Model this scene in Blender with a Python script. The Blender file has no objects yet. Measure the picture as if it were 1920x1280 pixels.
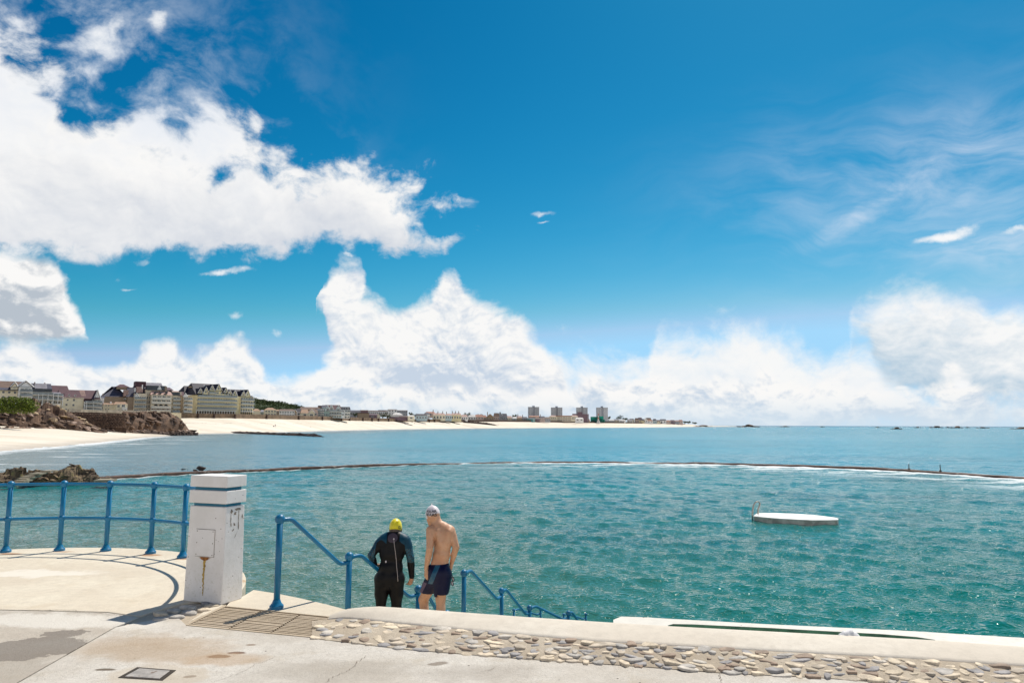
import bpy, bmesh, math, random
import numpy as np
from mathutils import Vector, Matrix, Euler
random.seed(7); rng = np.random.default_rng(7)
SC = bpy.context.scene
COL = SC.collection

# ------------------------------------------------------------------ camera
H = 2.1                      # eye height above the promenade (z = 0)
WATER = -2.7                 # level of the sea
FPX = 1340.0                 # focal length in photo pixels (photo 1920 wide)
PITCH = math.atan(156 / FPX); ROLL = 0.0032
cam_d = bpy.data.cameras.new('camera'); cam = bpy.data.objects.new('camera', cam_d); COL.objects.link(cam)
cam_d.sensor_width = 36; cam_d.lens = 36 * FPX / 1920
cam_d.clip_start = 0.1; cam_d.clip_end = 60000
cam.location = (0, 0, H)
_cz = Matrix.Rotation(math.pi / 2 + PITCH, 4, 'X') @ Matrix.Rotation(ROLL, 4, 'Z')
cam.rotation_euler = _cz.to_euler()
SC.camera = cam
SC.render.resolution_x = 1024; SC.render.resolution_y = 682

# ------------------------------------------------------------------ sun, exposure
SUN_EL, SUN_AZ = math.radians(56.7), math.radians(28)
sun_d = bpy.data.lights.new('sun', 'SUN'); sun = bpy.data.objects.new('sun', sun_d); COL.objects.link(sun)
sun_d.energy = 5.0; sun_d.angle = math.radians(0.53); sun_d.color = (1.0, 0.93, 0.83)
S = Vector((math.sin(SUN_AZ) * math.cos(SUN_EL), math.cos(SUN_AZ) * math.cos(SUN_EL), math.sin(SUN_EL)))
sun.rotation_euler = S.to_track_quat('Z', 'Y').to_euler(); sun.location = (8, 15, 25)
SC.view_settings.view_transform = 'Standard'; SC.view_settings.look = 'None'
SC.view_settings.exposure = 0.0; SC.view_settings.gamma = 1.0; SC.view_settings.use_curve_mapping = False
SC.cycles.max_bounces = 5; SC.cycles.diffuse_bounces = 2; SC.cycles.glossy_bounces = 2
SC.cycles.transparent_max_bounces = 8; SC.cycles.sample_clamp_direct = 14; SC.cycles.sample_clamp_indirect = 4
SC.cycles.use_denoising = True; SC.cycles.caustics_reflective = False; SC.cycles.caustics_refractive = False

# ------------------------------------------------------------------ pixel -> place
def ray(px, py):
    a = (px - 960) / FPX; b = (640 - py) / FPX
    a, b = a * math.cos(ROLL) - b * math.sin(ROLL), a * math.sin(ROLL) + b * math.cos(ROLL)
    return Vector((a, math.cos(PITCH) - b * math.sin(PITCH), math.sin(PITCH) + b * math.cos(PITCH)))
def onz(px, py, z=0.0):
    d = ray(px, py); t = (z - H) / d.z
    return Vector((d.x * t, d.y * t, z))
def at(px, py, Y):
    d = ray(px, py); t = Y / d.y
    return Vector((d.x * t, Y, H + d.z * t))

# ------------------------------------------------------------------ node helpers
class NT:
    def __init__(s, tree): s.t = tree; s.n = tree.nodes; s.l = tree.links
    def node(s, typ, **kw):
        n = s.n.new(typ)
        for k, v in kw.items(): setattr(n, k, v)
        return n
    def put(s, sock, v):
        if isinstance(v, bpy.types.NodeSocket): s.l.new(v, sock)
        elif v is not None:
            if isinstance(v, (tuple, list)) and len(v) == 3 and sock.type == 'RGBA': v = (*v, 1)
            sock.default_value = v
    def m(s, op, a, b=None, c=None, clamp=False):
        n = s.node('ShaderNodeMath', operation=op, use_clamp=clamp)
        s.put(n.inputs[0], a)
        if b is not None: s.put(n.inputs[1], b)
        if c is not None: s.put(n.inputs[2], c)
        return n.outputs[0]
    def v(s, op, a, b=None, sc=None):
        n = s.node('ShaderNodeVectorMath', operation=op)
        s.put(n.inputs[0], a)
        if b is not None: s.put(n.inputs[1], b)
        if sc is not None: s.put(n.inputs['Scale'], sc)
        return n.outputs['Value'] if op in ('LENGTH', 'DOT_PRODUCT', 'DISTANCE') else n.outputs[0]
    def sm(s, x, lo, hi, a=0.0, b=1.0, mode='SMOOTHSTEP'):
        n = s.node('ShaderNodeMapRange', interpolation_type=mode)
        if mode == 'LINEAR': n.clamp = True
        for i, q in enumerate((x, lo, hi, a, b)): s.put(n.inputs[i], q)
        return n.outputs[0]
    def noise(s, vec, scale, detail=4, rough=.5, dist=0.0, out='Fac', lac=2.0):
        n = s.node('ShaderNodeTexNoise'); n.noise_dimensions = '3D'
        s.put(n.inputs['Vector'], vec); s.put(n.inputs['Scale'], scale); n.inputs['Detail'].default_value = detail
        n.inputs['Roughness'].default_value = rough; n.inputs['Distortion'].default_value = dist; n.inputs['Lacunarity'].default_value = lac
        return n.outputs['Fac' if out == 'Fac' else 'Color']
    def vor(s, vec, scale, feature='F1', out='Distance', rnd=1.0):
        n = s.node('ShaderNodeTexVoronoi', feature=feature)
        s.put(n.inputs['Vector'], vec); n.inputs['Scale'].default_value = scale; n.inputs['Randomness'].default_value = rnd
        return n.outputs[out]
    def mix(s, f, a, b, mode='MIX'):
        n = s.node('ShaderNodeMix', data_type='RGBA', blend_type=mode); n.clamp_factor = True
        s.put(n.inputs[0], f); s.put(n.inputs[6], a); s.put(n.inputs[7], b)
        return n.outputs[2]
    def curve(s, x, pts):
        n = s.node('ShaderNodeFloatCurve'); c = n.mapping.curves[0]
        pts = sorted(pts)
        n.mapping.use_clip = False
        c.points[0].location = pts[0]; c.points[1].location = pts[-1]
        for p in pts[1:-1]: c.points.new(*p)
        for p in c.points: p.handle_type = 'AUTO_CLAMPED'
        n.mapping.update(); s.put(n.inputs['Value'], x)
        return n.outputs[0]
# ------------------------------------------------------------------ sky
world = bpy.data.worlds.new('World'); SC.world = world; world.use_nodes = True
def build_sky():
    t = NT(world.node_tree); t.n.clear()
    D = t.v('NORMALIZE', t.node('ShaderNodeTexCoord').outputs['Generated'])
    sx = t.node('ShaderNodeSeparateXYZ'); t.put(sx.inputs[0], D)
    x, y, z = sx.outputs
    AR = 75.0; ER = 45.0
    az = t.m('MULTIPLY', t.m('ARCTAN2', x, y), 57.29578)
    el = t.m('MULTIPLY', t.m('ARCSINE', z), 57.29578)
    wa = t.v('SUBTRACT', t.noise(D, 7.0, 7, .58, out='Color'), (.5, .5, .5))
    wsx = t.node('ShaderNodeSeparateXYZ'); t.put(wsx.inputs[0], wa)
    az0, el0 = az, el
    az = t.m('ADD', az, t.m('MULTIPLY', wsx.outputs[0], 5.0)); el = t.m('ADD', el, t.m('MULTIPLY', wsx.outputs[2], t.sm(el0, 0, 14, 2.6, 4.5)))
    a01 = t.m('DIVIDE', t.m('ADD', az, AR), 2 * AR, clamp=True)
    def ae(px, py):
        d = ray(px, py).normalized()
        return math.degrees(math.atan2(d.x, d.y)), math.degrees(math.asin(d.z))
    def crv(pts):
        q = []
        for p in pts:
            a, e = ae(*p); q.append(((a + AR) / (2 * AR), (e + 5) / ER))
        q.sort(); w = [q[0]]
        for p in q[1:]:
            if p[0] - w[-1][0] > 0.0012: w.append(p)
        if w[0][0] > 0: w.insert(0, (0.0, w[0][1]))
        if w[-1][0] < 1: w.append((1.0, w[-1][1]))
        o = t.curve(a01, w)
        return t.m('SUBTRACT', t.m('MULTIPLY', o, ER), 5)
    # clear sky: Nishita, graded to the deep teal blue of the photograph
    sky = t.node('ShaderNodeTexSky', sky_type='NISHITA'); sky.sun_disc = False
    sky.sun_elevation = SUN_EL; sky.sun_rotation = SUN_AZ; sky.altitude = 0; sky.air_density = 1.0; sky.dust_density = 0.4; sky.ozone_density = 2.0
    ss = t.node('ShaderNodeSeparateColor'); t.put(ss.inputs[0], sky.outputs[0]); cc = t.node('ShaderNodeCombineColor')
    for i, (k, p) in enumerate(SKYGRADE): t.put(cc.inputs[i], t.m('MINIMUM', t.m('MULTIPLY', t.m('POWER', ss.outputs[i], p), k), (3.6, 6.9, 8.4)[i]))
    sg = t.node('ShaderNodeSeparateColor'); t.put(sg.inputs[0], cc.outputs[0]); cc2 = t.node('ShaderNodeCombineColor'); t.put(cc2.inputs[0], sg.outputs[0]); t.put(cc2.inputs[1], sg.outputs[1]); t.put(cc2.inputs[2], t.m('MAXIMUM', sg.outputs[2], t.m('MULTIPLY', sg.outputs[1], 1.42)))
    clear = cc2.outputs[0]
    # noises on the sphere of directions
    wv = t.v('SCALE', t.v('SUBTRACT', t.noise(D, 5.0, 3, .55, out='Color'), (.5, .5, .5)), sc=.10)
    Dw = t.v('ADD', D, wv)
    Ds = t.v('MULTIPLY', Dw, (1, 1, 1.35))
    fb = t.noise(Ds, 9.0, 10, .60)                       # ragged edges
    fw = t.noise(Ds, 22.0, 8, .62)                        # finer
    off = tuple(S * 0.008)
    bl1 = t.noise(Ds, 17.0, 8, .56)
    bl2 = t.noise(t.v('ADD', Ds, off), 17.0, 8, .56)
    relief = t.m('SUBTRACT', bl1, bl2)
    pf = t.vor(t.v('ADD', Ds, t.v('SCALE', t.v('SUBTRACT', t.noise(D, 40, 4, .6, out='Color'), (.5, .5, .5)), sc=.03)), 26.0, 'SMOOTH_F1')
    puff = t.m('SUBTRACT', 1.0, t.m('MULTIPLY', pf, 1.3))    # rounded heads
    pf2 = t.vor(t.v('ADD', t.v('ADD', Ds, off), t.v('SCALE', t.v('SUBTRACT', t.noise(D, 40, 4, .6, out='Color'), (.5, .5, .5)), sc=.03)), 26.0, 'SMOOTH_F1')
    prel = t.m('SUBTRACT', pf2, pf)
    big = t.noise(Ds, 3.2, 5, .5)
    n0 = t.m('SUBTRACT', fb, .5); n1 = t.m('SUBTRACT', fw, .5); n2 = t.m('SUBTRACT', puff, .5)
    state = {'c': clear}
    W = CLOUDWHITE
    def layer(top, bot, soft, a_fb, a_fw, a_puff, shade_lo, shade_col, opac=1.0, holes=(), soft_bot=None, kre=1.0, kpu=0.0, bias=0.0):
        T = crv(top); B = crv(bot)
        dt = t.m('DIVIDE', t.m('SUBTRACT', T, el), soft); db = t.m('DIVIDE', t.m('SUBTRACT', el, B), soft_bot or soft)
        s = t.m('SMOOTH_MIN', dt, db, .6)
        for (hx, hy, rx, ry, k) in holes:
            a0, e0 = ae(hx, hy)
            u = t.m('DIVIDE', t.m('SUBTRACT', az, a0), rx); v_ = t.m('DIVIDE', t.m('SUBTRACT', el, e0), ry)
            r = t.m('ADD', t.m('MULTIPLY', u, u), t.m('MULTIPLY', v_, v_))
            s = t.m('SUBTRACT', s, t.m('MULTIPLY', t.m('EXPONENT', t.m('MULTIPLY', r, -1.0)), k))
        s = t.m('ADD', s, bias); s = t.m('ADD', s, t.m('MULTIPLY', n0, a_fb)); s = t.m('ADD', s, t.m('MULTIPLY', n1, a_fw))
        if a_puff: s = t.m('ADD', s, t.m('MULTIPLY', n2, a_puff))
        al = t.sm(s, -.30, .95)
        al = t.m('MULTIPLY', al, opac)
        # body shade: bright crown and edges, blue-grey base
        hgt = t.m('DIVIDE', t.m('SUBTRACT', el, B), t.m('MAXIMUM', t.m('SUBTRACT', T, B), .5))
        q = t.m('ADD', hgt, t.m('MULTIPLY', n0, .9)); q = t.m('ADD', q, t.m('MULTIPLY', t.m('SUBTRACT', big, .5), 1.0))
        br = t.sm(q, shade_lo - .35, shade_lo + .45)
        br = t.m('ADD', br, t.m('MULTIPLY', relief, 5.0 * kre))
        if kpu: br = t.m('ADD', br, t.m('MULTIPLY', prel, 3.0 * kpu))
        br = t.m('ADD', br, t.sm(al, .0, 1.0, .15, 0.0), clamp=True)
        colr = t.mix(br, tuple(W * c for c in shade_col), (W * 1.0, W * .99, W * .975))
        state['c'] = t.mix(al, state['c'], colr)
    # high cirrus veil, right
    cv = t.v('MULTIPLY', t.v('ADD', D, t.v('SCALE', wv, sc=1.2)), (3.0, 3.0, 13.0))
    ci = t.noise(cv, 1.6, 9, .62, .3)
    def ell(px, py, rx, ry, rot=0.0):
        a0, e0 = ae(px, py); u = t.m('SUBTRACT', az, a0); v_ = t.m('SUBTRACT', el, e0)
        c, s_ = math.cos(rot), math.sin(rot)
        u2 = t.m('DIVIDE', t.m('ADD', t.m('MULTIPLY', u, c), t.m('MULTIPLY', v_, s_)), rx)
        v2 = t.m('DIVIDE', t.m('SUBTRACT', t.m('MULTIPLY', v_, c), t.m('MULTIPLY', u, s_)), ry)
        return t.m('EXPONENT', t.m('MULTIPLY', t.m('ADD', t.m('MULTIPLY', u2, u2), t.m('MULTIPLY', v2, v2)), -1.0))
    m_ = t.m('MAXIMUM', ell(1800, 330, 12.5, 4.2, -.05), t.m('MULTIPLY', ell(1640, 385, 5.2, .9, .42), 1.5))
    m_ = t.m('MAXIMUM', m_, t.m('MULTIPLY', ell(1880, 455, 6, 1.6, 0), 1.2))
    m_ = t.m('MAXIMUM', m_, t.m('MULTIPLY', ell(2300, 330, 20, 7, 0), .8))
    cal = t.m('MULTIPLY', t.m('MULTIPLY', t.sm(ci, .34, .74), m_), .62, clamp=True)
    state['c'] = t.mix(cal, state['c'], (W * .80, W * .86, W * .97))
    # pale veil towards the horizon
    # wide anvil clouds, right
    layer([(960, 760), (1030, 690), (1060, 668), (1200, 672), (1222, 668), (1236, 622), (1300, 616), (1345, 612), (1430, 622), (1480, 645), (1600, 650), (1660, 680), (1700, 705), (1720, 760)],
          [(960, 800), (1300, 800), (1720, 800)], 2.6, 3.0, 1.4, 0, .40, (.80, .87, .94), .95, kre=.4, bias=.1)
    layer([(1500, 800), (1560, 740), (1590, 600), (1600, 572), (1650, 556), (1700, 549), (1800, 560), (1900, 568), (2000, 560), (2400, 560)],
          [(1500, 800), (1560, 745), (1600, 640), (1640, 690), (1700, 752), (1760, 775), (2400, 780)], 2.2, 2.6, 1.4, 0, .55, (.50, .64, .76), .96, kre=.5)
    # tall anvil, middle
    layer([(560, 760), (590, 660), (600, 540), (612, 510), (640, 494), (668, 496), (686, 535), (715, 555), (750, 590), (790, 575), (815, 525), (845, 503), (868, 540), (905, 572), (960, 592), (1000, 625), (1030, 660), (1060, 700), (1100, 770)],
          [(560, 780), (600, 560), (625, 640), (680, 720), (1100, 790)], 1.3, 2.4, 1.7, .5, .42, (.60, .69, .81), .98, bias=.2, holes=((650, 735, 4, 1.0, .2),), kre=1.1)
    # bank of cumulus along the horizon
    layer([(-300, 660), (0, 650), (100, 655), (190, 690), (245, 690), (280, 655), (320, 644), (350, 662), (390, 664), (415, 640), (445, 648), (480, 672), (520, 700), (600, 690), (625, 655), (660, 668), (700, 705), (850, 735), (1000, 730), (1100, 720), (1130, 700), (1160, 715), (1400, 715), (1440, 692), (1475, 725), (1560, 722), (1640, 742), (1740, 750), (1790, 700), (1830, 720), (1900, 752), (2400, 740)],
          [(-300, 830), (600, 830), (1200, 812), (1650, 800), (2400, 800)], 1.1, 2.0, 1.5, 1.7, .36, (.60, .70, .82), .96, kre=1.3, kpu=1.0, bias=.55)
    # unseen cloud bank added behind the camera, extra bright to fill the shaded fronts
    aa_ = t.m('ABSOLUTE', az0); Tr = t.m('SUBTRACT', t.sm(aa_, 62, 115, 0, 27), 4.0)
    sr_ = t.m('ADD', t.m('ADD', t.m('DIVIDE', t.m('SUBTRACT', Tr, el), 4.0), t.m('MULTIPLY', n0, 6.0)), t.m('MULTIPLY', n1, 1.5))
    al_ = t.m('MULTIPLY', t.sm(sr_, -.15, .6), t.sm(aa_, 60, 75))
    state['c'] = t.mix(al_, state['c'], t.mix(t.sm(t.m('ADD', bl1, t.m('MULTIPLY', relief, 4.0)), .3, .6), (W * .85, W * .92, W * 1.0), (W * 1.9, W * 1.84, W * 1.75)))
    # tall cumulus at the left edge
    layer([(-500, 420), (-200, 440), (0, 462), (60, 478), (100, 505), (125, 560), (150, 585), (165, 610), (175, 645), (190, 720), (205, 800)],
          [(-500, 640), (0, 650), (120, 648), (160, 640), (190, 640), (205, 600)], .8, 1.2, .8, 1.0, .55, (.50, .56, .63), 1.0, kre=1.4, kpu=.9)
    # great ragged cloud, upper left
    layer([(-700, -100), (-300, -60), (-60, 10), (30, 50), (90, 60), (130, 120), (200, 150), (300, 200), (360, 222), (420, 200), (480, 205), (505, 270), (560, 262), (620, 282), (680, 320), (740, 350), (800, 372), (850, 385), (880, 400), (905, 450), (925, 620)],
          [(-700, 500), (0, 450), (120, 462), (250, 462), (400, 470), (500, 486), (600, 470), (700, 470), (800, 486), (840, 480), (880, 440), (905, 440), (925, 400)], 2.8, 4.4, 3.2, 0, .24, (.68, .72, .79), 1.0,
          holes=((440, 320, 1.8, .9, 1.3), (415, 345, .7, 1.4, 1.0), (830, 425, 1.8, .8, 1.8), (130, 175, 2.5, 1.2, 1.3), (250, 130, 3.2, 2.2, .6)), soft_bot=1.1, kre=.25)
    # thin torn veil above the great cloud
    vm = t.m('MAXIMUM', ell(110, 110, 11, 6.5, .0), ell(330, 215, 9, 4, -.2))
    state['c'] = t.mix(t.m('MULTIPLY', t.m('MULTIPLY', t.sm(t.m('ADD', fb, t.m('MULTIPLY', n1, .5)), .38, .66), vm), .75, clamp=True), state['c'], (W * .82, W * .87, W * .95))
    # loose scraps
    sc_ = None
    for (px, py, rx, ry, k) in ((875, 385, 1.3, .8, .9), (1003, 388, 1.5, .30, 1.0), (1003, 408, .8, .16, .9), (420, 508, 2.1, .32, 1.2), (265, 475, .9, .5, .8), (225, 500, .5, .6, .7), (250, 527, .7, .18, .9), (435, 598, .9, .5, 1.0), (512, 622, .6, .35, .95), (325, 528, .5, .3, .7),
                             (650, 485, .5, .16, 1.0), (1780, 447, 2.0, .55, 1.3), (1900, 443, 1.2, .3, 1.1), (830, 670, 1.4, .12, 1.0), (290, 35, .7, .9, .9), (170, 70, 3, 1.6, .8), (210, 50, .9, 1.6, .9), (1700, 728, 1.0, .25, 1.2), (1810, 712, .7, .5, 1.2), (30, 470, 2, .7, .6)):
        e_ = t.m('MULTIPLY', ell(px, py, rx, ry), k)
        sc_ = e_ if sc_ is None else t.m('MAXIMUM', sc_, e_)
    sa = t.sm(t.m('ADD', t.m('ADD', sc_, t.m('MULTIPLY', n1, 2.2)), t.m('MULTIPLY', n0, 1.5)), .50, 1.55)
    state['c'] = t.mix(t.m('MULTIPLY', sa, t.sm(sc_, .18, .5)), state['c'], (W * .98, W * .99, W))
    # pale air just above the sea
    state['c'] = t.mix(t.sm(el0, .0, 2.6, .75, 0.0), state['c'], (W * .68, W * .80, W * .90))
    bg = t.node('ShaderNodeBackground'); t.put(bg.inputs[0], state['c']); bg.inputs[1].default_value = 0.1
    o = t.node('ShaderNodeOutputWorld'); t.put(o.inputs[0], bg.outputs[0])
SKYGRADE = ((.0008, 5.4), (.258, 1.68), (.40, 1.40)); CLOUDWHITE = 9.6
build_sky()
world.cycles.sampling_method = 'MANUAL'; world.cycles.sample_map_resolution = 1024
# ------------------------------------------------------------------ mesh helpers
def tag(o, label=None, cat=None, group=None, kind=None):
    if label: o['label'] = label
    if cat: o['category'] = cat
    if group: o['group'] = group
    if kind: o['kind'] = kind
    return o
def link(o, parent=None):
    COL.objects.link(o)
    if parent is not None: o.parent = parent
    return o
def empty(name, loc=(0, 0, 0), rz=0.0):
    o = bpy.data.objects.new(name, None); o.location = loc; o.rotation_euler = (0, 0, rz); o.empty_display_size = .2
    return link(o)
def mesh_of(name, verts, faces, mats, smooth=False, midx=None):
    me = bpy.data.meshes.new(name)
    me.from_pydata([tuple(v) for v in verts], [], [tuple(f) for f in faces])
    for m_ in (mats if isinstance(mats, (list, tuple)) else [mats]): me.materials.append(m_)
    if midx is not None: me.polygons.foreach_set('material_index', list(midx))
    if smooth: me.polygons.foreach_set('use_smooth', [True] * len(me.polygons))
    me.update(); return me
def big_mesh(name, V, Q, mats, smooth=True, midx=None):
    me = bpy.data.meshes.new(name); V = np.asarray(V, np.float32); Q = np.asarray(Q, np.int32)
    k = Q.shape[1]
    me.vertices.add(len(V)); me.vertices.foreach_set('co', V.ravel())
    me.loops.add(Q.size); me.loops.foreach_set('vertex_index', Q.ravel())
    me.polygons.add(len(Q)); me.polygons.foreach_set('loop_start', np.arange(0, Q.size, k, dtype=np.int32))
    for m_ in (mats if isinstance(mats, (list, tuple)) else [mats]): me.materials.append(m_)
    me.update(calc_edges=True)
    if midx is not None: me.polygons.foreach_set('material_index', np.asarray(midx, np.int32))
    me.polygons.foreach_set('use_smooth', np.full(len(Q), smooth))
    return me
class MB:
    """collects shapes, builds ONE mesh object"""
    def __init__(s): s.v = []; s.f = []; s.m = []
    def add(s, vs, fs, mi=0):
        o = len(s.v); s.v += [Vector(v) for v in vs]; s.f += [[i + o for i in f] for f in fs]; s.m += [mi] * len(fs); return s
    def box(s, c, d, rz=0.0, mi=0, M=None):
        x, y, z = d[0] / 2, d[1] / 2, d[2] / 2
        vs = [Vector(p) for p in ((-x, -y, -z), (x, -y, -z), (x, y, -z), (-x, y, -z), (-x, -y, z), (x, -y, z), (x, y, z), (-x, y, z))]
        R = Matrix.Rotation(rz, 3, 'Z') if M is None else M
        return s.add([R @ v + Vector(c) for v in vs], [(0, 3, 2, 1), (4, 5, 6, 7), (0, 1, 5, 4), (1, 2, 6, 5), (2, 3, 7, 6), (3, 0, 4, 7)], mi)
    def prism(s, pts, z0, z1, mi=0, ms=None):
        n = len(pts); a = sum(pts[i][0] * pts[(i + 1) % n][1] - pts[(i + 1) % n][0] * pts[i][1] for i in range(n))
        if a < 0: pts = pts[::-1]
        zt = (lambda i: z1) if not callable(z1) else (lambda i: z1(pts[i]))
        vs = [(p[0], p[1], z0) for p in pts] + [(p[0], p[1], zt(i)) for i, p in enumerate(pts)]
        s.add(vs, [list(range(n))[::-1]], mi); o = len(s.v) - 2 * n
        s.f.append([o + n + i for i in range(n)]); s.m.append(mi)
        for i in range(n):
            j = (i + 1) % n; s.f.append([o + i, o + j, o + n + j, o + n + i]); s.m.append(mi if ms is None else ms)
        return s
    def tube(s, pts, r, seg=10, mi=0, closed=False, caps=True):
        pts = [Vector(p) for p in pts]; n = len(pts); rr = r if isinstance(r, (list, tuple)) else [r] * n
        vs = []; up = None
        for i, p in enumerate(pts):
            a = pts[(i - 1) % n] if (closed or i) else p; b = pts[(i + 1) % n] if (closed or i < n - 1) else p
            d = (b - a).normalized()
            if up is None:
                up = Vector((0, 0, 1)) if abs(d.z) < .9 else Vector((1, 0, 0))
            sd = d.cross(up).normalized(); u2 = sd.cross(d).normalized(); up = u2
            for k in range(seg):
                t_ = 2 * math.pi * k / seg; vs.append(p + (sd * math.cos(t_) + u2 * math.sin(t_)) * rr[i])
        fs = []
        for i in range(n if closed else n - 1):
            for k in range(seg):
                a = i * seg + k; b = i * seg + (k + 1) % seg; j = ((i + 1) % n) * seg
                fs.append((a, b, j + (k + 1) % seg, j + k))
        if caps and not closed: fs += [tuple(range(seg))[::-1], tuple((n - 1) * seg + k for k in range(seg))]
        return s.add(vs, fs, mi)
    def ball(s, c, r, seg=14, rings=9, mi=0):
        r = (r, r, r) if not isinstance(r, (tuple, list)) else r; c = Vector(c)
        vs = [c + Vector((0, 0, r[2]))]
        for i in range(1, rings):
            t_ = math.pi * i / rings
            for k in range(seg):
                a = 2 * math.pi * k / seg; vs.append(c + Vector((r[0] * math.sin(t_) * math.cos(a), r[1] * math.sin(t_) * math.sin(a), r[2] * math.cos(t_))))
        vs.append(c - Vector((0, 0, r[2]))); fs = []
        for k in range(seg):
            fs.append((0, 1 + k, 1 + (k + 1) % seg)); e = 1 + (rings - 2) * seg
            fs.append((e + (k + 1) % seg, e + k, len(vs) - 1))
        for i in range(rings - 2):
            for k in range(seg):
                a = 1 + i * seg + k; b = 1 + i * seg + (k + 1) % seg; fs.append((a, a + seg, b + seg, b))
        return s.add(vs, fs, mi)
    def mesh(s, name, mats, smooth=False):
        return mesh_of(name, s.v, s.f, mats, smooth, s.m)
    def build(s, name, mats, parent=None, smooth=False, bevel=0.0, loc=None, rz=0.0, autosmooth=False):
        o = bpy.data.objects.new(name, s.mesh(name, mats, smooth or autosmooth)); link(o, parent)
        if loc is not None: o.location = loc; o.rotation_euler = (0, 0, rz)
        if autosmooth:
            me = o.data; bm = bmesh.new(); bm.from_mesh(me)
            for e in bm.edges:
                if len(e.link_faces) == 2 and e.calc_face_angle(0) > .7: e.smooth = False
            bm.to_mesh(me); bm.free()
        if bevel:
            b = o.modifiers.new('bevel', 'BEVEL'); b.width = bevel; b.segments = 2; b.limit_method = 'ANGLE'; b.angle_limit = .6
        return o
def copy_tree(o, parent=None):
    c = o.copy(); COL.objects.link(c); c.parent = parent
    for ch in [q for q in bpy.data.objects if q.parent == o]: copy_tree(ch, c)
    return c

# ------------------------------------------------------------------ materials
def new_mat(name):
    m_ = bpy.data.materials.new(name); m_.use_nodes = True; t = NT(m_.node_tree); t.n.clear()
    b = t.node('ShaderNodeBsdfPrincipled'); o = t.node('ShaderNodeOutputMaterial'); t.put(o.inputs[0], b.outputs[0])
    P_ = t.node('ShaderNodeNewGeometry').outputs['Position']
    return m_, t, b, P_
def simple(name, col, rough=.7, var=.12, scale=3.0, bump=0.0, bscale=20.0, metal=0.0, spec=.5, var2=None, tint=None, coat=0.0):
    m_, t, b, P_ = new_mat(name)
    n = t.noise(P_, scale, 5, .6)
    lo = tuple(c * (1 - var) for c in col); hi = tuple(min(1, c * (1 + var)) for c in col)
    if tint: lo = tuple(a * k for a, k in zip(lo, tint))
    c = t.mix(t.sm(n, .35, .65), lo, hi)
    if var2:                      # (colour, scale, threshold) : specks / stains
        c = t.mix(t.sm(t.noise(P_, var2[1], 6, .65), var2[2], var2[2] + .1), c, var2[0])
    t.put(b.inputs['Base Color'], c); b.inputs['Roughness'].default_value = rough; b.inputs['Metallic'].default_value = metal
    b.inputs['Specular IOR Level'].default_value = spec; b.inputs['Coat Weight'].default_value = coat
    if bump:
        bn = t.node('ShaderNodeBump'); bn.inputs['Strength'].default_value = 1.0; bn.inputs['Distance'].default_value = bump
        t.put(bn.inputs['Height'], t.noise(P_, bscale, 6, .6)); t.put(b.inputs['Normal'], bn.outputs[0])
    return m_

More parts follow.
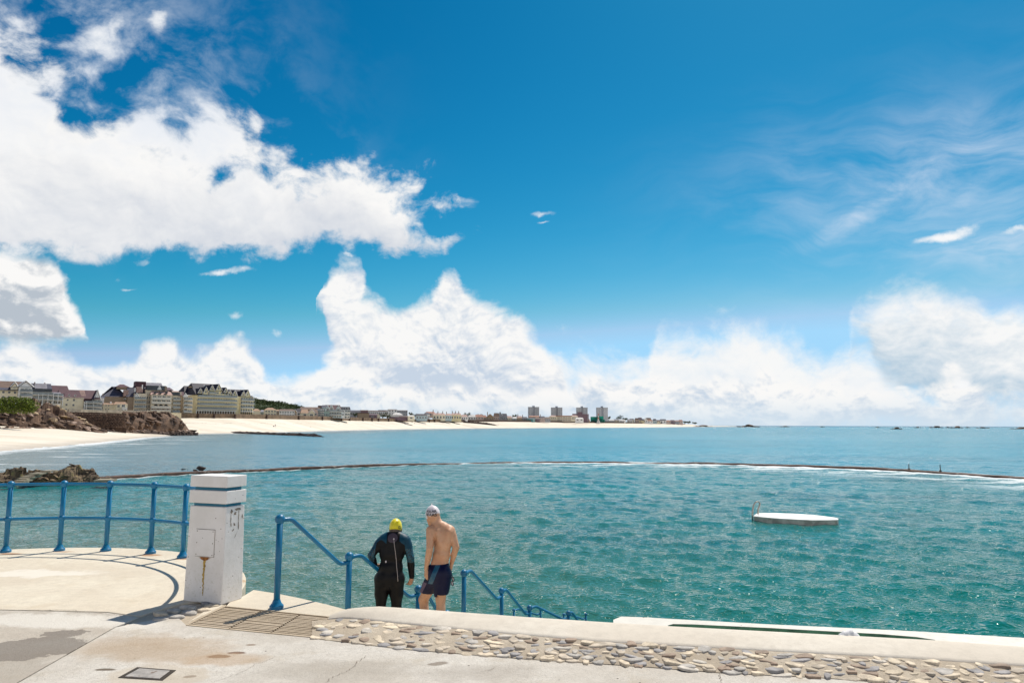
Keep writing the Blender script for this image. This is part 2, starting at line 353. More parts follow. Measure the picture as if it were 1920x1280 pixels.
def blob(t, P_, cx, cy, rx, ry, rot, warp):
    """mask of an irregular stain on the ground around (cx, cy)"""
    d = t.v('SUBTRACT', P_, (cx, cy, 0)); d = t.v('ADD', d, warp)
    s_ = t.node('ShaderNodeSeparateXYZ'); t.put(s_.inputs[0], d)
    c, s = math.cos(rot), math.sin(rot)
    u = t.m('DIVIDE', t.m('ADD', t.m('MULTIPLY', s_.outputs[0], c), t.m('MULTIPLY', s_.outputs[1], s)), rx)
    v = t.m('DIVIDE', t.m('SUBTRACT', t.m('MULTIPLY', s_.outputs[1], c), t.m('MULTIPLY', s_.outputs[0], s)), ry)
    return t.m('ADD', t.m('MULTIPLY', u, u), t.m('MULTIPLY', v, v))
def concrete(name, base, pale, brown, stains=(), wet=(), grain=1.0, specks=True, brown_amt=.6, pits=True):
    m_, t, b, P_ = new_mat(name)
    n1 = t.noise(P_, .55, 6, .6); n2 = t.noise(P_, 2.3, 7, .65); n3 = t.noise(P_, 38, 4, .6); n4 = t.noise(P_, 9, 5, .7)
    c = t.mix(t.sm(n1, .40, .62), base, pale)
    c = t.mix(t.m('MULTIPLY', t.sm(n2, .52, .72), brown_amt), c, brown)
    c = t.mix(t.m('MULTIPLY', t.sm(n4, .35, .75), .55), c, tuple(k * .80 for k in base))
    c = t.mix(t.m('MULTIPLY', t.sm(n3, .3, .7), .28 * grain), c, tuple(k * .62 for k in base))
    vp = t.vor(P_, 55.0); vk = t.vor(P_, 55.0, out='Color')
    agg = t.m('MULTIPLY', t.m('LESS_THAN', vp, .22), t.m('GREATER_THAN', n2, .46))
    c = t.mix(t.m('MULTIPLY', agg, .6 * grain), c, tuple(k * .45 for k in base))
    if specks:
        sp = t.vor(P_, 7.0, rnd=1.0); sr = t.noise(P_, 3.1, 2, .5)
        c = t.mix(t.m('MULTIPLY', t.sm(sp, .085, .05, 0.0, 1.0), t.sm(sr, .55, .62)), c, (.05, .035, .025))
    warp = t.v('SCALE', t.v('SUBTRACT', t.noise(P_, 2.2, 6, .68, out='Color'), (.5, .5, .5)), sc=.85)
    for (cx, cy, rx, ry, rot, colr, k, sf) in stains:
        r = blob(t, P_, cx, cy, rx, ry, rot, t.v('SCALE', warp, sc=min(1.0, max(rx, ry) * 1.4)))
        c = t.mix(t.m('MULTIPLY', t.sm(r, 1 - sf, 1 + sf, 1.0, 0.0), k), c, colr)
    rough = .82
    if wet:
        w_ = None
        for (cx, cy, rx, ry, rot) in wet:
            r = blob(t, P_, cx, cy, rx, ry, rot, t.v('SCALE', warp, sc=.75)); q = t.sm(r, .92, 1.06, 1.0, 0.0)
            w_ = q if w_ is None else t.m('MAXIMUM', w_, q)
        c = t.mix(t.m('MULTIPLY', w_, .78), c, (.17, .14, .11))
        rough = t.sm(w_, 0, 1, .82, .6)
    t.put(b.inputs['Base Color'], c); t.put(b.inputs['Roughness'], rough); b.inputs['Specular IOR Level'].default_value = .35
    bn = t.node('ShaderNodeBump'); bn.inputs['Strength'].default_value = .9; bn.inputs['Distance'].default_value = .012 * grain ** .8
    hgt = t.m('ADD', t.m('MULTIPLY', n3, .6), t.m('ADD', t.m('MULTIPLY', n2, 1.4), t.m('MULTIPLY', t.noise(P_, 130, 3, .6), .35)))
    t.put(bn.inputs['Height'], hgt); t.put(b.inputs['Normal'], bn.outputs[0])
    return m_
def _g(px, py): p = onz(px, py); return p.x, p.y
M = {}
_st = []
def stain(px, py, rx, ry, rot, col, k, sf): x, y = _g(px, py); _st.append((x, y, rx, ry, rot, col, k, sf))
stain(290, 1215, .75, .40, -.2, (.36, .24, .13), .55, .8); stain(410, 1230, .10, .05, 0, (.12, .06, .03), .9, .3); stain(445, 1223, .09, .035, 0, (.12, .06, .04), .9, .3)
stain(425, 1233, .35, .16, 0, (.40, .26, .14), .5, .7); stain(357, 1267, .055, .03, .4, (.09, .05, .03), .9, .3); stain(198, 1255, .09, .03, 0, (.10, .07, .04), .9, .4)
stain(470, 1208, .05, .02, 0, (.15, .08, .03), .8, .4); stain(820, 1243, .10, .045, .3, (.20, .16, .12), .8, .4); stain(300, 1265, .42, .28, 0, (.50, .42, .32), .5, .15)
stain(130, 1168, 1.0, .30, 0, (.72, .68, .60), .55, .6); stain(620, 1260, .7, .3, .1, (.30, .26, .21), .4, .8); stain(900, 1262, .5, .2, .1, (.26, .22, .18), .35, .8)
M['promenade'] = concrete('worn pale concrete', (.54, .49, .42), (.66, .62, .555), (.46, .385, .28), stains=_st)
_w = [(*_g(80, 1207), .42, .23, .1), (*_g(35, 1222), .55, .16, .15), (*_g(105, 1190), .22, .12, .2), (*_g(-60, 1235), .6, .2, .1), (*_g(125, 1208), .25, .10, 0)]
M['promenade_wet'] = concrete('worn pale concrete with wet patch', (.49, .43, .355), (.62, .59, .52), (.45, .36, .25), wet=_w, stains=[(*_g(90, 1165), 1.1, .3, 0, (.74, .71, .64), .6, .6), (*_g(0, 1262), .8, .3, 0, (.33, .29, .24), .5, .7)])
M['terrace'] = concrete('smooth cream concrete', (.64, .56, .44), (.72, .65, .52), (.56, .44, .28), grain=.45, specks=False, brown_amt=.35, stains=[(*_g(60, 1075), .9, .22, .1, (.80, .76, .68), .55, .6), (*_g(463, 1090), .5, .05, 0, (.42, .24, .08), .6, .5), (*_g(283, 1040), .16, .09, 0, (.34, .15, .05), .75, .7), (*_g(350, 1047), .16, .09, 0, (.34, .15, .05), .75, .7), (*_g(20, 1038), .18, .09, 0, (.34, .15, .05), .75, .7), (*_g(118, 1034), .15, .07, 0, (.34, .15, .05), .5, .7)])
M['coping'] = concrete('smooth cream coping', (.66, .59, .49), (.73, .67, .57), (.60, .52, .41), grain=.25, specks=False, brown_amt=.25)
M['ledge'] = concrete('white washed ledge', (.70, .67, .60), (.79, .76, .69), (.60, .55, .45), grain=.3, brown_amt=.25)
M['mortar'] = concrete('sandy mortar', (.47, .39, .29), (.57, .49, .38), (.36, .28, .19), grain=.8, specks=False)
M['quay_side'] = concrete('stained quay face', (.20, .20, .15), (.30, .28, .20), (.10, .11, .06), grain=.8)
M['joint'] = simple('joint dirt and gap shade', (.04, .03, .022), .95)  # near-black tone also stands in for shade between the grating slats
M['crack'] = simple('crack dirt', (.14, .10, .07), .95)
M['algae'] = simple('green algae concrete', (.075, .20, .125), .55, .5, 4.0, .01, 12)
def paint_mat(name, col, chip, rough=.32, thr=.73):
    m_, t, b, P_ = new_mat(name)
    n = t.noise(P_, 14, 6, .65); c = t.mix(t.sm(t.noise(P_, 1.6, 4, .6), .3, .7), tuple(k * .85 for k in col), tuple(min(1, k * 1.12) for k in col))
    c = t.mix(t.sm(n, thr, thr + .04), c, chip)
    t.put(b.inputs['Base Color'], c); b.inputs['Roughness'].default_value = rough; b.inputs['Coat Weight'].default_value = .05
    bn = t.node('ShaderNodeBump'); bn.inputs['Distance'].default_value = .002; t.put(bn.inputs['Height'], t.noise(P_, 30, 4, .6)); t.put(b.inputs['Normal'], bn.outputs[0])
    return m_
M['blue_paint'] = paint_mat('blue gloss paint', (.001, .155, .32), (.16, .07, .03), .42, .69)
M['groove_blue'] = paint_mat('teal band paint', (.008, .17, .28), (.30, .25, .2), .5, .72)
M['rust'] = simple('rust', (.28, .11, .03), .9, .3, 25)
# ------------------------------------------------------------------ the sea
WALLPX = [(-400, 925), (-150, 912), (60, 904), (130, 901), (210, 897), (290, 892), (365, 887.5), (460, 884), (540, 880.5), (620, 877), (720, 873), (820, 870), (910, 868), (1000, 867), (1120, 867), (1250, 868), (1370, 870.5), (1480, 873.5), (1600, 878), (1700, 883), (1800, 889), (1920, 897), (2100, 912), (2400, 945)]
WALL = [onz(x, y, WATER) for x, y in WALLPX]
def seg_dist(X, Y, P):
    d = np.full(X.shape, 1e9); sgn = np.zeros(X.shape)
    for a, b in zip(P[:-1], P[1:]):
        ux, uy = b[0] - a[0], b[1] - a[1]; L2 = ux * ux + uy * uy
        tt = np.clip(((X - a[0]) * ux + (Y - a[1]) * uy) / L2, 0, 1)
        dx = X - (a[0] + tt * ux); dy = Y - (a[1] + tt * uy); q = np.hypot(dx, dy)
        near = q < d; cr = ux * dy - uy * dx
        sgn = np.where(near, np.sign(cr), sgn); d = np.where(near, q, d)
    return d, sgn
SHORE = [(-900, 905), (-400, 880), (-200, 866), (0, 845), (60, 841), (150, 833), (210, 826.5), (270, 820), (300, 818)]
SHORE2 = [(330, 814), (440, 812), (520, 810), (600, 807.7), (700, 805.3), (780, 804.0), (860, 803.0), (930, 802.4), (1000, 802.0), (1080, 801.6), (1140, 801.3), (1200, 800.9), (1250, 800.2), (1300, 799.4)]
SH1 = [onz(x, y, WATER) for x, y in SHORE]; SH2 = [onz(x, y, WATER) for x, y in SHORE2]
def build_sea():
    NA, NR = 1000, 900
    th = np.radians(np.linspace(-72, 72, NA))
    rr = np.concatenate([8.5 * (60 / 8.5) ** np.linspace(0, 1, 381)[:-1], 60 * (260 / 60) ** np.linspace(0, 1, 331)[:-1], 260 * (32000 / 260) ** np.linspace(0, 1, NR - 710)])
    R_, T_ = np.meshgrid(rr, th, indexing='ij'); X = R_ * np.sin(T_); Y = R_ * np.cos(T_)
    Z = np.zeros_like(X); g = np.random.default_rng(3)
    dr = np.gradient(rr)[:, None]
    for i in range(70):
        lam = 0.21 * (10 / .21) ** (i / 69)
        k = 2 * math.pi / lam; a = math.radians(22 + g.normal(0, 38))     # wavelets run in towards the quay
        amp = 0.0098 * lam * g.uniform(.5, 1.4) / (1 + (lam / 1.7) ** 1.5)
        fade = np.clip((lam / dr - 2.2) / 2.5, 0, 1)
        ph = k * (X * math.sin(a) + Y * math.cos(a)) + g.uniform(0, 6.28)
        Z += amp * fade * (np.exp(1.0 * (np.sin(ph) - 1)) * 1.9 - .9)
    V = np.stack([X, Y, WATER + Z], -1).reshape(-1, 3)
    i = np.arange(NR - 1)[:, None] * NA + np.arange(NA - 1)[None, :]
    Q = np.stack([i, i + 1, i + 1 + NA, i + NA], -1).reshape(-1, 4)[:, ::-1]
    dw, sg = seg_dist(X, Y, WALL); inside = ((sg < 0) | (R_ < 45)) & (R_ < 95)
    d1, _ = seg_dist(X, Y, SH1); d2, _ = seg_dist(X, Y, SH2)
    me = big_mesh('sea', V, Q, M['sea'], True)
    for nm, arr in (('pool', inside.astype(float)), ('walldist', np.where(inside, dw, dw)), ('shoredist', np.minimum(d1, d2 / np.maximum(1, R_ / 330)))):
        at_ = me.attributes.new(nm, 'FLOAT', 'POINT'); at_.data.foreach_set('value', arr.astype(np.float32).ravel())
    o = bpy.data.objects.new('sea', me); link(o); tag(o, 'teal sea with small glittering wavelets', kind='structure')
    # plain water the camera never sees, so the sea goes all the way round
    b = MB(); b.add([(-32000, -32000, WATER - .8), (32000, -32000, WATER - .8), (32000, 32000, WATER - .8), (-32000, 32000, WATER - .8)], [(0, 1, 2, 3)])
    o = b.build('sea_bed', M['seabed']); tag(o, kind='structure')
def sea_mat():
    m_, t, b, P_ = new_mat('sea water')
    A = lambda n: t.node('ShaderNodeAttribute', attribute_name=n).outputs['Fac']
    pool, wd, sd = A('pool'), A('walldist'), A('shoredist')
    r = t.v('LENGTH', t.v('SUBTRACT', P_, (0, 0, 0)))
    big = t.noise(t.v('MULTIPLY', P_, (.35, 1, 1)), .05, 5, .6)
    big2 = t.noise(t.v('MULTIPLY', P_, (.3, 1, 1)), .22, 4, .6)
    s_ = t.node('ShaderNodeSeparateXYZ'); t.put(s_.inputs[0], P_)
    px_ = t.m('DIVIDE', s_.outputs[0], t.m('MAXIMUM', s_.outputs[1], 1.0))      # left-right across the bay
    # pool: green, sand showing through on the left, weed in dark patches
    cp = t.mix(t.sm(px_, -.65, .55), POOL_L, POOL_R)
    cp = t.mix(t.sm(r, 22, 70), cp, POOL_FAR)
    cp = t.mix(t.m('MULTIPLY', t.sm(big2, .45, .70), .45), cp, (.008, .075, .085))
    co = t.mix(t.sm(px_, -.5, -.05), OPEN_L, OPEN_R)
    co = t.mix(t.sm(r, 1500, 6000), co, (.008, .11, .19))
    co = t.mix(t.m('MULTIPLY', t.sm(big, .40, .70), .40), co, (.006, .12, .17))
    co = t.mix(t.sm(sd, 6, 70, .75, 0), co, SHALLOW)
    c = t.mix(pool, co, cp)
    fn = t.noise(P_, 1.3, 6, .7); fn2 = t.noise(t.v('MULTIPLY', P_, (.25, 1, 1)), .5, 6, .7)
    f1 = t.m('MULTIPLY', t.sm(wd, t.sm(px_, -.1, .1, .3, 1.2), t.sm(px_, -.1, .1, 1.8, 3.6), 1.0, 0), t.sm(fn, .34, .50))
    f2 = t.m('MULTIPLY', t.m('MULTIPLY', t.sm(wd, 2, 16, 1.0, .0), t.sm(fn2, .49, .60)), t.m('MULTIPLY', pool, t.sm(px_, -.15, .1)))  # sun sparkle by the pool wall, painted white along with the foam
    f3 = t.m('MULTIPLY', t.sm(sd, 1.0, 7.0, 1.0, 0), t.sm(t.noise(t.v('MULTIPLY', P_, (.5, 1, 1)), .3, 6, .7), .36, .52))
    f4 = t.m('MULTIPLY', t.sm(sd, 8, 30, .8, 0), t.sm(t.noise(t.v('MULTIPLY', P_, (.18, 1, 1)), .25, 7, .7), .54, .62))
    foam_sparkle = t.m('MAXIMUM', t.m('MAXIMUM', f1, f2), t.m('MAXIMUM', f3, f4), clamp=True)
    c = t.mix(foam_sparkle, c, (.80, .82, .82))
    t.put(b.inputs['Base Color'], c)
    t.put(b.inputs['Roughness'], t.sm(foam_sparkle, 0, 1, t.sm(r, 12, 160, .05, .22), .7)); b.inputs['IOR'].default_value = 1.333
    b.inputs['Specular IOR Level'].default_value = .42     # the picture was taken through a polariser
    # small ripples that ride on the modelled waves
    q = t.v('ADD', P_, t.v('SCALE', t.v('SUBTRACT', t.noise(P_, .6, 3, .5, out='Color'), (.5, .5, .5)), sc=1.2))
    h1 = t.m('MULTIPLY', t.noise(t.v('MULTIPLY', q, (.8, 1.3, 1)), 8.0, 1, .5), t.sm(r, 12, 80, .064, .042))
    h2 = t.m('MULTIPLY', t.noise(t.v('MULTIPLY', q, (.6, 1.4, 1)), 1.9, 2, .5), t.m('MULTIPLY', t.sm(r, 18, 70, .03, .20), t.sm(r, 110, 400, 1, .1)))
    h3 = t.m('MULTIPLY', t.noise(t.v('MULTIPLY', q, (.5, 1.6, 1)), .22, 5, .6), t.sm(r, 60, 500, .0, 2.6))
    bn = t.node('ShaderNodeBump'); bn.inputs['Strength'].default_value = 1.0; bn.inputs['Distance'].default_value = 1.0
    t.put(bn.inputs['Height'], t.m('ADD', h1, t.m('ADD', h2, h3))); t.put(b.inputs['Normal'], bn.outputs[0])
    return m_
POOL_L = (.100, .165, .120); POOL_R = (.005, .140, .112); POOL_FAR = (.006, .190, .205)
OPEN_L = (.13, .25, .30); OPEN_R = (.003, .235, .320); SHALLOW = (.20, .24, .23)
M['sea'] = sea_mat(); M['seabed'] = simple('sea bed', (.02, .09, .10), .4)
build_sea()
# ------------------------------------------------------------------ promenade, terrace, landing
def xy(px, py, z=0.0): p = onz(px, py, z); return (p.x, p.y)
K = 2.1 / 1.9
TC = (-6.49 * K, 7.88 * K); TR = 3.17 * K            # railing circle
ER = TR + .30                                         # terrace edge
jA, jB = xy(215, 1175), xy(340, 1131)
jdir = (Vector(jA) - Vector(xy(30, 1280))).normalized(); j0 = Vector(jA) - jdir * 9.0
cb = [xy(x, y) for x, y in ((585, 1196), (758, 1217), (985, 1235), (1200, 1249), (1350, 1261), (1537, 1270), (1669, 1280))]
cdir = (Vector(cb[-1]) - Vector(cb[0])).normalized(); cfar = Vector(cb[-1]) + cdir * 40
g0, g1, g2, g3 = xy(350, 1172), xy(423, 1136), xy(640, 1158), xy(587, 1195)
b = MB(); b.prism([(-45, -12), (45, -12), (45, -1.0), tuple(cfar), *[tuple(Vector(p)) for p in cb[::-1]], g2, (-2.0, 8.4), (-3.2, 9.1), (-4.3, 8.2), (-45, 8.2)], WATER - 3, -.028)
o = b.build('quay', M['joint']); tag(o, kind='structure')
# near slab (right of the joint) and left slab, with a real gap between them
gap = Vector((-jdir.y, jdir.x)) * .009
slabR = [tuple(j0 - gap), tuple(Vector(jA) - gap), tuple(Vector(xy(330, 1152))), g0, g3, *cb, tuple(cfar), (45, -12), (j0.x, -12)]
b = MB(); b.prism(slabR, -.12, 0.0); o = b.build('promenade', M['promenade'], bevel=.006); tag(o, kind='structure')
yl = 7.56 * K
slabL = [tuple(j0 + gap), tuple(Vector(jA) + gap), xy(262, 1156), xy(200, 1147.5), xy(100, 1145), xy(0, 1143), (-14, yl + .1), (-45, yl + .1), (-45, -12), (j0.x - .02, -12)]
b = MB(); b.prism(slabL, -.12, 0.0); o = b.build('promenade', M['promenade_wet'], bevel=.006); tag(o, kind='structure')
# round terrace
arc = []
a0 = math.atan2(xy(350, 1137)[1] - TC[1], xy(350, 1137)[0] - TC[0])
pts = []
for k in range(61):
    a = math.radians(-12 + (192) * k / 60); pts.append((TC[0] + ER * math.cos(a), TC[1] + ER * math.sin(a)))
pts += [(-45, TC[1]), (-45, yl + .125), (-14, yl + .125), xy(0, 1142), xy(100, 1144), xy(200, 1146.3), xy(262, 1154.5), xy(300, 1142), xy(345, 1130), xy(420, 1120)]
b = MB(); b.prism(pts, WATER - 3, 0.002); o = b.build('terrace', M['terrace'], bevel=.012); tag(o, kind='structure')
# rubble panel beside the pillar
rp = [xy(262, 1155.5), xy(300, 1143.5), xy(345, 1131.5), xy(425, 1128), g1, g0, xy(330, 1151.5), xy(226, 1174)]
b = MB(); b.prism(rp, -.12, -.010); o = b.build('rubble_paving', M['mortar']); tag(o, kind='structure')
rub = o
# landing behind the grating
ld = [g2, g1, xy(430, 1128), (-3.3, 8.9), xy(475, 1105), xy(520, 1112), xy(560, 1120), xy(610, 1131.5), xy(652, 1142.5)]
b = MB(); b.prism(ld, WATER - 3, .003); o = b.build('landing', M['terrace'], bevel=.012); tag(o, kind='structure')

# grating: three sections of slats over a base coloured dark in place of shade
gr = empty('drain_grating', (*g0, 0)); tag(gr, 'slatted drain grating let into the promenade beside the blue railing', 'grating')
G0, G1, G2, G3 = (Vector((*p, 0)) for p in (g0, g1, g2, g3))
def gpt(u, v): return (G0.lerp(G3, u)).lerp(G1.lerp(G2, u), v)
def child(o, par):
    o.parent = par; o.matrix_parent_inverse = Matrix.Translation(-Vector(par.location)); return o
M['slat'] = concrete('pale slat', (.52, .42, .30), (.60, .50, .38), (.34, .26, .17), grain=.7, specks=False)
NS = 15
for s in range(3):
    u0, u1 = s / 3 + .008, (s + 1) / 3 - .008
    for k in range(NS):
        v0, v1 = .035 + .93 * k / NS, .035 + .93 * (k + .54) / NS
        q = [gpt(u0, v0), gpt(u1, v0), gpt(u1, v1), gpt(u0, v1)]; zz = random.uniform(-.003, .002)
        o = MB().prism([(p.x, p.y) for p in q], -.07, zz + .002).build('slat', M['slat'], bevel=.003); child(o, gr)
for u0, u1, v0, v1 in ((-.006, 1.006, 0, .025), (-.006, 1.006, .975, 1.0), (-.006, 0.004, .026, .974), (.996, 1.006, .026, .974)):
    q = [gpt(u0, v0), gpt(u1, v0), gpt(u1, v1), gpt(u0, v1)]
    o = MB().prism([(p.x, p.y) for p in q], -.08, .006).build('frame', M['slat']); child(o, gr)
# inspection cover
mc = [xy(260, 1252), xy(323, 1257), xy(301, 1273.5), xy(229, 1269)]; mp = Vector((*mc[0], 0))
cvr = empty('inspection_cover', mp); tag(cvr, 'small square metal inspection cover set in stained concrete', 'cover')
cen = sum((Vector(p) for p in mc), Vector((0, 0))) / 4
def scl(p, k): q = cen + (Vector(p) - cen) * k; return (q.x, q.y)
M['cover'] = simple('grey cover metal', (.36, .33, .30), .6, .2, 8, .004, 60, 0.2, var2=((.20, .14, .10), 14, .58)); M['dark'] = simple('black gap', (.02, .017, .014), .9)
child(MB().prism([scl(p, 1.16) for p in mc], -.1, .0035).build('rim', M['joint']), cvr)
child(MB().prism([scl(p, .90) for p in mc], -.1, .007).build('lid', M['cover'], bevel=.002), cvr)

# cracks: thin dirt-filled lines
def crack(pts, w=.006, jit=.02, n=40):
    P0 = [Vector(xy(*p)) for p in pts]; out = []
    for a, c in zip(P0[:-1], P0[1:]):
        for i in range(n):
            q = a.lerp(c, i / n); out.append(q)
    out.append(P0[-1]); nrm = (P0[-1] - P0[0]).normalized(); nrm = Vector((-nrm.y, nrm.x)); off = 0; vs = []; fs = []
    for i, q in enumerate(out):
        off = off * .9 + random.uniform(-jit, jit) * .55; c = q + nrm * off; ww = w * random.uniform(.25, 1) * min(1, (i + 1) / 6, (len(out) - i) / 6)
        vs += [(*(c + nrm * ww / 2), .0045), (*(c - nrm * ww / 2), .0045)]
        if i: k = 2 * i; fs.append((k - 2, k - 1, k + 1, k))
    o = MB().add(vs, fs).build('crack', M['crack']); tag(o, kind='structure'); return o
crack([(610, 1280), (640, 1262), (690, 1228)]); crack([(1346, 1262), (1350, 1280)], .008, n=20); crack([(0, 1144), (140, 1143.5), (146, 1148), (196, 1150), (232, 1154)], .008, .012)
crack([(400, 1280), (470, 1250), (520, 1228)], .004, .02); crack([(900, 1262), (930, 1248)], .005, n=14)

# ------------------------------------------------------------------ cobbled bank and coping
CT = [(585, 1164), (648, 1159), (861, 1180), (1126, 1203), (1455, 1221), (1699, 1234), (1920, 1249), (2100, 1260)]
CF = [(620, 1153), (648, 1141), (675, 1137.5), (709, 1135.3), (760, 1138.5), (808, 1142), (985, 1155), (1140, 1165), (1252, 1172), (1575, 1189), (1744, 1198), (1920, 1211), (2100, 1222)]
ZC = .10
def hump(px): return min(1.0, max(0.0, (px - 612) / 70.0)) ** .6
ct = [Vector(onz(x, y, ZC * min(1, max(0, (x - 585) / 90)))) for x, y in CT]
ext = (ct[-1] - ct[-2]).normalized(); ct.append(ct[-1] + ext * 30)
cbv = [Vector((*p, 0)) for p in cb]; cbv.append(Vector((*cfar, 0)))
def along(P, x):
    """point of polyline P at world x"""
    for a, c in zip(P[:-1], P[1:]):
        if a.x <= x <= c.x: return a.lerp(c, (x - a.x) / (c.x - a.x))
    return P[0] if x < P[0].x else P[-1]
bb = MB()
n = 60
xs = [(-1.62 * K) + (5.3 * K + 1.62 * K) * i / n for i in range(n + 1)] + [30]
vs = []; fs = []
for i, x in enumerate(xs):
    lo = along(cbv, x - .0) if x > cbv[0].x else cbv[0]; hi = along(ct, x)
    for v in (0, .5, 1): p = lo.lerp(hi, v); vs.append((p.x, p.y, p.z + .004 + (.012 if v == .5 else 0)))
    if i:
        for j in range(2): k = 3 * i + j; fs.append((k - 3, k, k + 1, k - 2))
vs += [tuple(cbv[0] + Vector((0, 0, .004))), tuple(ct[0] + Vector((0, 0, .004)))]; fs.append((len(vs) - 2, 0, 2, len(vs) - 1))
cob = MB().add(vs, fs).build('cobbled_bank', M['mortar'], smooth=True); tag(cob, kind='structure')

# stones, shared between copies
stone_m = [simple('stone %d' % i, c, .75, .25, 9, .006, 40, var2=((c[0] * .55, c[1] * .5, c[2] * .45), 12, .60)) for i, c in enumerate([(.42, .39, .35), (.30, .285, .28), (.52, .44, .34), (.60, .50, .37), (.30, .22, .16), (.54, .49, .42), (.62, .52, .38)])]
def stone_mesh(seed):
    g = random.Random(seed); bm = bmesh.new(); n = g.randint(6, 9)
    rad = [g.uniform(.66, 1.14) for _ in range(n)]; ph = g.uniform(0, 6)
    rings = [(1.0, -.8), (1.0, .35), (.95, .68), (.82, .86), (.45, .95)]; vs = []
    for k, z in rings:
        vs.append([bm.verts.new((k * rad[i] * math.cos(ph + 2 * math.pi * i / n) * .5, k * rad[i] * math.sin(ph + 2 * math.pi * i / n) * .5, z * .5 + g.uniform(-.05, .05) * (z > .5))) for i in range(n)])
    for a, c in zip(vs[:-1], vs[1:]):
        for i in range(n): bm.faces.new((a[i], a[(i + 1) % n], c[(i + 1) % n], c[i]))
    bm.faces.new(vs[-1]); me = bpy.data.meshes.new('stone'); bm.to_mesh(me); bm.free()
    me.materials.append(stone_m[seed % len(stone_m)])
    for p in me.polygons: p.use_smooth = True
    return me
stones = [stone_mesh(i) for i in range(28)]
def put_stone(p, sx, sy, sz, rz, parent, tilt=(0, 0)):
    o = bpy.data.objects.new('stone', random.choice(stones)); link(o, parent)
    o.location = p; o.scale = (sx, sy, sz); o.rotation_euler = (tilt[0], tilt[1], rz); return o
ang = math.atan2(cdir.y, cdir.x); cnt = 0
rows = 8; spec_ = []
for r in range(rows):
    x = cbv[0].x - .05 + random.uniform(0, .1) + r * .012
    while x < 5.1:
        w = random.choice((.08, .11, .14, .17, .20)) * random.uniform(.85, 1.15); hgt = random.uniform(.07, .11)
        if random.random() < .05: x += w * .6; continue
        cx = x + w / 2; lo, hi = along(cbv, cx), along(ct, cx)
        if cx < ct[1].x: hi = ct[0].lerp(ct[1], max(0, (cx - ct[0].x)) / (ct[1].x - ct[0].x))
        v = (r + .55 + random.uniform(-.22, .22)) / rows
        if v > .97: x += w; continue
        p = lo.lerp(hi, v); p.z += random.uniform(-.008, .006)
        spec_.append((p, w * 1.05, hgt * random.uniform(1.1, 1.45), random.uniform(.021, .036), ang + random.uniform(-.3, .3), (random.uniform(-.12, .16), random.uniform(-.12, .12)))); cnt += 1
        x += w + random.uniform(.0, .035)
spec_.sort(key=lambda q: -q[1] * q[2])
for q in spec_[:284]: put_stone(q[0], q[1], q[2], q[3], q[4], cob, q[5])
sb = MB()
for k, (p, sx, sy, sz, rz, tl) in enumerate(spec_[284:]):
    me = stones[k % len(stones)]; T = Matrix.Translation(p) @ Euler((tl[0], tl[1], rz)).to_matrix().to_4x4() @ Matrix.Diagonal((sx, sy, sz, 1))
    sb.add([T @ v.co for v in me.vertices], [tuple(pl.vertices) for pl in me.polygons], (k % len(stones)) % len(stone_m))
if sb.v: tag(sb.build('small_stones', stone_m, cob, smooth=True), kind='stuff')
print('STONES', cnt)
for (px, py, w, h_) in ((300, 1152, .22, .11), (300, 1162, .2, .12), (325, 1147, .2, .12), (330, 1158, .22, .12), (352, 1140, .22, .11), (355, 1150, .24, .14), (380, 1145, .22, .12), (395, 1137, .2, .1), (385, 1133, .2, .09)):
    put_stone(onz(px, py, -.006), w, h_, .062, random.uniform(-.6, .2), rub)

for (px, py) in ((606, 1181), (618, 1186), (622, 1174), (634, 1168), (612, 1171), (600, 1176), (630, 1180), (640, 1188), (648, 1174), (628, 1160), (655, 1166)):
    put_stone(onz(px, py, .012), random.uniform(.13, .19), random.uniform(.09, .13), .042, random.uniform(-.5, .2), cob)
# coping: smooth hump, cross sections at matching x
cf = [Vector(onz(x, y, .02 + .14 * hump(x))) for x, y in CF]
cf.append(cf[-1] + (cf[-1] - cf[-2]).normalized() * 30)
vs = []; fs = []; prof = []
us = [x for x in np.linspace(cf[0].x, 5.3 * K, 90)] + [30]
for i, x in enumerate(us):
    far = along(cf, x); near = along(ct, max(x, ct[1].x - .02)) if x > ct[1].x else ct[1].lerp(Vector((*g2, 0)), .5) if False else along(ct, x)
    near = near.copy(); near.z += .006
    rows_ = [near + Vector((0, -.012, -.05)), near]
    for v in (.12, .35, .6, .85, .96, 1.0):
        p = near.lerp(far, v); p.z += .02 * math.sin(math.pi * min(1, v)) * hump(700) - (.012 if v == 1.0 else 0); rows_.append(p)
    rows_.append(Vector((far.x, far.y + .004, -1.2)))
    vs += [tuple(p) for p in rows_]; m_ = len(rows_)
    if i:
        for j in range(m_ - 1): k = m_ * i + j; fs.append((k - m_, k, k + 1, k - m_ + 1))
o = MB().add(vs, fs).build('coping', M['coping'], smooth=True); tag(o, kind='structure')
mb = o.modifiers.new('n', 'WEIGHTED_NORMAL')

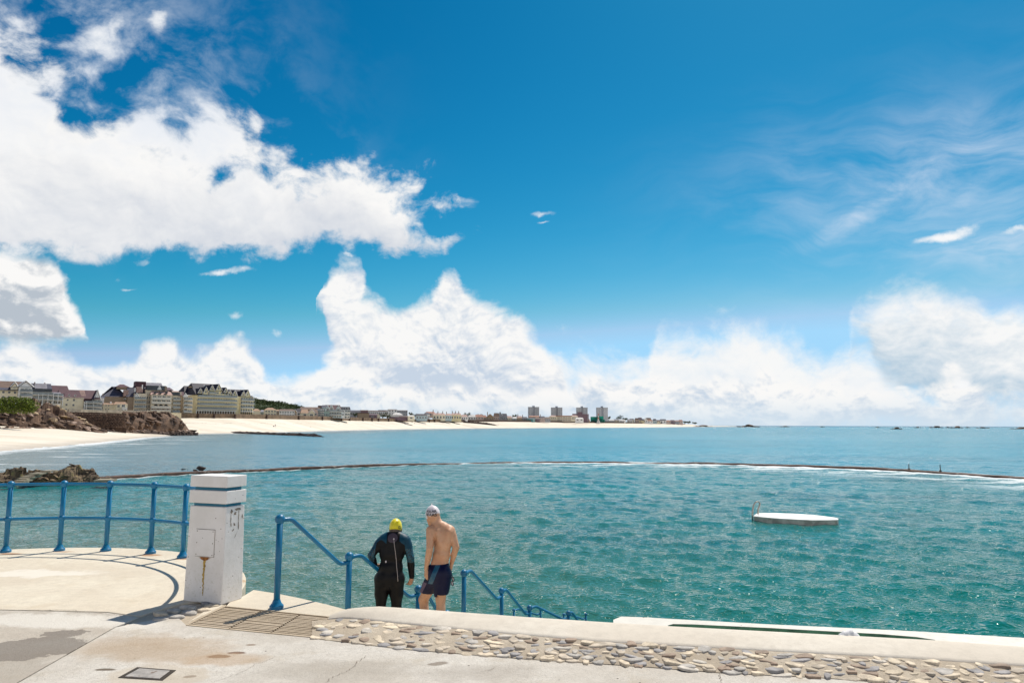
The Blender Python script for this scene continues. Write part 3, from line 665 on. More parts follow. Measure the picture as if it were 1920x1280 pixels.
# outer ledge with its green channel
ZL = -.15
lo_ = [xy(x, y, ZL) for x, y in ((1150, 1161), (1165, 1155), (1200, 1156), (1432, 1169), (1687, 1181), (1920, 1195), (2100, 1206))]
e_ = Vector(lo_[-1]) - Vector(lo_[-2]); lo_.append(tuple(Vector(lo_[-1]) + e_.normalized() * 30))
slot = [xy(x, y, ZL) for x, y in ((1252, 1171.5), (1262, 1168.8), (1300, 1169.5), (1440, 1176), (1575, 1183.5), (1650, 1187.5), (1717, 1193), (1752, 1198.3))]
def inner(x): p = along(cf, x); return (p.x, p.y - .05)
base_in = [inner(x) for x in np.linspace(1.0, slot[0][0] - .02, 6)]
left = lo_[:3] + [xy(1262, 1160, ZL)]
b = MB()
b.prism([lo_[0], lo_[1], lo_[2], (slot[0][0] - .0, along([Vector((*p, 0)) for p in lo_], slot[0][0]).y), slot[0], inner(slot[0][0]), inner(1.0)], WATER - 2, ZL)
o1 = along([Vector((*p, 0)) for p in lo_], slot[0][0]); o2 = along([Vector((*p, 0)) for p in lo_], slot[-1][0])
mid = [(p.x, p.y) for p in [o1] + [Vector((*q, 0)) for q in lo_ if o1.x < q[0] < o2.x] + [o2]] + slot[::-1]
b.prism(mid, WATER - 2, ZL)
b.prism([(o2.x, o2.y)] + [q for q in lo_ if q[0] > o2.x] + [inner(30), inner(slot[-1][0]), slot[-1]], WATER - 2, ZL)
ledge = b.build('outer_ledge', M['ledge']); tag(ledge, kind='structure')
# dark green channel: floor and the algae band on the outer wall
inn = [inner(x) for x in np.linspace(slot[0][0], slot[-1][0], 12)]
MB().prism(slot + inn[::-1], -1.2, -.75).build('channel_floor', M['algae'], ledge)
vs = []; fs = []
for i, p in enumerate(slot):
    q = Vector(p) + Vector((-.0, -.006)); vs += [(q.x, q.y, -.76), (q.x, q.y, ZL - .003)]
    if i: k = 2 * i; fs.append((k - 2, k, k + 1, k - 1))
MB().add(vs, fs).build('algae_band', M['algae'], ledge)
# ------------------------------------------------------------------ white pillar
def pillar():
    n0 = onz(415, 1133.8); th = math.radians(-20); ux = Vector((-math.cos(th), -math.sin(th), 0)); uy = Vector((math.cos(math.radians(69)), math.sin(math.radians(69)), 0))
    w, d = .57, .345
    root = empty('pillar', n0); tag(root, 'white painted square pillar with two teal bands and a rust stain', 'pillar')
    h = 1.478
    m_, t, b, P_ = new_mat('chipped white paint')
    n = t.noise(P_, 3, 6, .65); c = t.mix(t.sm(n, .35, .65), (.76, .73, .70), (.83, .80, .78))
    c = t.mix(t.m('MULTIPLY', t.sm(t.noise(P_, 18, 7, .75), .66, .74), .5), c, (.36, .34, .29))
    s_ = t.node('ShaderNodeSeparateXYZ'); t.put(s_.inputs[0], P_)
    low = t.sm(s_.outputs[2], .0, .75, 1.0, 0.0)
    c = t.mix(t.m('MULTIPLY', t.m('MULTIPLY', t.sm(t.noise(P_, 26, 6, .7), .54, .66), low), .4), c, (.40, .37, .25))
    sp = t.vor(P_, 16.0); c = t.mix(t.m('MULTIPLY', t.m('LESS_THAN', sp, .10), t.m('GREATER_THAN', n, .52)), c, (.10, .06, .04))
    t.put(b.inputs['Base Color'], c); b.inputs['Roughness'].default_value = .55
    bn = t.node('ShaderNodeBump'); bn.inputs['Distance'].default_value = .004; t.put(bn.inputs['Height'], t.noise(P_, 25, 6, .65)); t.put(b.inputs['Normal'], bn.outputs[0])
    M['pillar'] = m_
    M['scrape'] = simple('bare grey render', (.24, .20, .16), .9, .3, 20)
    def P(a, c_, z, k=0.0):                                  # a along left face, c_ depth; k widens
        tp = .018 * z / h
        a2 = (a * (1 - 2 * tp / w) + tp); c2 = (c_ * (1 - 2 * tp / d) + tp)
        return ux * a2 + uy * c2 + Vector((0, 0, z))
    def blk(name, z0, z1, g, mat, bev=.008):
        vs = [P(a, c_, z) for z in (z0, z1) for a, c_ in ((-g, -g), (w + g, -g), (w + g, d + g), (-g, d + g))]
        return MB().add(vs, [(3, 2, 1, 0), (4, 5, 6, 7), (0, 1, 5, 4), (1, 2, 6, 5), (2, 3, 7, 6), (3, 0, 4, 7)][:]).build(name, mat, root, bevel=bev)
    def fix(o):
        bm = bmesh.new(); bm.from_mesh(o.data); bmesh.ops.recalc_face_normals(bm, faces=bm.faces); bm.to_mesh(o.data); bm.free(); return o
    f = h / 1.0
    z = [0, .755 * f, .780 * f, .8825 * f, .909 * f, h]
    fix(blk('shaft', z[0], z[1], 0, M['pillar'], .012)); fix(blk('painted_band', z[1] - .004, z[2] + .004, -.035, M['groove_blue'], 0))
    fix(blk('collar_block', z[2], z[3], .012, M['pillar'])); fix(blk('painted_band', z[3] - .004, z[4] + .004, -.035, M['groove_blue'], 0)); fix(blk('cap_block', z[4], z[5], .012, M['pillar']))
    # access panel on the left face
    def F(a, z_, out=.004): return P(a, 0, z_) - uy * out
    pz0, pz1 = .535, .845; pa0, pa1 = .15, .435
    bk = MB().add([F(pa0 - .006, pz0 - .006, .001), F(pa1 + .006, pz0 - .006, .001), F(pa1 + .006, pz1 + .006, .001), F(pa0 - .006, pz1 + .006, .001)], [(0, 1, 2, 3)]).build('panel_gap', M['scrape'], root)
    vs = [F(a, z_, o_) for o_ in (-.004, .008) for a, z_ in ((pa0, pz0), (pa1, pz0), (pa1, pz1), (pa0, pz1))]
    pn = fix(MB().add(vs, [(0, 1, 2, 3), (4, 5, 6, 7), (0, 1, 5, 4), (1, 2, 6, 5), (2, 3, 7, 6), (3, 0, 4, 7)]).build('access_panel', M['pillar'], root))
    for a in (pa0 + .02, pa1 - .02):
        for z_ in (pz0 + .02, (pz0 + pz1) / 2, pz1 - .02): MB().ball(F(a, z_, .009), (.006, .006, .006), 8, 5).build('screw', M['scrape'], pn)
    # rust run below the panel: a thin crust with ragged edges
    g = random.Random(4); M['rust_run'] = simple('yellow rust run', (.46, .30, .06), .8, .25, 30, var2=((.20, .085, .02), 22, .56))
    def crust(name, cx, zt, zb, wf, mat, face=F, n=26, th=.0022):
        vs = []; fs = []
        for i in range(n + 1):
            q = i / n; z_ = zt + (zb - zt) * q; ww = wf(q) * g.uniform(.6, 1.15); cc_ = cx + g.uniform(-.006, .006)
            vs += [face(cc_ - ww / 2, z_, th), face(cc_ + ww / 2, z_, th)]
            if i: k = 2 * i; fs.append((k - 2, k, k + 1, k - 1))
        return MB().add(vs, fs).build(name, mat, root)
    crust('rust_stain', .285, pz0 - .008, pz0 - .05, lambda q: .16 * (1 - q) ** .7 + .03, M['rust'], th=.003)
    crust('rust_stain', .285, pz0 - .03, pz0 - .45, lambda q: .032 * (1 - q) + .012, M['rust_run'])
    # paint flaked off on the right face in an irregular patch
    def R_(a, z_, out=.002): return P(0, a, z_) - Vector((-math.sin(th), math.cos(th), 0)).cross(Vector((0, 0, 1))) * 0 + (-ux) * out
    def flake(c, z_, w_, h_, rot=0):
        n = 14; vs = []
        for k in range(n):
            a = 2 * math.pi * k / n; r = g.uniform(.55, 1.15); u, v = w_ / 2 * r * math.cos(a), h_ / 2 * r * math.sin(a)
            vs.append(R_(c + u * math.cos(rot) - v * math.sin(rot), z_ + u * math.sin(rot) + v * math.cos(rot)))
        return MB().add(vs, [tuple(range(n))]).build('paint_flake', M['scrape'], root)
    for a in ((.105, 1.06, .05, .06), (.095, .96, .022, .13), (.10, .90, .02, .05), (.215, 1.075, .12, .03), (.235, 1.00, .022, .15), (.235, .88, .02, .11), (.17, 1.03, .05, .05, .8), (.16, .90, .03, .05, .5), (.15, .84, .02, .03), (.19, .77, .008, .10, -.6), (.13, .83, .02, .02), (.30, .985, .03, .05), (.315, .96, .015, .03, .6), (.03, .93, .012, .015), (.26, .50, .01, .012), (.30, .60, .01, .012)):
        flake(*a)
    return root, n0
pil, pn0 = pillar()

# ------------------------------------------------------------------ blue railings
def post(name_root, base, h, r=.029, parent=None, foot=True, mid=None, ball=True, seg=14):
    b = MB(); p0 = Vector(base); b.tube([p0, p0 + Vector((0, 0, h))], r, seg)
    if ball: b.ball(p0 + Vector((0, 0, h)), r * 1.62, 14, 10)
    if mid: b.ball(p0 + Vector((0, 0, mid)), r * 1.5, 14, 10)
    o = b.build('post', M['blue_paint'], parent, smooth=True)
    if foot:
        f = MB(); f.tube([p0 + Vector((0, 0, .002)), p0 + Vector((0, 0, .035))], r * 2.2, 20); f.tube([p0 + Vector((0, 0, .0355)), p0 + Vector((0, 0, .062)), p0 + Vector((0, 0, .10))], [r * 2.1, r * 1.5, r * 1.08], 18)
        f.build('foot', M['blue_paint'], o, autosmooth=True)
    return o
tr = empty('railing', (TC[0], TC[1], 0)); tag(tr, 'curved blue two-rail railing around the edge of the round terrace', 'railing')
inv = -Vector((TC[0], TC[1], 0))
aa = [math.atan2(onz(x, y).y - TC[1], onz(x, y).x - TC[0]) for x, y in ((344, 1045), (278, 1038), (200, 1032), (111, 1032), (10, 1035))]
aa = sorted(aa); step = (aa[-1] - aa[1]) / 3; aa += [aa[-1] + step, aa[-1] + 2 * step]
hp = 1.09
for a in aa:
    post('post', (TR * math.cos(a), TR * math.sin(a), 0), hp, .038, tr, True, .53)
pe = pn0 + inv; a_end = math.atan2(pe.y, pe.x) + .045
for z in (hp, .53):
    pts = [(TR * math.cos(a), TR * math.sin(a), z) for a in np.linspace(a_end, aa[-1], 70)]
    pts[0] = (pts[1][0] + .0, pts[1][1] - .02, z)
    MB().tube(pts, .025, 12).build('rail', M['blue_paint'], tr, smooth=True)

# stair rails
SD = Vector((.552, .834, 0)); SLOPE = .585
P1 = onz(520.5, 1140)
def stair_rail(label, tops, hs, r, rr, foot0=True, sag=True):
    root = empty('handrail', tops[0] - Vector((0, 0, hs[0]))); tag(root, label, 'handrail', 'blue handrails of the bathing steps'); o0 = root.location
    for i, (t_, h_) in enumerate(zip(tops, hs)):
        post('post', t_ - Vector((0, 0, h_)) - o0, h_, r, root, foot0 and i == 0)
    for i in range(len(tops) - 1):
        a, c = tops[i] - o0, tops[i + 1] - o0; d = c - a; L = math.hypot(d.x, d.y); hd = Vector((d.x, d.y, 0)).normalized()
        ctrl = [a, a + hd * .17 * L, None, None, c]; k1, k2 = .22, .20; dz = -.05 if sag else 0
        pts = []
        pA, pB = a + Vector((0, 0, -.01)), c + Vector((0, 0, -.07))
        for q in np.linspace(0, 1, 36):
            s = 0 if q < k1 * .5 else (1 if q > 1 - k2 * .5 else (q - k1 * .5) / (1 - k1 * .5 - k2 * .5))
            e = .10; s2 = s
            if s < e: s2 = s * s / (2 * e)
            elif s > 1 - e: s2 = 1 - e - (1 - s) ** 2 / (2 * e) + 0
            else: s2 = s - e / 2
            s2 = s2 / (1 - e)
            p = pA.lerp(pB, q); p.z = pA.z + (pB.z - pA.z) * min(1, max(0, s2)); pts.append(p)
        MB().tube(pts, rr, 12).build('rail', M['blue_paint'], root, smooth=True)
    return root
def top_on(px, py, Y): return at(px, py, Y)
tP = [top_on(525, 973, P1.y), top_on(655, 1043, 9.28), top_on(784.5, 1104, 10.42), top_on(838, 1150, 11.6)]
stair_rail('blue handrail starting at the tall post beside the grating, passing behind the two swimmers', tP, [tP[0].z, .97, 1.02, .9], .036, .025)
tQ = [top_on(870, 1074, 9.5), top_on(940.5, 1107, 11.1), top_on(993, 1139, 12.0), top_on(1066, 1149, 13.0), top_on(1105, 1175, 13.8)]
stair_rail('blue handrail starting right of the bare-backed swimmer and running down to the water', tQ, [.95, 1.0, 1.0, .9, .9], .030, .022, False)
tR = [top_on(963.5, 1143, 13.3), top_on(1013.5, 1142, 14.0), top_on(1057, 1151.5, 14.4), top_on(1098.5, 1151, 15.0)]
stair_rail('farthest and thinnest blue handrail, low over the water beyond the steps', tR, [.9, .9, .85, .85], .018, .016, False)

# steps going down behind the coping
st = empty('bathing_steps', (P1.x, P1.y, 0)); tag(st, 'concrete steps going down into the pool between the blue handrails', 'steps')
side = Vector((SD.y, -SD.x, 0)); o_ = Vector((P1.x, P1.y, 0)); inv = -o_
RISE, TREAD = .17, .17 / SLOPE
for k in range(18):
    s0 = .10 + k * TREAD; z1 = -RISE * (k + 1)
    q = [o_ + SD * s0 - side * .12, o_ + SD * (s0 + TREAD) - side * .12, o_ + SD * (s0 + TREAD) + side * 2.3, o_ + SD * s0 + side * 2.3]
    if True:
        q = [p + inv for p in q]
        MB().prism([(p.x, p.y) for p in q], -4.6, z1).build('step', M['terrace'], st, bevel=.01)

# ------------------------------------------------------------------ small white cloth by the channel
def cloth():
    c = onz(1592, 1190, .15); g = random.Random(5); n = 14; vs = []; fs = []
    for i in range(n):
        for j in range(7):
            u, v = i / (n - 1) - .5, j / 6 - .5; e = max(0, 1 - (2 * abs(u)) ** 3) * max(0, 1 - (2 * abs(v)) ** 3)
            vs.append((c.x + u * .17 + g.uniform(-.005, .005), c.y - .01 + v * .09 + g.uniform(-.005, .005), .150 + e * (.045 + g.uniform(-.018, .018))))
            if i and j: k = i * 7 + j; fs.append((k - 8, k - 1, k, k - 7))
    o = MB().add(vs, fs).build('cloth', simple('white cloth', (.75, .75, .76), .8), smooth=True); tag(o, 'small crumpled white cloth lying on the edge of the green channel', 'cloth')
cloth()

# ------------------------------------------------------------------ pool wall far out
def pool_wall():
    g = random.Random(2); m_ = simple('weedy wall', (.085, .045, .03), .75, .4, .8, .05, 3, var2=((.26, .21, .17), 1.4, .55)); P = WALL; L = []
    for a, c in zip(P[:-1], P[1:]):
        n = max(2, int((c - a).length / 1.0))
        for i in range(n): L.append(a.lerp(c, i / n))
    vs = []; fs = []; nz = 0.0; dep = 0.0
    for i, p in enumerate(L):
        d = (L[min(i + 1, len(L) - 1)] - L[max(i - 1, 0)]).normalized(); s = Vector((-d.y, d.x, 0))
        nz = nz * .8 + g.uniform(-.04, .04); dep = .5 + .5 * math.sin(i * .13) * math.sin(i * .037 + 1)
        z = WATER + .17 + nz + (.05 if p.x > 20 else 0) - .10 * dep * (0 < p.x < 22)
        w = .55
        for o_, zz in ((-w - .12, WATER - 2), (-w, z - .03), (-w + .12, z), (w - .12, z + g.uniform(-.02, .02)), (w, z - .03), (w + .12, WATER - 2)): q = p + s * o_; vs.append((q.x, q.y, zz))
        if i:
            for j in range(5): k = 6 * i + j; fs.append((k - 6, k - 5, k + 1, k))
    o = MB().add(vs, fs).build('pool_wall', m_); tag(o, 'low dark weedy wall curving across the sea around the tidal pool', 'wall')
    return m_
M['weed'] = pool_wall()
M['pole'] = simple('dark iron pole', (.05, .045, .04), .6)
for (px, y0, y1, lb) in ((1704, 873, 884, 'left one of two thin dark poles standing on the pool wall'), (1763.5, 875, 888, 'right one of two thin dark poles standing on the pool wall')):
    a = along(sorted(WALL, key=lambda p: p.x), at(px, y1, 70).x * 1.0); p = None
    for q, r_ in zip(WALL[:-1], WALL[1:]):
        for i in range(60):
            w_ = q.lerp(r_, i / 60); d = ray(px, y1)
            if p is None and w_.x / w_.y > d.x / d.y: p = w_
    h_ = (y1 - y0) / FPX * p.y
    b = MB(); b.tube([(p.x, p.y, WATER - .3), (p.x, p.y, WATER + .15 + h_)], .045, 8); b.tube([(p.x, p.y, WATER + .1), (p.x, p.y, WATER + .32)], .12, 8)
    o = b.build('marker_pole', M['pole']); tag(o, lb, 'pole', 'poles on the pool wall')

# ------------------------------------------------------------------ swimming raft
def raft():
    zt = WATER + .24
    ol = [(395, 495), (420, 474), (452, 455), (620, 452), (780, 455), (950, 462), (1100, 470), (1260, 484), (1400, 500), (1500, 514), (1548, 526), (1565, 537), (1540, 546), (1440, 549), (1200, 549), (1000, 541), (800, 530), (640, 518), (500, 506)]
    P = [onz(1360 + x / 7.385, 900 + y / 7.385, zt) for x, y in ol]; c = sum(P, Vector()) / len(P)
    P = [Vector((p.x, c.y + (p.y - c.y) * 1.0, 0)) for p in P]; c = Vector((c.x, c.y, WATER))
    root = empty('swimming_raft', c); tag(root, 'white oval swimming raft with steel ladder floating in the pool', 'raft')
    M['raft_top'] = simple('raft deck', (.84, .81, .77), .7, .06, 2); M['raft_side'] = simple('raft side', (.44, .41, .36), .7, .3, 2.5, var2=((.24, .15, .07), 3.5, .57))
    q = [(p.x - c.x, p.y - c.y) for p in P]
    MB().prism(q, -.30, .205).build('hull', M['raft_side'], root, bevel=.02)
    MB().prism([(x * 1.012, y * 1.012) for x, y in q], .207, .245).build('deck', M['raft_top'], root, bevel=.012)
    M['steel'] = simple('tarnished steel', (.46, .40, .36), .35, .3, 8, metal=.8)
    lad = empty('ladder', (0, 0, 0)); lad.parent = root
    def lp(cx, cy, Y): w_ = at(1360 + cx / 7.385, 900 + cy / 7.385, Y); return w_ - c
    Yl = c.y + .35
    for k, (a_, c_) in enumerate((((372, 545), (368, 480)), ((386, 500), (382, 470)))): pass
    for off, Yo in ((0, Yl - .25), (1, Yl + .25)):
        sh = 0 if off == 0 else 12
        base = [(372, 560), (370, 480), (374, 400), (388, 340), (410, 305), (438, 292), (462, 300), (474, 325), (462, 365), (448, 400), (446, 470)]
        pts = [lp(x + sh, y, Yo) for x, y in base]
        MB().tube(pts, .022, 8).build('rail', M['steel'], lad, smooth=True)
    for y in (470, 520, 552): MB().tube([lp(372, y, Yl - .25), lp(384, y, Yl + .25)], .018, 8).build('rung', M['steel'], lad)
raft()
# ------------------------------------------------------------------ people: one continuous skin from a distance field
def surface_nets(d, org, h):
    s = d < 0; nx, ny, nz = d.shape
    c = np.zeros((nx - 1, ny - 1, nz - 1), int); cnt = np.zeros(c.shape); pos = np.zeros(c.shape + (3,))
    for a in (0, 1):
        for b_ in (0, 1):
            for e in (0, 1): c += s[a:nx - 1 + a, b_:ny - 1 + b_, e:nz - 1 + e]
    act = (c > 0) & (c < 8)
    for ax in range(3):
        o1, o2 = [q for q in range(3) if q != ax]
        for a in (0, 1):
            for b_ in (0, 1):
                st_ = [0, 0, 0]; st_[o1] = a; st_[o2] = b_; en = list(st_); en[ax] = 1
                sl = lambda o: tuple(slice(o[i], d.shape[i] - 1 + o[i]) for i in range(3))
                d0, d1 = d[sl(st_)], d[sl(en)]; cr = (d0 < 0) != (d1 < 0)
                tt = np.where(cr, d0 / np.where(cr, d0 - d1, 1), 0)
                for i in range(3): pos[..., i] += np.where(cr, (tt if i == ax else st_[i]), 0)
                cnt += cr
    idx = -np.ones(c.shape, int); ii = np.argwhere(act); idx[act] = np.arange(len(ii))
    V = (ii + pos[act] / cnt[act][:, None]) * h + org
    Q = []
    for ax in range(3):
        o1, o2 = [(1, 2), (2, 0), (0, 1)][ax]
        st_ = [1, 1, 1]; st_[ax] = 0
        sa = tuple(slice(st_[i], d.shape[i] - 1) for i in range(3)); en = list(st_); en[ax] += 1
        sb = tuple(slice(en[i], d.shape[i] - 1 + (1 if i == ax else 0)) for i in range(3))
        a, b_ = s[sa], s[sb]; m0 = min(a.shape[ax], b_.shape[ax]); cut = tuple(slice(0, m0) if i == ax else slice(None) for i in range(3)); a, b_ = a[cut], b_[cut]
        p = np.argwhere(a != b_) + np.array(st_); fl = a[a != b_]
        def I(da, db):
            q = p.copy(); q[:, o1] -= da; q[:, o2] -= db; return idx[q[:, 0], q[:, 1], q[:, 2]]
        q4 = np.stack([I(1, 1), I(0, 1), I(0, 0), I(1, 0)], 1); q4[~fl] = q4[~fl][:, ::-1]; Q.append(q4)
    Q = np.concatenate(Q); Q = Q[(Q >= 0).all(1)]
    return V, Q
class Body:
    def __init__(s, lo, hi, h=.0065):
        s.h = h; s.lo = np.array(lo); n = np.ceil((np.array(hi) - s.lo) / h).astype(int) + 1; s.n = n
        s.ax = [s.lo[i] + h * np.arange(n[i]) for i in range(3)]; s.d = np.full(n, .2, np.float32)
    def _box(s, lo, hi, pad):
        sl = []
        for i in range(3):
            a = max(0, int((lo[i] - pad - s.lo[i]) / s.h)); b = min(s.n[i], int((hi[i] + pad - s.lo[i]) / s.h) + 2); sl.append(slice(a, max(a + 1, b)))
        g = np.meshgrid(*[s.ax[i][sl[i]] for i in range(3)], indexing='ij'); return tuple(sl), g
    def _put(s, sl, q, k, sub=False):
        a = s.d[sl]
        if sub:
            h_ = np.clip(.5 - .5 * (q + a) / k, 0, 1); s.d[sl] = a * (1 - h_) + (-q) * h_ + k * h_ * (1 - h_)
        else:
            h_ = np.clip(.5 + .5 * (a - q) / k, 0, 1); s.d[sl] = a * (1 - h_) + q * h_ - k * h_ * (1 - h_)
    def cap(s, a, b, ra, rb, k=.02, flat=None, sub=False):
        """tapered limb from a to b; flat=(axis vector, factor) squashes it"""
        a = np.array(a, float); b = np.array(b, float); R = max(ra, rb)
        sl, (X, Y, Z) = s._box(np.minimum(a, b) - R, np.maximum(a, b) + R, .09)
        px, py, pz = X - a[0], Y - a[1], Z - a[2]; ab = b - a
        if flat is not None:
            n = np.array(flat[0], float); n /= np.linalg.norm(n); f = flat[1]; dn = px * n[0] + py * n[1] + pz * n[2]; abn = ab @ n
            px, py, pz = px + n[0] * dn * (f - 1), py + n[1] * dn * (f - 1), pz + n[2] * dn * (f - 1); ab = ab + n * abn * (f - 1)
        t = np.clip((px * ab[0] + py * ab[1] + pz * ab[2]) / (ab @ ab + 1e-9), 0, 1)
        q = np.sqrt((px - t * ab[0]) ** 2 + (py - t * ab[1]) ** 2 + (pz - t * ab[2]) ** 2) - (ra + (rb - ra) * t)
        s._put(sl, q.astype(np.float32), k, sub)
    def ell(s, c, r, k=.02, M_=None, sub=False):
        c = np.array(c, float); r = np.array(r, float); R = r.max()
        sl, (X, Y, Z) = s._box(c - R, c + R, .09); P = np.stack([X - c[0], Y - c[1], Z - c[2]], -1)
        if M_ is not None: P = P @ np.array(M_)
        k0 = np.sqrt(((P / r) ** 2).sum(-1)); k1 = np.sqrt(((P / (r * r)) ** 2).sum(-1)) + 1e-6
        s._put(sl, (k0 * (k0 - 1) / k1).astype(np.float32), k, sub)
    def mesh(s, name, mats, midx=None, keep=None, inflate=0.0):
        d = s.d - inflate
        if keep is not None:
            X, Y, Z = np.meshgrid(*s.ax, indexing='ij'); d = np.maximum(d, keep(X, Y, Z)).astype(np.float32)
        V, Q = surface_nets(d, s.lo, s.h)
        # relax a little
        for _ in range(3):
            A = np.zeros_like(V); C = np.zeros(len(V))
            for i in range(4):
                a, b = Q[:, i], Q[:, (i + 1) % 4]; np.add.at(A, a, V[b]); np.add.at(C, a, 1); np.add.at(A, b, V[a]); np.add.at(C, b, 1)
            V = V * .5 + .5 * A / np.maximum(C, 1)[:, None]
        ce = V[Q].mean(1); mi = None if midx is None else midx(ce)
        return big_mesh(name, V, Q, mats, True, mi)
def obj_at(name, me, root):
    me.transform(Matrix.Translation(-root.location)); o = bpy.data.objects.new(name, me); link(o, root); return o
def A3(v): return np.array([v.x, v.y, v.z])
def hand(B, wrist, knuckle, palm_n, side, curl=.35, L=1.0, spread=.4, ph=.005):
    """palm, four fingers of unequal length and a thumb; palm_n is the way the palm faces, side points to the thumb"""
    w = np.array(wrist); kn = np.array(knuckle); f = (kn - w); f /= np.linalg.norm(f); n = np.array(palm_n, float); n -= f * (n @ f); n /= np.linalg.norm(n)
    sd = np.array(side, float); sd -= f * (sd @ f); sd -= n * (sd @ n); sd /= np.linalg.norm(sd)
    B.cap(w, w + f * .075, .024, .034, .02, flat=(n, 1.75)); B.cap(w + f * .03, w + f * .085 , .028, .036, .02, flat=(n, 1.9))
    for i, (o_, l1, l2) in enumerate(((.030, .040, .038), (.010, .045, .043), (-.011, .042, .040), (-.031, .033, .032))):
        b0 = w + f * (.083 - .004 * abs(i - 1)) + sd * o_; d1 = f * math.cos(curl) + n * math.sin(curl) + sd * (o_ * spread * 2); d1 /= np.linalg.norm(d1)
        p1 = b0 + d1 * l1 * L; c2 = curl * 2.1; d2 = f * math.cos(c2) + n * math.sin(c2); p2 = p1 + d2 * l2 * L
        B.cap(b0 - f * .02, p1, .0098, .0090, .004); B.cap(p1, p2, .0088, .0072, .004)
    t0 = w + f * .025 + sd * .026; t1 = t0 + f * .038 + sd * .024 + n * .010; t2 = t1 + f * .034 + sd * .004 + n * .012
    B.cap(t0, t1, .0135, .011, .010); B.cap(t1, t2, .0105, .0085, .005)

M['skin'] = None
def skin_mat(name, col, col2):
    m_, t, b, P_ = new_mat(name); n = t.noise(P_, 9, 5, .6); c = t.mix(t.sm(n, .3, .7), col, col2); c = t.mix(t.m('MULTIPLY', t.sm(t.noise(P_, 28, 5, .7), .52, .70), .35), c, (col[0] * .95, col[1] * .62, col[2] * .55)); c = t.mix(t.m('MULTIPLY', t.sm(t.noise(P_, 3.5, 3, .5), .5, .65), .3), c, (col[0], col[1] * .72, col[2] * .66))
    bn = t.node('ShaderNodeBump'); bn.inputs['Distance'].default_value = .006; t.put(bn.inputs['Height'], t.noise(P_, 14, 4, .6)); t.put(b.inputs['Normal'], bn.outputs[0])
    t.put(b.inputs['Base Color'], c); b.inputs['Roughness'].default_value = .5; b.inputs['Subsurface Weight'].default_value = .08; b.inputs['Subsurface Radius'].default_value = (.02, .008, .004)
    b.inputs['Subsurface Scale'].default_value = .5
    return m_
M['skin'] = skin_mat('sun-tanned skin', (.46, .24, .13), (.56, .31, .19)); M['skin_pale'] = skin_mat('fair skin', (.53, .28, .155), (.63, .36, .22))
M['mole'] = simple('mole', (.12, .05, .03), .6)
def cloth_mat(name, col, rough=.5, var=.25, sc=60, spec=.4, sheen=.1):
    m_, t, b, P_ = new_mat(name); n = t.noise(P_, sc, 3, .5); t.put(b.inputs['Base Color'], t.mix(n, tuple(c * (1 - var) for c in col), tuple(c * (1 + var) for c in col)))
    b.inputs['Roughness'].default_value = rough; b.inputs['Specular IOR Level'].default_value = spec; b.inputs['Sheen Weight'].default_value = sheen
    bn = t.node('ShaderNodeBump'); bn.inputs['Distance'].default_value = .004; t.put(bn.inputs['Height'], t.noise(P_, 22, 4, .6)); t.put(b.inputs['Normal'], bn.outputs[0]); return m_
M['neoprene'] = cloth_mat('black neoprene', (.0045, .004, .005), .5, spec=.22, sheen=0); M['neoprene_teal'] = cloth_mat('teal neoprene', (.002, .048, .085), .5, spec=.25, sheen=0); M['neoprene_grey'] = cloth_mat('grey neoprene collar', (.065, .045, .060), .5)
# mottled fade between teal and black on the sleeves
def mottled():
    m_, t, b, P_ = new_mat('mottled teal neoprene'); v = t.noise(P_, 70, 3, .6)
    t.put(b.inputs['Base Color'], t.mix(t.sm(v, .47, .53), (.010, .010, .012), (.008, .10, .15))); b.inputs['Roughness'].default_value = .45; return m_
M['mottled'] = mottled()
M['navy'] = cloth_mat('navy lycra', (.002, .003, .030), .5, spec=.25, sheen=0); M['lycra_teal'] = cloth_mat('teal lycra', (.006, .075, .14), .36); M['lycra_purple'] = cloth_mat('dusty purple lycra', (.10, .055, .11), .45)
M['cap_yellow'] = cloth_mat('yellow latex', (.78, .66, .015), .35, .06); M['cap_white'] = cloth_mat('white latex', (.72, .66, .68), .4, .05); M['cap_print'] = simple('black print', (.012, .010, .015), .5)
M['hair'] = simple('short grey-brown hair', (.10, .075, .055), .8, .4, 80)
M['zip'] = simple('silver zip cord', (.45, .38, .36), .4)

def text_on(root, txt, size, c, r, u0, v0, rot, mat, name='lettering', axes=None):
    """lettering wrapped on an ellipsoid cap: c centre, r radii; u to the right, v up, as seen from behind"""
    cu = bpy.data.curves.new('t', 'FONT'); cu.body = txt; cu.size = size; cu.align_x = 'CENTER'; cu.offset = .0008
    to = bpy.data.objects.new('t', cu); COL.objects.link(to); dg = bpy.context.evaluated_depsgraph_get(); dg.update()
    me = bpy.data.meshes.new_from_object(to.evaluated_get(dg)); bpy.data.objects.remove(to); bpy.data.curves.remove(cu)
    bm = bmesh.new(); bm.from_mesh(me); bmesh.ops.triangulate(bm, faces=bm.faces); bmesh.ops.subdivide_edges(bm, edges=[e for e in bm.edges if e.calc_length() > .01], cuts=2)
    for v in bm.verts:
        au = (u0 + v.co.x) / r[0]; av = (v0 + v.co.y) / r[2]
        dirv = Vector((math.sin(au) * math.cos(av), -math.cos(au) * math.cos(av), math.sin(av)))
        dirv = Matrix.Rotation(rot, 3, 'Z') @ dirv
        v.co = Vector((c[0] + dirv.x * (r[0] + .0025), c[1] + dirv.y * (r[1] + .0025), c[2] + dirv.z * (r[2] + .0025)))
    bm.to_mesh(me); bm.free(); me.materials.clear(); me.materials.append(mat); me.name = name
    me.transform(Matrix.Translation(-root.location)); o = bpy.data.objects.new(name, me); link(o, root); return o

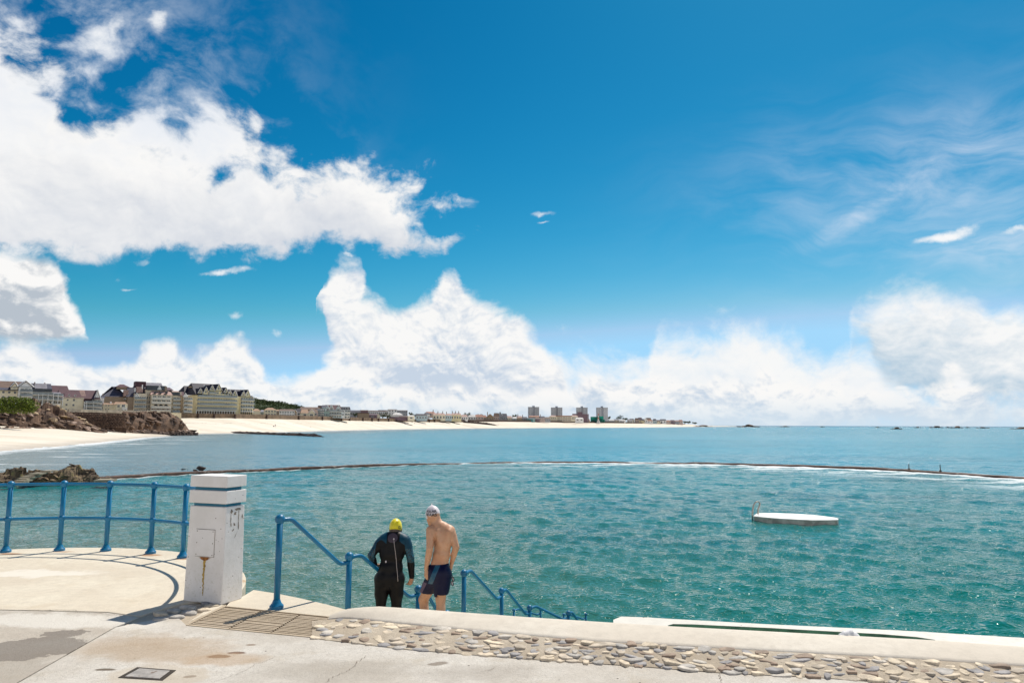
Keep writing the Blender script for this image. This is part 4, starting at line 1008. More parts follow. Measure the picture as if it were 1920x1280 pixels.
def cp(Y0):
    """crop pixels (zoom of the photo's two swimmers) -> place; third value is depth behind Y0"""
    return lambda x, y, dy=0.0: A3(at(640 + x / 5.565, 930 + y / 5.565, Y0 + dy))

def step_z(p):
    s = (Vector((p[0], p[1], 0)) - o_).dot(SD) - .10
    return -RISE * (int(s / TREAD) + 1)

def wetsuit_man():
    Y0 = 9.70; c = cp(Y0); px = Y0 / FPX / 5.565                  # metres per crop pixel
    fz = step_z(c(500, 900)); 
    f1, f2 = c(412, 900), c(575, 900); fz1 = step_z(f1 + [0, .0, 0]); fz = fz1
    root = empty('person', (float(c(500, 0)[0]), Y0, fz)); tag(root, 'person in black and teal wetsuit and yellow swim cap, hand on hip, seen from behind', 'person')
    lo = c(250, 1000); hi = c(790, 230)
    B = Body((lo[0], Y0 - .32, fz - .01), (hi[0], Y0 + .36, hi[2]), .0065)
    # torso: back faces the camera, slight forward lean of the upper body
    up = .05
    B.cap(c(503, 858, .01), c(508, 760, 0), .118, .112, .03, flat=((0, 1, 0), 1.15)); B.cap(c(436, 850, .01), c(574, 850, .01), .096, .098, .05, flat=((0, 1, 0), 1.02))
    B.cap(c(480, 735, .0), c(560, 735, .0), .100, .100, .05, flat=((0, 1, 0), 1.12))
    B.cap(c(485, 600, .0), c(572, 600, .0), .106, .106, .05, flat=((0, 1, 0), 1.15))
    B.cap(c(486, 510, .02), c(600, 510, .02), .108, .108, .05, flat=((0, 1, 0), 1.15))
    B.cap(c(478, 455, .03), c(635, 460, .03), .074, .074, .06)
    B.cap(c(505, 425, .04), c(560, 408, .04), .058, .055, .06); B.cap(c(560, 408, .04), c(625, 432, .04), .055, .056, .05)   # trapezius
    B.cap(c(503, 880, .02), c(503, 840, 0), .09, .09, .04); B.ell(c(455, 855, -.04), (.080, .082, .092), .04); B.ell(c(558, 855, -.04), (.080, .082, .092), .04)
    # neck and head, looking down to the pool
    B.cap(c(558, 425, .04), c(562, 360, .065), .058, .056, .03)
    hc = c(567, 325, .085); B.ell(hc, (.078, .098, .108), .02); B.ell(hc + [.006, .055, -.055], (.056, .060, .065), .03)
    B.ell(hc + [.004, .112, -.038], (.013, .018, .022), .01); B.cap(hc + [.004, .108, -.075], hc + [.004, .1, -.08], .012, .014, .01)     # nose, lips
    B.cap(hc + [-.022, .098, -.098], hc + [.028, .098, -.098], .014, .014, .02)
    for sx in (-1, 1): B.ell(hc + [sx * .080, .005, -.03], (.009, .018, .028), .008)
    # arms
    shl, ell_, wrl = c(438, 462, .03), c(312, 615, -.03), c(352, 715, .03)
    B.cap(shl, c(395, 500, .02), .066, .060, .05); B.cap(c(405, 485, .02), ell_, .056, .043, .018); B.cap(ell_, (ell_ + wrl) / 2, .042, .040, .008); B.cap((ell_ + wrl) / 2, wrl, .040, .029, .006)
    shr, elr, wrr = c(672, 470, .03), c(722, 640, -.02), c(735, 838, .03)
    B.cap(shr, c(690, 520, .02), .064, .058, .05); B.cap(c(690, 510, .02), elr, .056, .045, .018); B.cap(elr, (elr * .6 + wrr * .4), .045, .043, .008); B.cap(elr * .6 + wrr * .4, wrr, .043, .030, .008)
    # legs
    for s, (hx, kx, ax, fx) in ((-1, (425, 412, 402, 398)), (1, (578, 574, 580, 584))):
        hip = c(hx, 865, 0); kn = c(kx, 1165, .05); an = c(ax, 0, .02); an[2] = fz + .085
        B.cap(hip, (hip + kn) / 2, .098, .080, .03, flat=((0, 1, 0), .97)); B.cap((hip + kn) / 2, kn, .080, .056, .03)
        cf_ = kn * .65 + an * .35 - np.array([0, .02, 0]); B.cap(kn, cf_, .056, .058, .03); B.cap(cf_, an, .057, .038, .03)
        B.cap(an, an + [s * .02, .10, -.045], .040, .032, .02); B.cap(an - [0, .03, .05], an + [s * .03, .16, -.06], .032, .022, .02)
    dsuit = B.d.copy()
    hand(B, wrr, c(722, 900, .05), (-.75, .6, 0), (.2, 1, 0), .55); hand(B, wrl, c(388, 748, .08), (.2, .6, -.3), (.3, -.5, .3), .5)
    me = B.mesh('body', [M['skin'], M['hair']]); 
    hz = hc[2]
    body = obj_at('body', me, root)
    ce = np.array([v.co for v in me.vertices])
    # hair below the cap
    midx = [1 if (abs(p.center.x + root.location.x - hc[0]) < .084 and -.05 < p.center.z + root.location.z - (hz - .03) < .03 and p.center.y + root.location.y < hc[1] + .02) else 0 for p in me.polygons]
    me.polygons.foreach_set('material_index', midx)
    # wetsuit: same body, 5 mm proud, cut at neck, wrists, ankles
    B.d = dsuit; wl, wr = wrl, wrr; ud = (ell_ - wrl) / np.linalg.norm(ell_ - wrl); nz = c(560, 374)[2]
    def keep(X, Y, Z):
        k = np.maximum(Z - nz + .15 * (Y - Y0 - .04), fz + .07 - Z)
        a = (wl[0] - X) * ud[0] + (wl[1] - Y) * ud[1] + (wl[2] - Z) * ud[2]; near = (np.sqrt((X - wl[0]) ** 2 + (Y - wl[1]) ** 2 + (Z - wl[2]) ** 2) < .12)
        k = np.where(near & (X < c(385, 0)[0]), np.maximum(k, a), k)
        k = np.where((X > c(684, 0)[0]) & (Z < c(0, 860)[2]), np.maximum(k, wr[2] - Z), k); return k
    xL, xR = c(395, 0)[0], c(665, 0)[0]; zt = c(0, 470)[2]; xc0, xc1 = c(490, 0)[0], c(625, 0)[0]
    zel = c(0, 600)[2]; zml = c(0, 540)[2]
    def mi(ce):
        x, y, z = ce.T; out = np.zeros(len(ce), int)
        yoke = (z > zt + .028 * np.sin((x - xL) * 30)) & ((x < xc0) | (x > xc1)); out[yoke] = 1
        sleeve = (x < xL - .012 + (z - zt) * .12) | (x > xR + .010 - (z - zt) * .16); out[sleeve & (z > zml)] = 1; out[sleeve & (z <= zml) & (z > zel - .10)] = 3
        out[((x - c(552, 0)[0]) ** 2 / .066 ** 2 + (z - c(0, 425)[2]) ** 2 / .06 ** 2 < 1)] = 2
        return out
    suit = obj_at('wetsuit', B.mesh('wetsuit', [M['neoprene'], M['neoprene_teal'], M['neoprene_grey'], M['mottled']], mi, keep, .0055), root)
    # zip cord down the back
    def back(x, y, off=.012):
        p = c(x, y); zi = int((p[2] - B.lo[2]) / B.h); xi = int((p[0] - B.lo[0]) / B.h); col_ = dsuit[xi, :, zi]; j = np.argmax(col_ < .0055); return Vector((p[0], B.ax[1][j] - off, p[2]))
    pts = [back(556, 440), back(566, 500), back(575, 560), back(584, 640), back(590, 720), back(600, 800), back(606, 865)]
    for i, p in enumerate(pts): pts[i] = p - root.location
    b = MB(); b.tube(pts, .0042, 6); b.build('zip_cord', M['zip'], suit, smooth=True)
    MB().ball(back(556, 436, .006) - root.location, (.010, .008, .012), 8, 6).build('zip_pull', M['cap_white'], suit)
    MB().ball(back(476, 668, .004) - root.location, (.010, .005, .014), 8, 6).build('logo', M['cap_white'], suit)
    # cap
    cap = Body((hc[0] - .13, hc[1] - .15, hc[2] - .12), (hc[0] + .13, hc[1] + .17, hc[2] + .15), .005)
    rc = (.084, .106, .116); cc_ = hc + [0, 0, .004]; cap.ell(cc_, rc, .01)
    for q in range(4): cap.cap(cc_ + [-.02 + .012 * q, -.10, .03 + q * .02], cc_ + [.03 + .01 * q, -.06, .09], .006, .004, .012)
    kz = hc[2] - .042
    co = obj_at('swim_cap', cap.mesh('swim_cap', M['cap_yellow'], None, lambda X, Y, Z: kz - Z + (Y - hc[1]) * -.35), root)
    text_on(co, 'ZONE', .032, cc_, rc, .058, .020, .35, M['cap_print']) if False else None
    for k, (u, v, w_, h_) in enumerate(((.050, .022, .030, .007), (.036, .006, .007, .030), (.056, -.008, .034, .007), (.060, .008, .010, .010))):
        n = 5; vs = []; fs = []
        for i in range(n + 1):
            for j in (0, 1):
                au = (u - w_ / 2 + w_ * i / n) / rc[0] + .25; av = (v - h_ / 2 + h_ * j) / rc[2]
                vs.append(Vector(cc_) + Vector((math.sin(au) * math.cos(av) * (rc[0] + .0035), -math.cos(au) * math.cos(av) * (rc[1] + .0035), math.sin(av) * (rc[2] + .0035))) - root.location)
            if i: q = 2 * i; fs.append((q - 2, q, q + 1, q - 1))
        o = MB().add(vs, fs).build('printed_mark', M['cap_print'], co)
wetsuit_man()

def bare_man():
    Y0 = 8.92; c = cp(Y0)
    f_l, f_r = c(960, 900), c(1085, 900); fz = step_z(f_l)
    root = empty('person', (float(c(1020, 0)[0]), Y0, fz)); tag(root, 'bare-backed person in navy swim shorts and white lettered cap, holding goggles, stepping down', 'person')
    lo = c(760, 1000); hi = c(1270, 90)
    B = Body((lo[0], Y0 - .36, fz - .20), (hi[0], Y0 + .42, hi[2] + .02), .0065)
    # pelvis and torso, turned a little to the left
    B.cap(c(975, 800, .05), c(1050, 795, -.01), .088, .088, .04); B.ell(c(985, 815, -.02), (.076, .085, .090), .03); B.ell(c(1056, 800, -.05), (.078, .085, .095), .03)
    B.cap(c(1003, 705, .04), c(1050, 702, .01), .082, .080, .05); B.cap(c(1018, 610, .04), c(1070, 605, .0), .078, .080, .05, flat=((.2, 1, 0), 1.0))
    B.cap(c(1035, 500, .05), c(1078, 500, .0), .086, .086, .05, flat=((.2, 1, 0), 1.05)); B.cap(c(1028, 410, .06), c(1088, 410, .01), .088, .086, .05, flat=((.2, 1, 0), 1.06))
    B.cap(c(962, 352, .06), c(1115, 345, .02), .058, .060, .05); B.cap(c(1000, 300, .08), c(1060, 308, .06), .052, .050, .06)
    for (x0, y0, d0, x1, y1, d1) in ((1010, 375, -.010, 1030, 470, -.035), (1125, 375, -.04, 1105, 470, -.055)): B.cap(c(x0, y0, d0), c(x1, y1, d1), .040, .030, .035)   # shoulder blades
    B.cap(c(1090, 405, -.115), c(1068, 560, -.105), .024, .019, .022, sub=True); B.cap(c(1068, 550, -.108), c(1048, 700, -.105), .020, .015, .020, sub=True)     # spine
    B.cap(c(1140, 430, -.085), c(1128, 520, -.085), .010, .008, .02, sub=True)
    # neck and head turned down to the left
    B.cap(c(1010, 292, .07), c(985, 232, .09), .060, .056, .03)
    hc = c(955, 190, .10); hd = Vector((-.62, .70, -.35)).normalized(); yv = Vector((0, 0, 1)).cross(hd).normalized() * -1
    fx = np.array(hd); 
    Mh = Matrix((yv, hd, yv.cross(hd) * 1)).transposed(); Mn = np.array(Mh)
    def hp_(u, v, w): return hc + Mn @ np.array([u, v, w])
    B.ell(hc, (.075, .096, .105), .02, Mn); B.ell(hp_(0, .052, -.050), (.052, .058, .066), .03, Mn)
    B.ell(hp_(0, .112, -.025), (.012, .018, .024), .010, Mn); B.cap(hp_(-.022, .085, -.098), hp_(.022, .085, -.098), .013, .013, .02); B.cap(hp_(-.016, .098, -.068), hp_(.016, .098, -.068), .008, .008, .01)
    for sx in (-1, 1): B.ell(hp_(sx * .076, -.002, -.022), (.010, .019, .030), .008, Mn); B.ell(hp_(sx * .030, .090, .004), (.012, .010, .008), .01, Mn, sub=True)
    # arms
    shl, e1, w1 = c(932, 352, .02), c(923, 545, -.05), c(886, 755, .0)
    B.cap(shl, c(930, 420, .0), .056, .053, .03); B.cap(c(930, 410, .0), e1, .051, .042, .010); B.cap(e1, e1 * .6 + w1 * .4, .043, .040, .006); B.cap(e1 * .6 + w1 * .4, w1, .040, .026, .005)
    shr, e2, w2 = c(1142, 360, .02), c(1197, 530, -.02), c(1150, 700, .06)
    B.cap(shr, c(1160, 420, .01), .056, .051, .03); B.cap(c(1158, 405, .01), e2, .050, .041, .010); B.cap(e2, e2 * .6 + w2 * .4, .041, .038, .006); B.cap(e2 * .6 + w2 * .4, w2, .038, .026, .005)
    hand(B, w1, c(886, 830, .02), (.8, .5, 0), (.4, -.9, 0), .40); hand(B, w2, c(1138, 765, .10), (-.8, .3, 0), (.1, 1, 0), .95)
    # legs: left one bent, stepping down; right one nearly straight
    hl, kl, al = c(985, 815, .02), c(858, 1075, .30), c(940, 0, .20); al[2] = fz + .09
    B.cap(hl, (hl + kl) / 2, .092, .078, .04); B.cap((hl + kl) / 2, kl, .078, .058, .03); m_ = kl * .62 + al * .38 - np.array([0, .03, 0]); B.cap(kl, m_, .056, .056, .03); B.cap(m_, al, .055, .036, .03)
    hr_, kr, ar = c(1062, 820, -.03), c(1035, 1070, .0), c(1090, 0, -.06); ar[2] = fz + .09
    B.cap(hr_, (hr_ + kr) / 2, .090, .078, .04); B.cap((hr_ + kr) / 2, kr, .078, .056, .03); m_ = kr * .62 + ar * .38 - np.array([0, .03, 0]); B.cap(kr, m_, .055, .056, .03); B.cap(m_, ar, .055, .036, .03)
    for a in (al, ar): B.cap(a, a + [-.03, .10, -.05], .038, .030, .02); B.cap(a - [0, .03, .055], a + [-.05, .16, -.068], .030, .020, .02)
    full = B.d.copy()
    body = obj_at('body', B.mesh('body', [M['skin_pale']]), root)
    # shorts
    S2 = Body(B.lo, (hi[0], Y0 + .42, hi[2] + .02), .0065); S2.d = full.copy(); zw = c(0, 700)[2]
    for a_, b_, r0, r1 in ((hl, kl, .100, .078), (hr_, kr, .098, .078)):
        q = a_ + (b_ - a_) * .80; S2.cap(a_, q, r0 * .97, r1, .03)
    S2.n = B.n; S2.ax = B.ax
    def keep(X, Y, Z):
        k = Z - (zw + (X - root.location.x) * .10)
        for a_, b_, f in ((hl, kl, .77), (hr_, kr, .76)):
            v = b_ - a_; L_ = np.linalg.norm(v); v = v / L_; t = (X - a_[0]) * v[0] + (Y - a_[1]) * v[1] + (Z - a_[2]) * v[2]
            near = np.sqrt((X - (a_[0] + v[0] * t)) ** 2 + (Y - (a_[1] + v[1] * t)) ** 2 + (Z - (a_[2] + v[2] * t)) ** 2) < .125
            k = np.where(near & (t > .1), np.maximum(k, t - f * L_), k) if f > .765 else np.where((X > (hl[0] + hr_[0]) / 2 + (c(0, 860)[2] - Z) * -.10) & (Z < c(0, 860)[2]), np.maximum(k, t - f * L_), k)
        k = np.maximum(k, c(0, 1040)[2] - Z)
        return k
    # keep hands and forearms out of the cloth
    for w_, e_ in ((w1, e1), (w2, e2)):
        pass
    keep_arm = np.ones(S2.d.shape, bool)
    X, Y, Z = np.meshgrid(*S2.ax, indexing='ij')
    xl = c(918, 0)[0]; arm = (X < xl) & (Z > c(0, 870)[2]); S2.d[arm] = .1
    xr = c(1128, 0)[0]; arm = (X > xr) & (Z > c(0, 850)[2]) & (Y > Y0 + .0) ; S2.d[arm] = .1
    th_ax = kl - hl
    def mi(ce):
        x, y, z = ce.T; out = np.zeros(len(ce), int)
        u = (x - c(985, 0)[0]) - (z - c(0, 800)[2]) * .42                       # slanted panel down the left thigh
        out[(u > -.03) & (u < .030) & (z > c(0, 905)[2])] = 1
        out[(z < c(0, 905)[2]) & (x < c(905, 0)[0] + (z - c(0, 905)[2]) * .5)] = 2; return out
    obj_at('swim_shorts', S2.mesh('swim_shorts', [M['navy'], M['lycra_teal'], M['lycra_purple']], mi, keep, .0060), root)
    pm = c(1022, 640); col_ = full[int((pm[0] - B.lo[0]) / B.h), :, int((pm[2] - B.lo[2]) / B.h)]
    MB().ball(Vector((pm[0], B.ax[1][np.argmax(col_ < 0)] + .001, pm[2])) - root.location, (.006, .003, .006), 8, 6).build('mole', M['mole'], body)
    cap = Body(hc - .16, hc + .17, .005); rc = (.082, .104, .113); cap.ell(hc, rc, .01, Mn); cap.cap(hp_(0, -.01, .108), hp_(0, -.015, .128), .012, .006, .015)
    nv = np.array(Mh.col[2]); 
    def kc(X, Y, Z): return -((X - hc[0]) * nv[0] + (Y - hc[1]) * nv[1] + (Z - hc[2]) * nv[2]) - .030 - .30 * -((X - hc[0]) * fx[0] + (Y - hc[1]) * fx[1] + (Z - hc[2]) * fx[2]) * -1 * .6
    co = obj_at('swim_cap', cap.mesh('swim_cap', M['cap_white'], None, kc), root)
    # two lines of lettering, projected on to the cap from behind
    R3 = Mh
    for txt, v0, sz in (('POLAR', .040, .050), ('BEARS', -.008, .054)):
        cu = bpy.data.curves.new('t', 'FONT'); cu.body = txt; cu.size = sz; cu.align_x = 'CENTER'; cu.offset = .0012
        to = bpy.data.objects.new('t', cu); COL.objects.link(to); dg = bpy.context.evaluated_depsgraph_get(); me = bpy.data.meshes.new_from_object(to.evaluated_get(dg)); bpy.data.objects.remove(to)
        bm = bmesh.new(); bm.from_mesh(me); bmesh.ops.triangulate(bm, faces=bm.faces); bmesh.ops.subdivide_edges(bm, edges=bm.edges, cuts=1)
        hdn = Vector((-.62, .70, -.10)).normalized()
        for v in bm.verts:
            u = v.co.x - .022; w_ = v.co.y + v0; au = u / .088
            d = Vector((math.sin(au), -math.cos(au), 0)) * math.cos(w_ / .115) + Vector((0, 0, math.sin(w_ / .115)))
            dl = R3.transposed() @ d; k = 1 / math.sqrt((dl.x / (rc[0] + .0035)) ** 2 + (dl.y / (rc[1] + .0035)) ** 2 + (dl.z / (rc[2] + .0035)) ** 2)
            v.co = Vector(hc) + d * k - root.location
        bm.to_mesh(me); bm.free(); me.materials.clear(); me.materials.append(M['cap_print']); me.name = 'lettering'; link(bpy.data.objects.new('lettering', me), co)
    # goggles hanging from the right hand
    gk = c(1150, 775, .08); gg = empty('goggles', tuple(gk)); tag(gg, 'swimming goggles hanging by their black strap from the bare-backed person\'s hand', 'goggles')
    M['strap'] = simple('black strap', (.01, .01, .012), .5); M['lens'] = simple('clear lens', (.42, .40, .44), .12, .2, 30, spec=.8)
    q = lambda x, y, d=0: Vector(c(x, y, .08 + d)) - gg.location
    MB().tube([q(1140, 770), q(1150, 800), q(1160, 830), q(1168, 852)], .004, 6).build('strap', M['strap'], gg, smooth=True)
    MB().tube([q(1136, 770, .01), q(1118, 820, .01), q(1108, 862, .01), q(1125, 895, .01), q(1142, 922, .01)], .004, 6).build('strap', M['strap'], gg, smooth=True)
    for (x, y, r) in ((1166, 862, .3), (1158, 908, -.3)):
        e = [q(x + 13 * math.cos(a) * .9 + 5 * math.sin(a), y + 24 * math.sin(a), .004 * math.cos(a)) for a in np.linspace(0, 2 * math.pi, 15)[:-1]]
        l = MB().tube(e, .0045, 6, closed=True).build('goggle_rim', M['strap'], gg, smooth=True)
        MB().add([p for p in e], [tuple(range(14))]).build('lens', M['lens'], l)
bare_man()
# ------------------------------------------------------------------ far shore
def hor(px): return 796 + .0032 * (px - 960)
def rough_sheet(name, cols, mat, sub=4, jit=0.0, smooth=True, seed=1, parent=None):
    """cols: list of columns, each a list of points front to back"""
    g = random.Random(seed); nr = len(cols[0]); C2 = []
    for a, c in zip(cols[:-1], cols[1:]):
        for i in range(sub): C2.append([p.lerp(q, i / sub) for p, q in zip(a, c)])
    C2.append(cols[-1]); R2 = []
    for col in C2:
        out = []
        for p, q in zip(col[:-1], col[1:]):
            for i in range(sub): out.append(p.lerp(q, i / sub))
        out.append(col[-1]); R2.append([Vector((p.x, p.y, p.z + g.uniform(-jit, jit))) for p in out])
    n = len(R2[0]); vs = [p for col in R2 for p in col]; fs = []
    for i in range(1, len(R2)):
        for j in range(n - 1): k = i * n + j; fs.append((k - n, k, k + 1, k - n + 1))
    return MB().add(vs, fs).build(name, mat, parent, smooth=smooth)
def sand_mat():
    m_, t, b, P_ = new_mat('sand'); s_ = t.node('ShaderNodeSeparateXYZ'); t.put(s_.inputs[0], P_)
    n = t.noise(t.v('MULTIPLY', P_, (.25, 1, 1)), .06, 6, .65); n2 = t.noise(P_, .6, 6, .7); n3 = t.noise(t.v('MULTIPLY', P_, (.12, 1, 1)), .35, 6, .7)
    c = t.mix(t.sm(n, .35, .65), (.65, .57, .455), (.77, .70, .59)); c = t.mix(t.m('MULTIPLY', t.sm(n2, .55, .72), .5), c, (.50, .40, .28))
    wet = t.sm(t.m('ADD', s_.outputs[2], t.m('MULTIPLY', n3, 1.2)), WATER + .55, WATER + 1.35, 1.0, 0.0)
    c = t.mix(t.m('MULTIPLY', wet, .6), c, (.36, .29, .22))
    wrack = t.m('MULTIPLY', t.sm(t.m('ABSOLUTE', t.m('SUBTRACT', t.m('ADD', s_.outputs[2], t.m('MULTIPLY', n, 2.0)), 3.4)), .0, .13, 1.0, 0.0), t.sm(n2, .45, .55))
    c = t.mix(wrack, c, (.22, .16, .11))
    t.put(b.inputs['Base Color'], c); t.put(b.inputs['Roughness'], t.sm(wet, 0, 1, .9, .5)); return m_
M['sand'] = sand_mat()
# main beach: shoreline, foot of the sea wall
def DY(p): return p.y
COAST = [  # px, y of wall foot, distance of wall foot, y of wall top
    (318, 783.5, 420, 774), (360, 783.5, 432, 774.6), (440, 784.0, 462, 775.6), (520, 785.5, 520, 777.5), (600, 787.2, 600, 780), (700, 789.2, 740, 783.4), (780, 790.6, 860, 785.2), (850, 791.4, 970, 786.4), (930, 790.2, 1120, 786.9), (1000, 791.0, 1300, 787.6), (1080, 792.4, 1600, 789.3), (1140, 793.0, 1850, 790.3), (1200, 793.6, 2150, 791.4), (1250, 794.2, 2450, 792.4), (1292, 795.2, 2800, 794.0)]
def interp(tab, px, k):
    for a, c in zip(tab[:-1], tab[1:]):
        if a[0] <= px <= c[0]: return a[k] + (c[k] - a[k]) * (px - a[0]) / (c[0] - a[0])
    return tab[0][k] if px < tab[0][0] else tab[-1][k]
def foot(px): return at(px, interp(COAST, px, 1), interp(COAST, px, 2))
def top(px): return at(px, interp(COAST, px, 3), interp(COAST, px, 2))
def shore_pt(px):
    for (x0, y0), (x1, y1) in zip(SHORE2[:-1], SHORE2[1:]):
        if x0 <= px <= x1: return onz(px, y0, WATER).lerp(onz(px, y1, WATER), 0) if px == x0 else onz(px, y0 + (y1 - y0) * (px - x0) / (x1 - x0), WATER)
    return onz(px, SHORE2[0][1] if px < 400 else SHORE2[-1][1], WATER)
cols = []
for px in list(range(318, 1300, 20)) + [1299]:
    s_, f_ = shore_pt(max(330, px)), foot(px)
    if s_.y > f_.y - 40: s_ = at(px, 0, f_.y - 40); s_.z = WATER
    u = Vector((s_.x, s_.y, WATER - 3)) - Vector((0, s_.y * .05, 0)); m_ = s_.lerp(f_, .5); m_.z -= .35; bk = f_ + Vector((f_.x / f_.y * 3, 3, -.0))
    cols.append([u, s_, m_, f_, bk])
o = rough_sheet('beach', cols, M['sand'], 3, .04); tag(o, kind='structure')
# spit running out to the right
cols = []
for px in range(1285, 1400, 8):
    q = (px - 1285) / 115; D = 2700 + 900 * q; y0 = 798.0 - .1 * q; zt = WATER + 3.6 * (1 - q) ** .8 + .8
    a = at(px, 800, D); a.z = WATER - 1; c_ = at(px, 800, D + 120); c_.z = zt; e = at(px, 800, D + 300); e.z = WATER - 1; cols.append([a, c_, e])
o = rough_sheet('sand_spit', cols, M['sand'], 2, .1); tag(o, kind='structure')
# land behind the sea wall
M['land'] = simple('rough ground', (.22, .18, .11), .95, .4, .03); M['wood_ground'] = simple('hillside', (.05, .07, .025), .95, .4, .05)
cols = []
for px in range(318, 1300, 30):
    t_, = (top(px),); d = Vector((t_.x / t_.y, 1, 0)); cols.append([t_ + d * .9 + Vector((0, 0, -.6)), t_ + d * 150 + Vector((0, 0, -.3)), t_ + d * 900 + Vector((0, 0, 2))])
o = rough_sheet('land', cols, M['land'], 2); tag(o, kind='structure')
def wall_run(name, pts_top, pts_foot, mat, thick=1.2, label=None, cat='sea wall', jit=.12, pil=None, seed=3):
    g = random.Random(seed); vs = []; fs = []; n = len(pts_top)
    for i, (t_, f_) in enumerate(zip(pts_top, pts_foot)):
        d = Vector((t_.x / t_.y, 1, 0)) * thick; j = Vector((0, 0, g.uniform(-jit, jit)))
        vs += [f_ + Vector((0, 0, -1.5)), t_ + j, t_ + d + j, f_ + d + Vector((0, 0, -1.5))]
        if i:
            for a in range(3): k = 4 * i + a; fs.append((k - 4, k, k + 1, k - 3))
    root = MB().add(vs, fs).build(name, mat)
    if label: tag(root, label, cat)
    return root
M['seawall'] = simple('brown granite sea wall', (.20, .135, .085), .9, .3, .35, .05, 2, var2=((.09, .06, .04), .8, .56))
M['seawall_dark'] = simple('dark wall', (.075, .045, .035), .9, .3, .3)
P0 = [px for px in np.arange(318, 851, 6.0)]
w1_ = wall_run('sea_wall', [top(p) for p in P0], [foot(p) for p in P0], M['seawall'], label='long brown granite sea wall behind the beach below the seafront houses')
for px in (372, 402, 441, 500, 560, 604, 640, 655, 680, 697, 709, 728, 742, 772, 782, 804, 814):            # buttresses
    a, f_ = top(px), foot(px); hh = a.z - f_.z
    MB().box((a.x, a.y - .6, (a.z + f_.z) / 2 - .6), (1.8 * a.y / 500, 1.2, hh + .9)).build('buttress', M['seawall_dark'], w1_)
P1_ = [px for px in np.arange(853, 1292, 8.0)]
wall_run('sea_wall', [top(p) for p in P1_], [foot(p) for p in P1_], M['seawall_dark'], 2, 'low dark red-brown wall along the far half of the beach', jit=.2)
# dark bastion with slipway at the end of the near wall
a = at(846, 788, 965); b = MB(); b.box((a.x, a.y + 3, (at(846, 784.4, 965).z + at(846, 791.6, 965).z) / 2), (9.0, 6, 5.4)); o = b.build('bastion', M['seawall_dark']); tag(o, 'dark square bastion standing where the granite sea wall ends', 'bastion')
# groynes and reefs
def reef(name, pxs, label, cat, w, h, mat, seed=1, zbase=None):
    g = random.Random(seed); L = []
    for (a, c) in zip(pxs[:-1], pxs[1:]):
        P_, Q_ = (onz(*a, WATER), onz(*c, WATER)) if zbase is None else (at(a[0], a[1], zbase(a[0])), at(c[0], c[1], zbase(c[0])))
        n = 12
        for i in range(n): L.append(P_.lerp(Q_, i / n))
    vs = []; fs = []; m_ = 7; N = len(L)
    for i, p in enumerate(L):
        d = (L[min(i + 1, N - 1)] - L[max(i - 1, 0)]); d.z = 0; d.normalize(); s = Vector((-d.y, d.x, 0)); e = min(1, (i + .6) / 3, (N - i - .2) / 8) 
        for j in range(m_):
            v = j / (m_ - 1) * 2 - 1; q = p + s * v * w * e * g.uniform(.8, 1.1); q.z = p.z - .35 + h * e * (1 - v * v) * g.uniform(.65, 1.3); vs.append(q)
        if i:
            for j in range(m_ - 1): k = i * m_ + j; fs.append((k - m_, k - m_ + 1, k + 1, k))
    o = MB().add(vs, fs).build(name, mat); tag(o, label, cat); return o
M['reef'] = simple('dark weedy rock', (.055, .030, .022), .85, .45, .5, .1, 1.5)
reef('reef', [(352, 806.5), (380, 809), (430, 811.5), (480, 813.5), (530, 815.5), (580, 817.5), (616, 819.5)], 'long low dark rock reef running out from the headland into the bay', 'reef', 1.6, 1.25, M['reef'])
reef('groyne', [(868, 791.5), (890, 793.2), (912, 795.3), (935, 797.4)], 'dark groyne slanting down the sand beyond the end of the granite wall', 'groyne', 1.6, 2.2, M['reef'], 2, lambda px: 960 - (px - 868) * .3)

# ---- cove on the left
COVE = [(-420, 798, 190), (-200, 801, 200), (0, 805.5, 215), (100, 807.5, 232), (190, 811.5, 250), (270, 811.8, 285), (330, 811.6, 305), (372, 812.2, 322)]
cols = []
for px, yb, D in COVE:
    ys = np.interp(px, [p[0] for p in SHORE] + [372], [p[1] for p in SHORE] + [813.2]); s_ = onz(px, ys, WATER); f_ = at(px, yb, D)
    if s_.y > f_.y - 4: s_ = Vector((f_.x, f_.y - 4, WATER))
    u = Vector((s_.x * .93, s_.y * .93, WATER - 2)); bk = f_ + Vector((f_.x / f_.y * 60, 60, 3)); cols.append([u, s_, f_, bk])
o = rough_sheet('cove_beach', cols, M['sand'], 6, .03); tag(o, kind='structure')
# headland ground behind the rocks, rising to the houses
cols = []
for px, D, y1 in ((-420, 240, 775), (-100, 250, 772), (60, 262, 772), (130, 285, 772), (230, 318, 773), (300, 345, 773.5), (340, 380, 774)):
    a = at(px, 800, D); a.z -= 1; c_ = at(px, y1, D + 8); e = at(px, y1, D + 200); e.z = c_.z + 1; cols.append([a, c_, e])
o = rough_sheet('headland', cols, M['land'], 3, .2); tag(o, kind='structure')

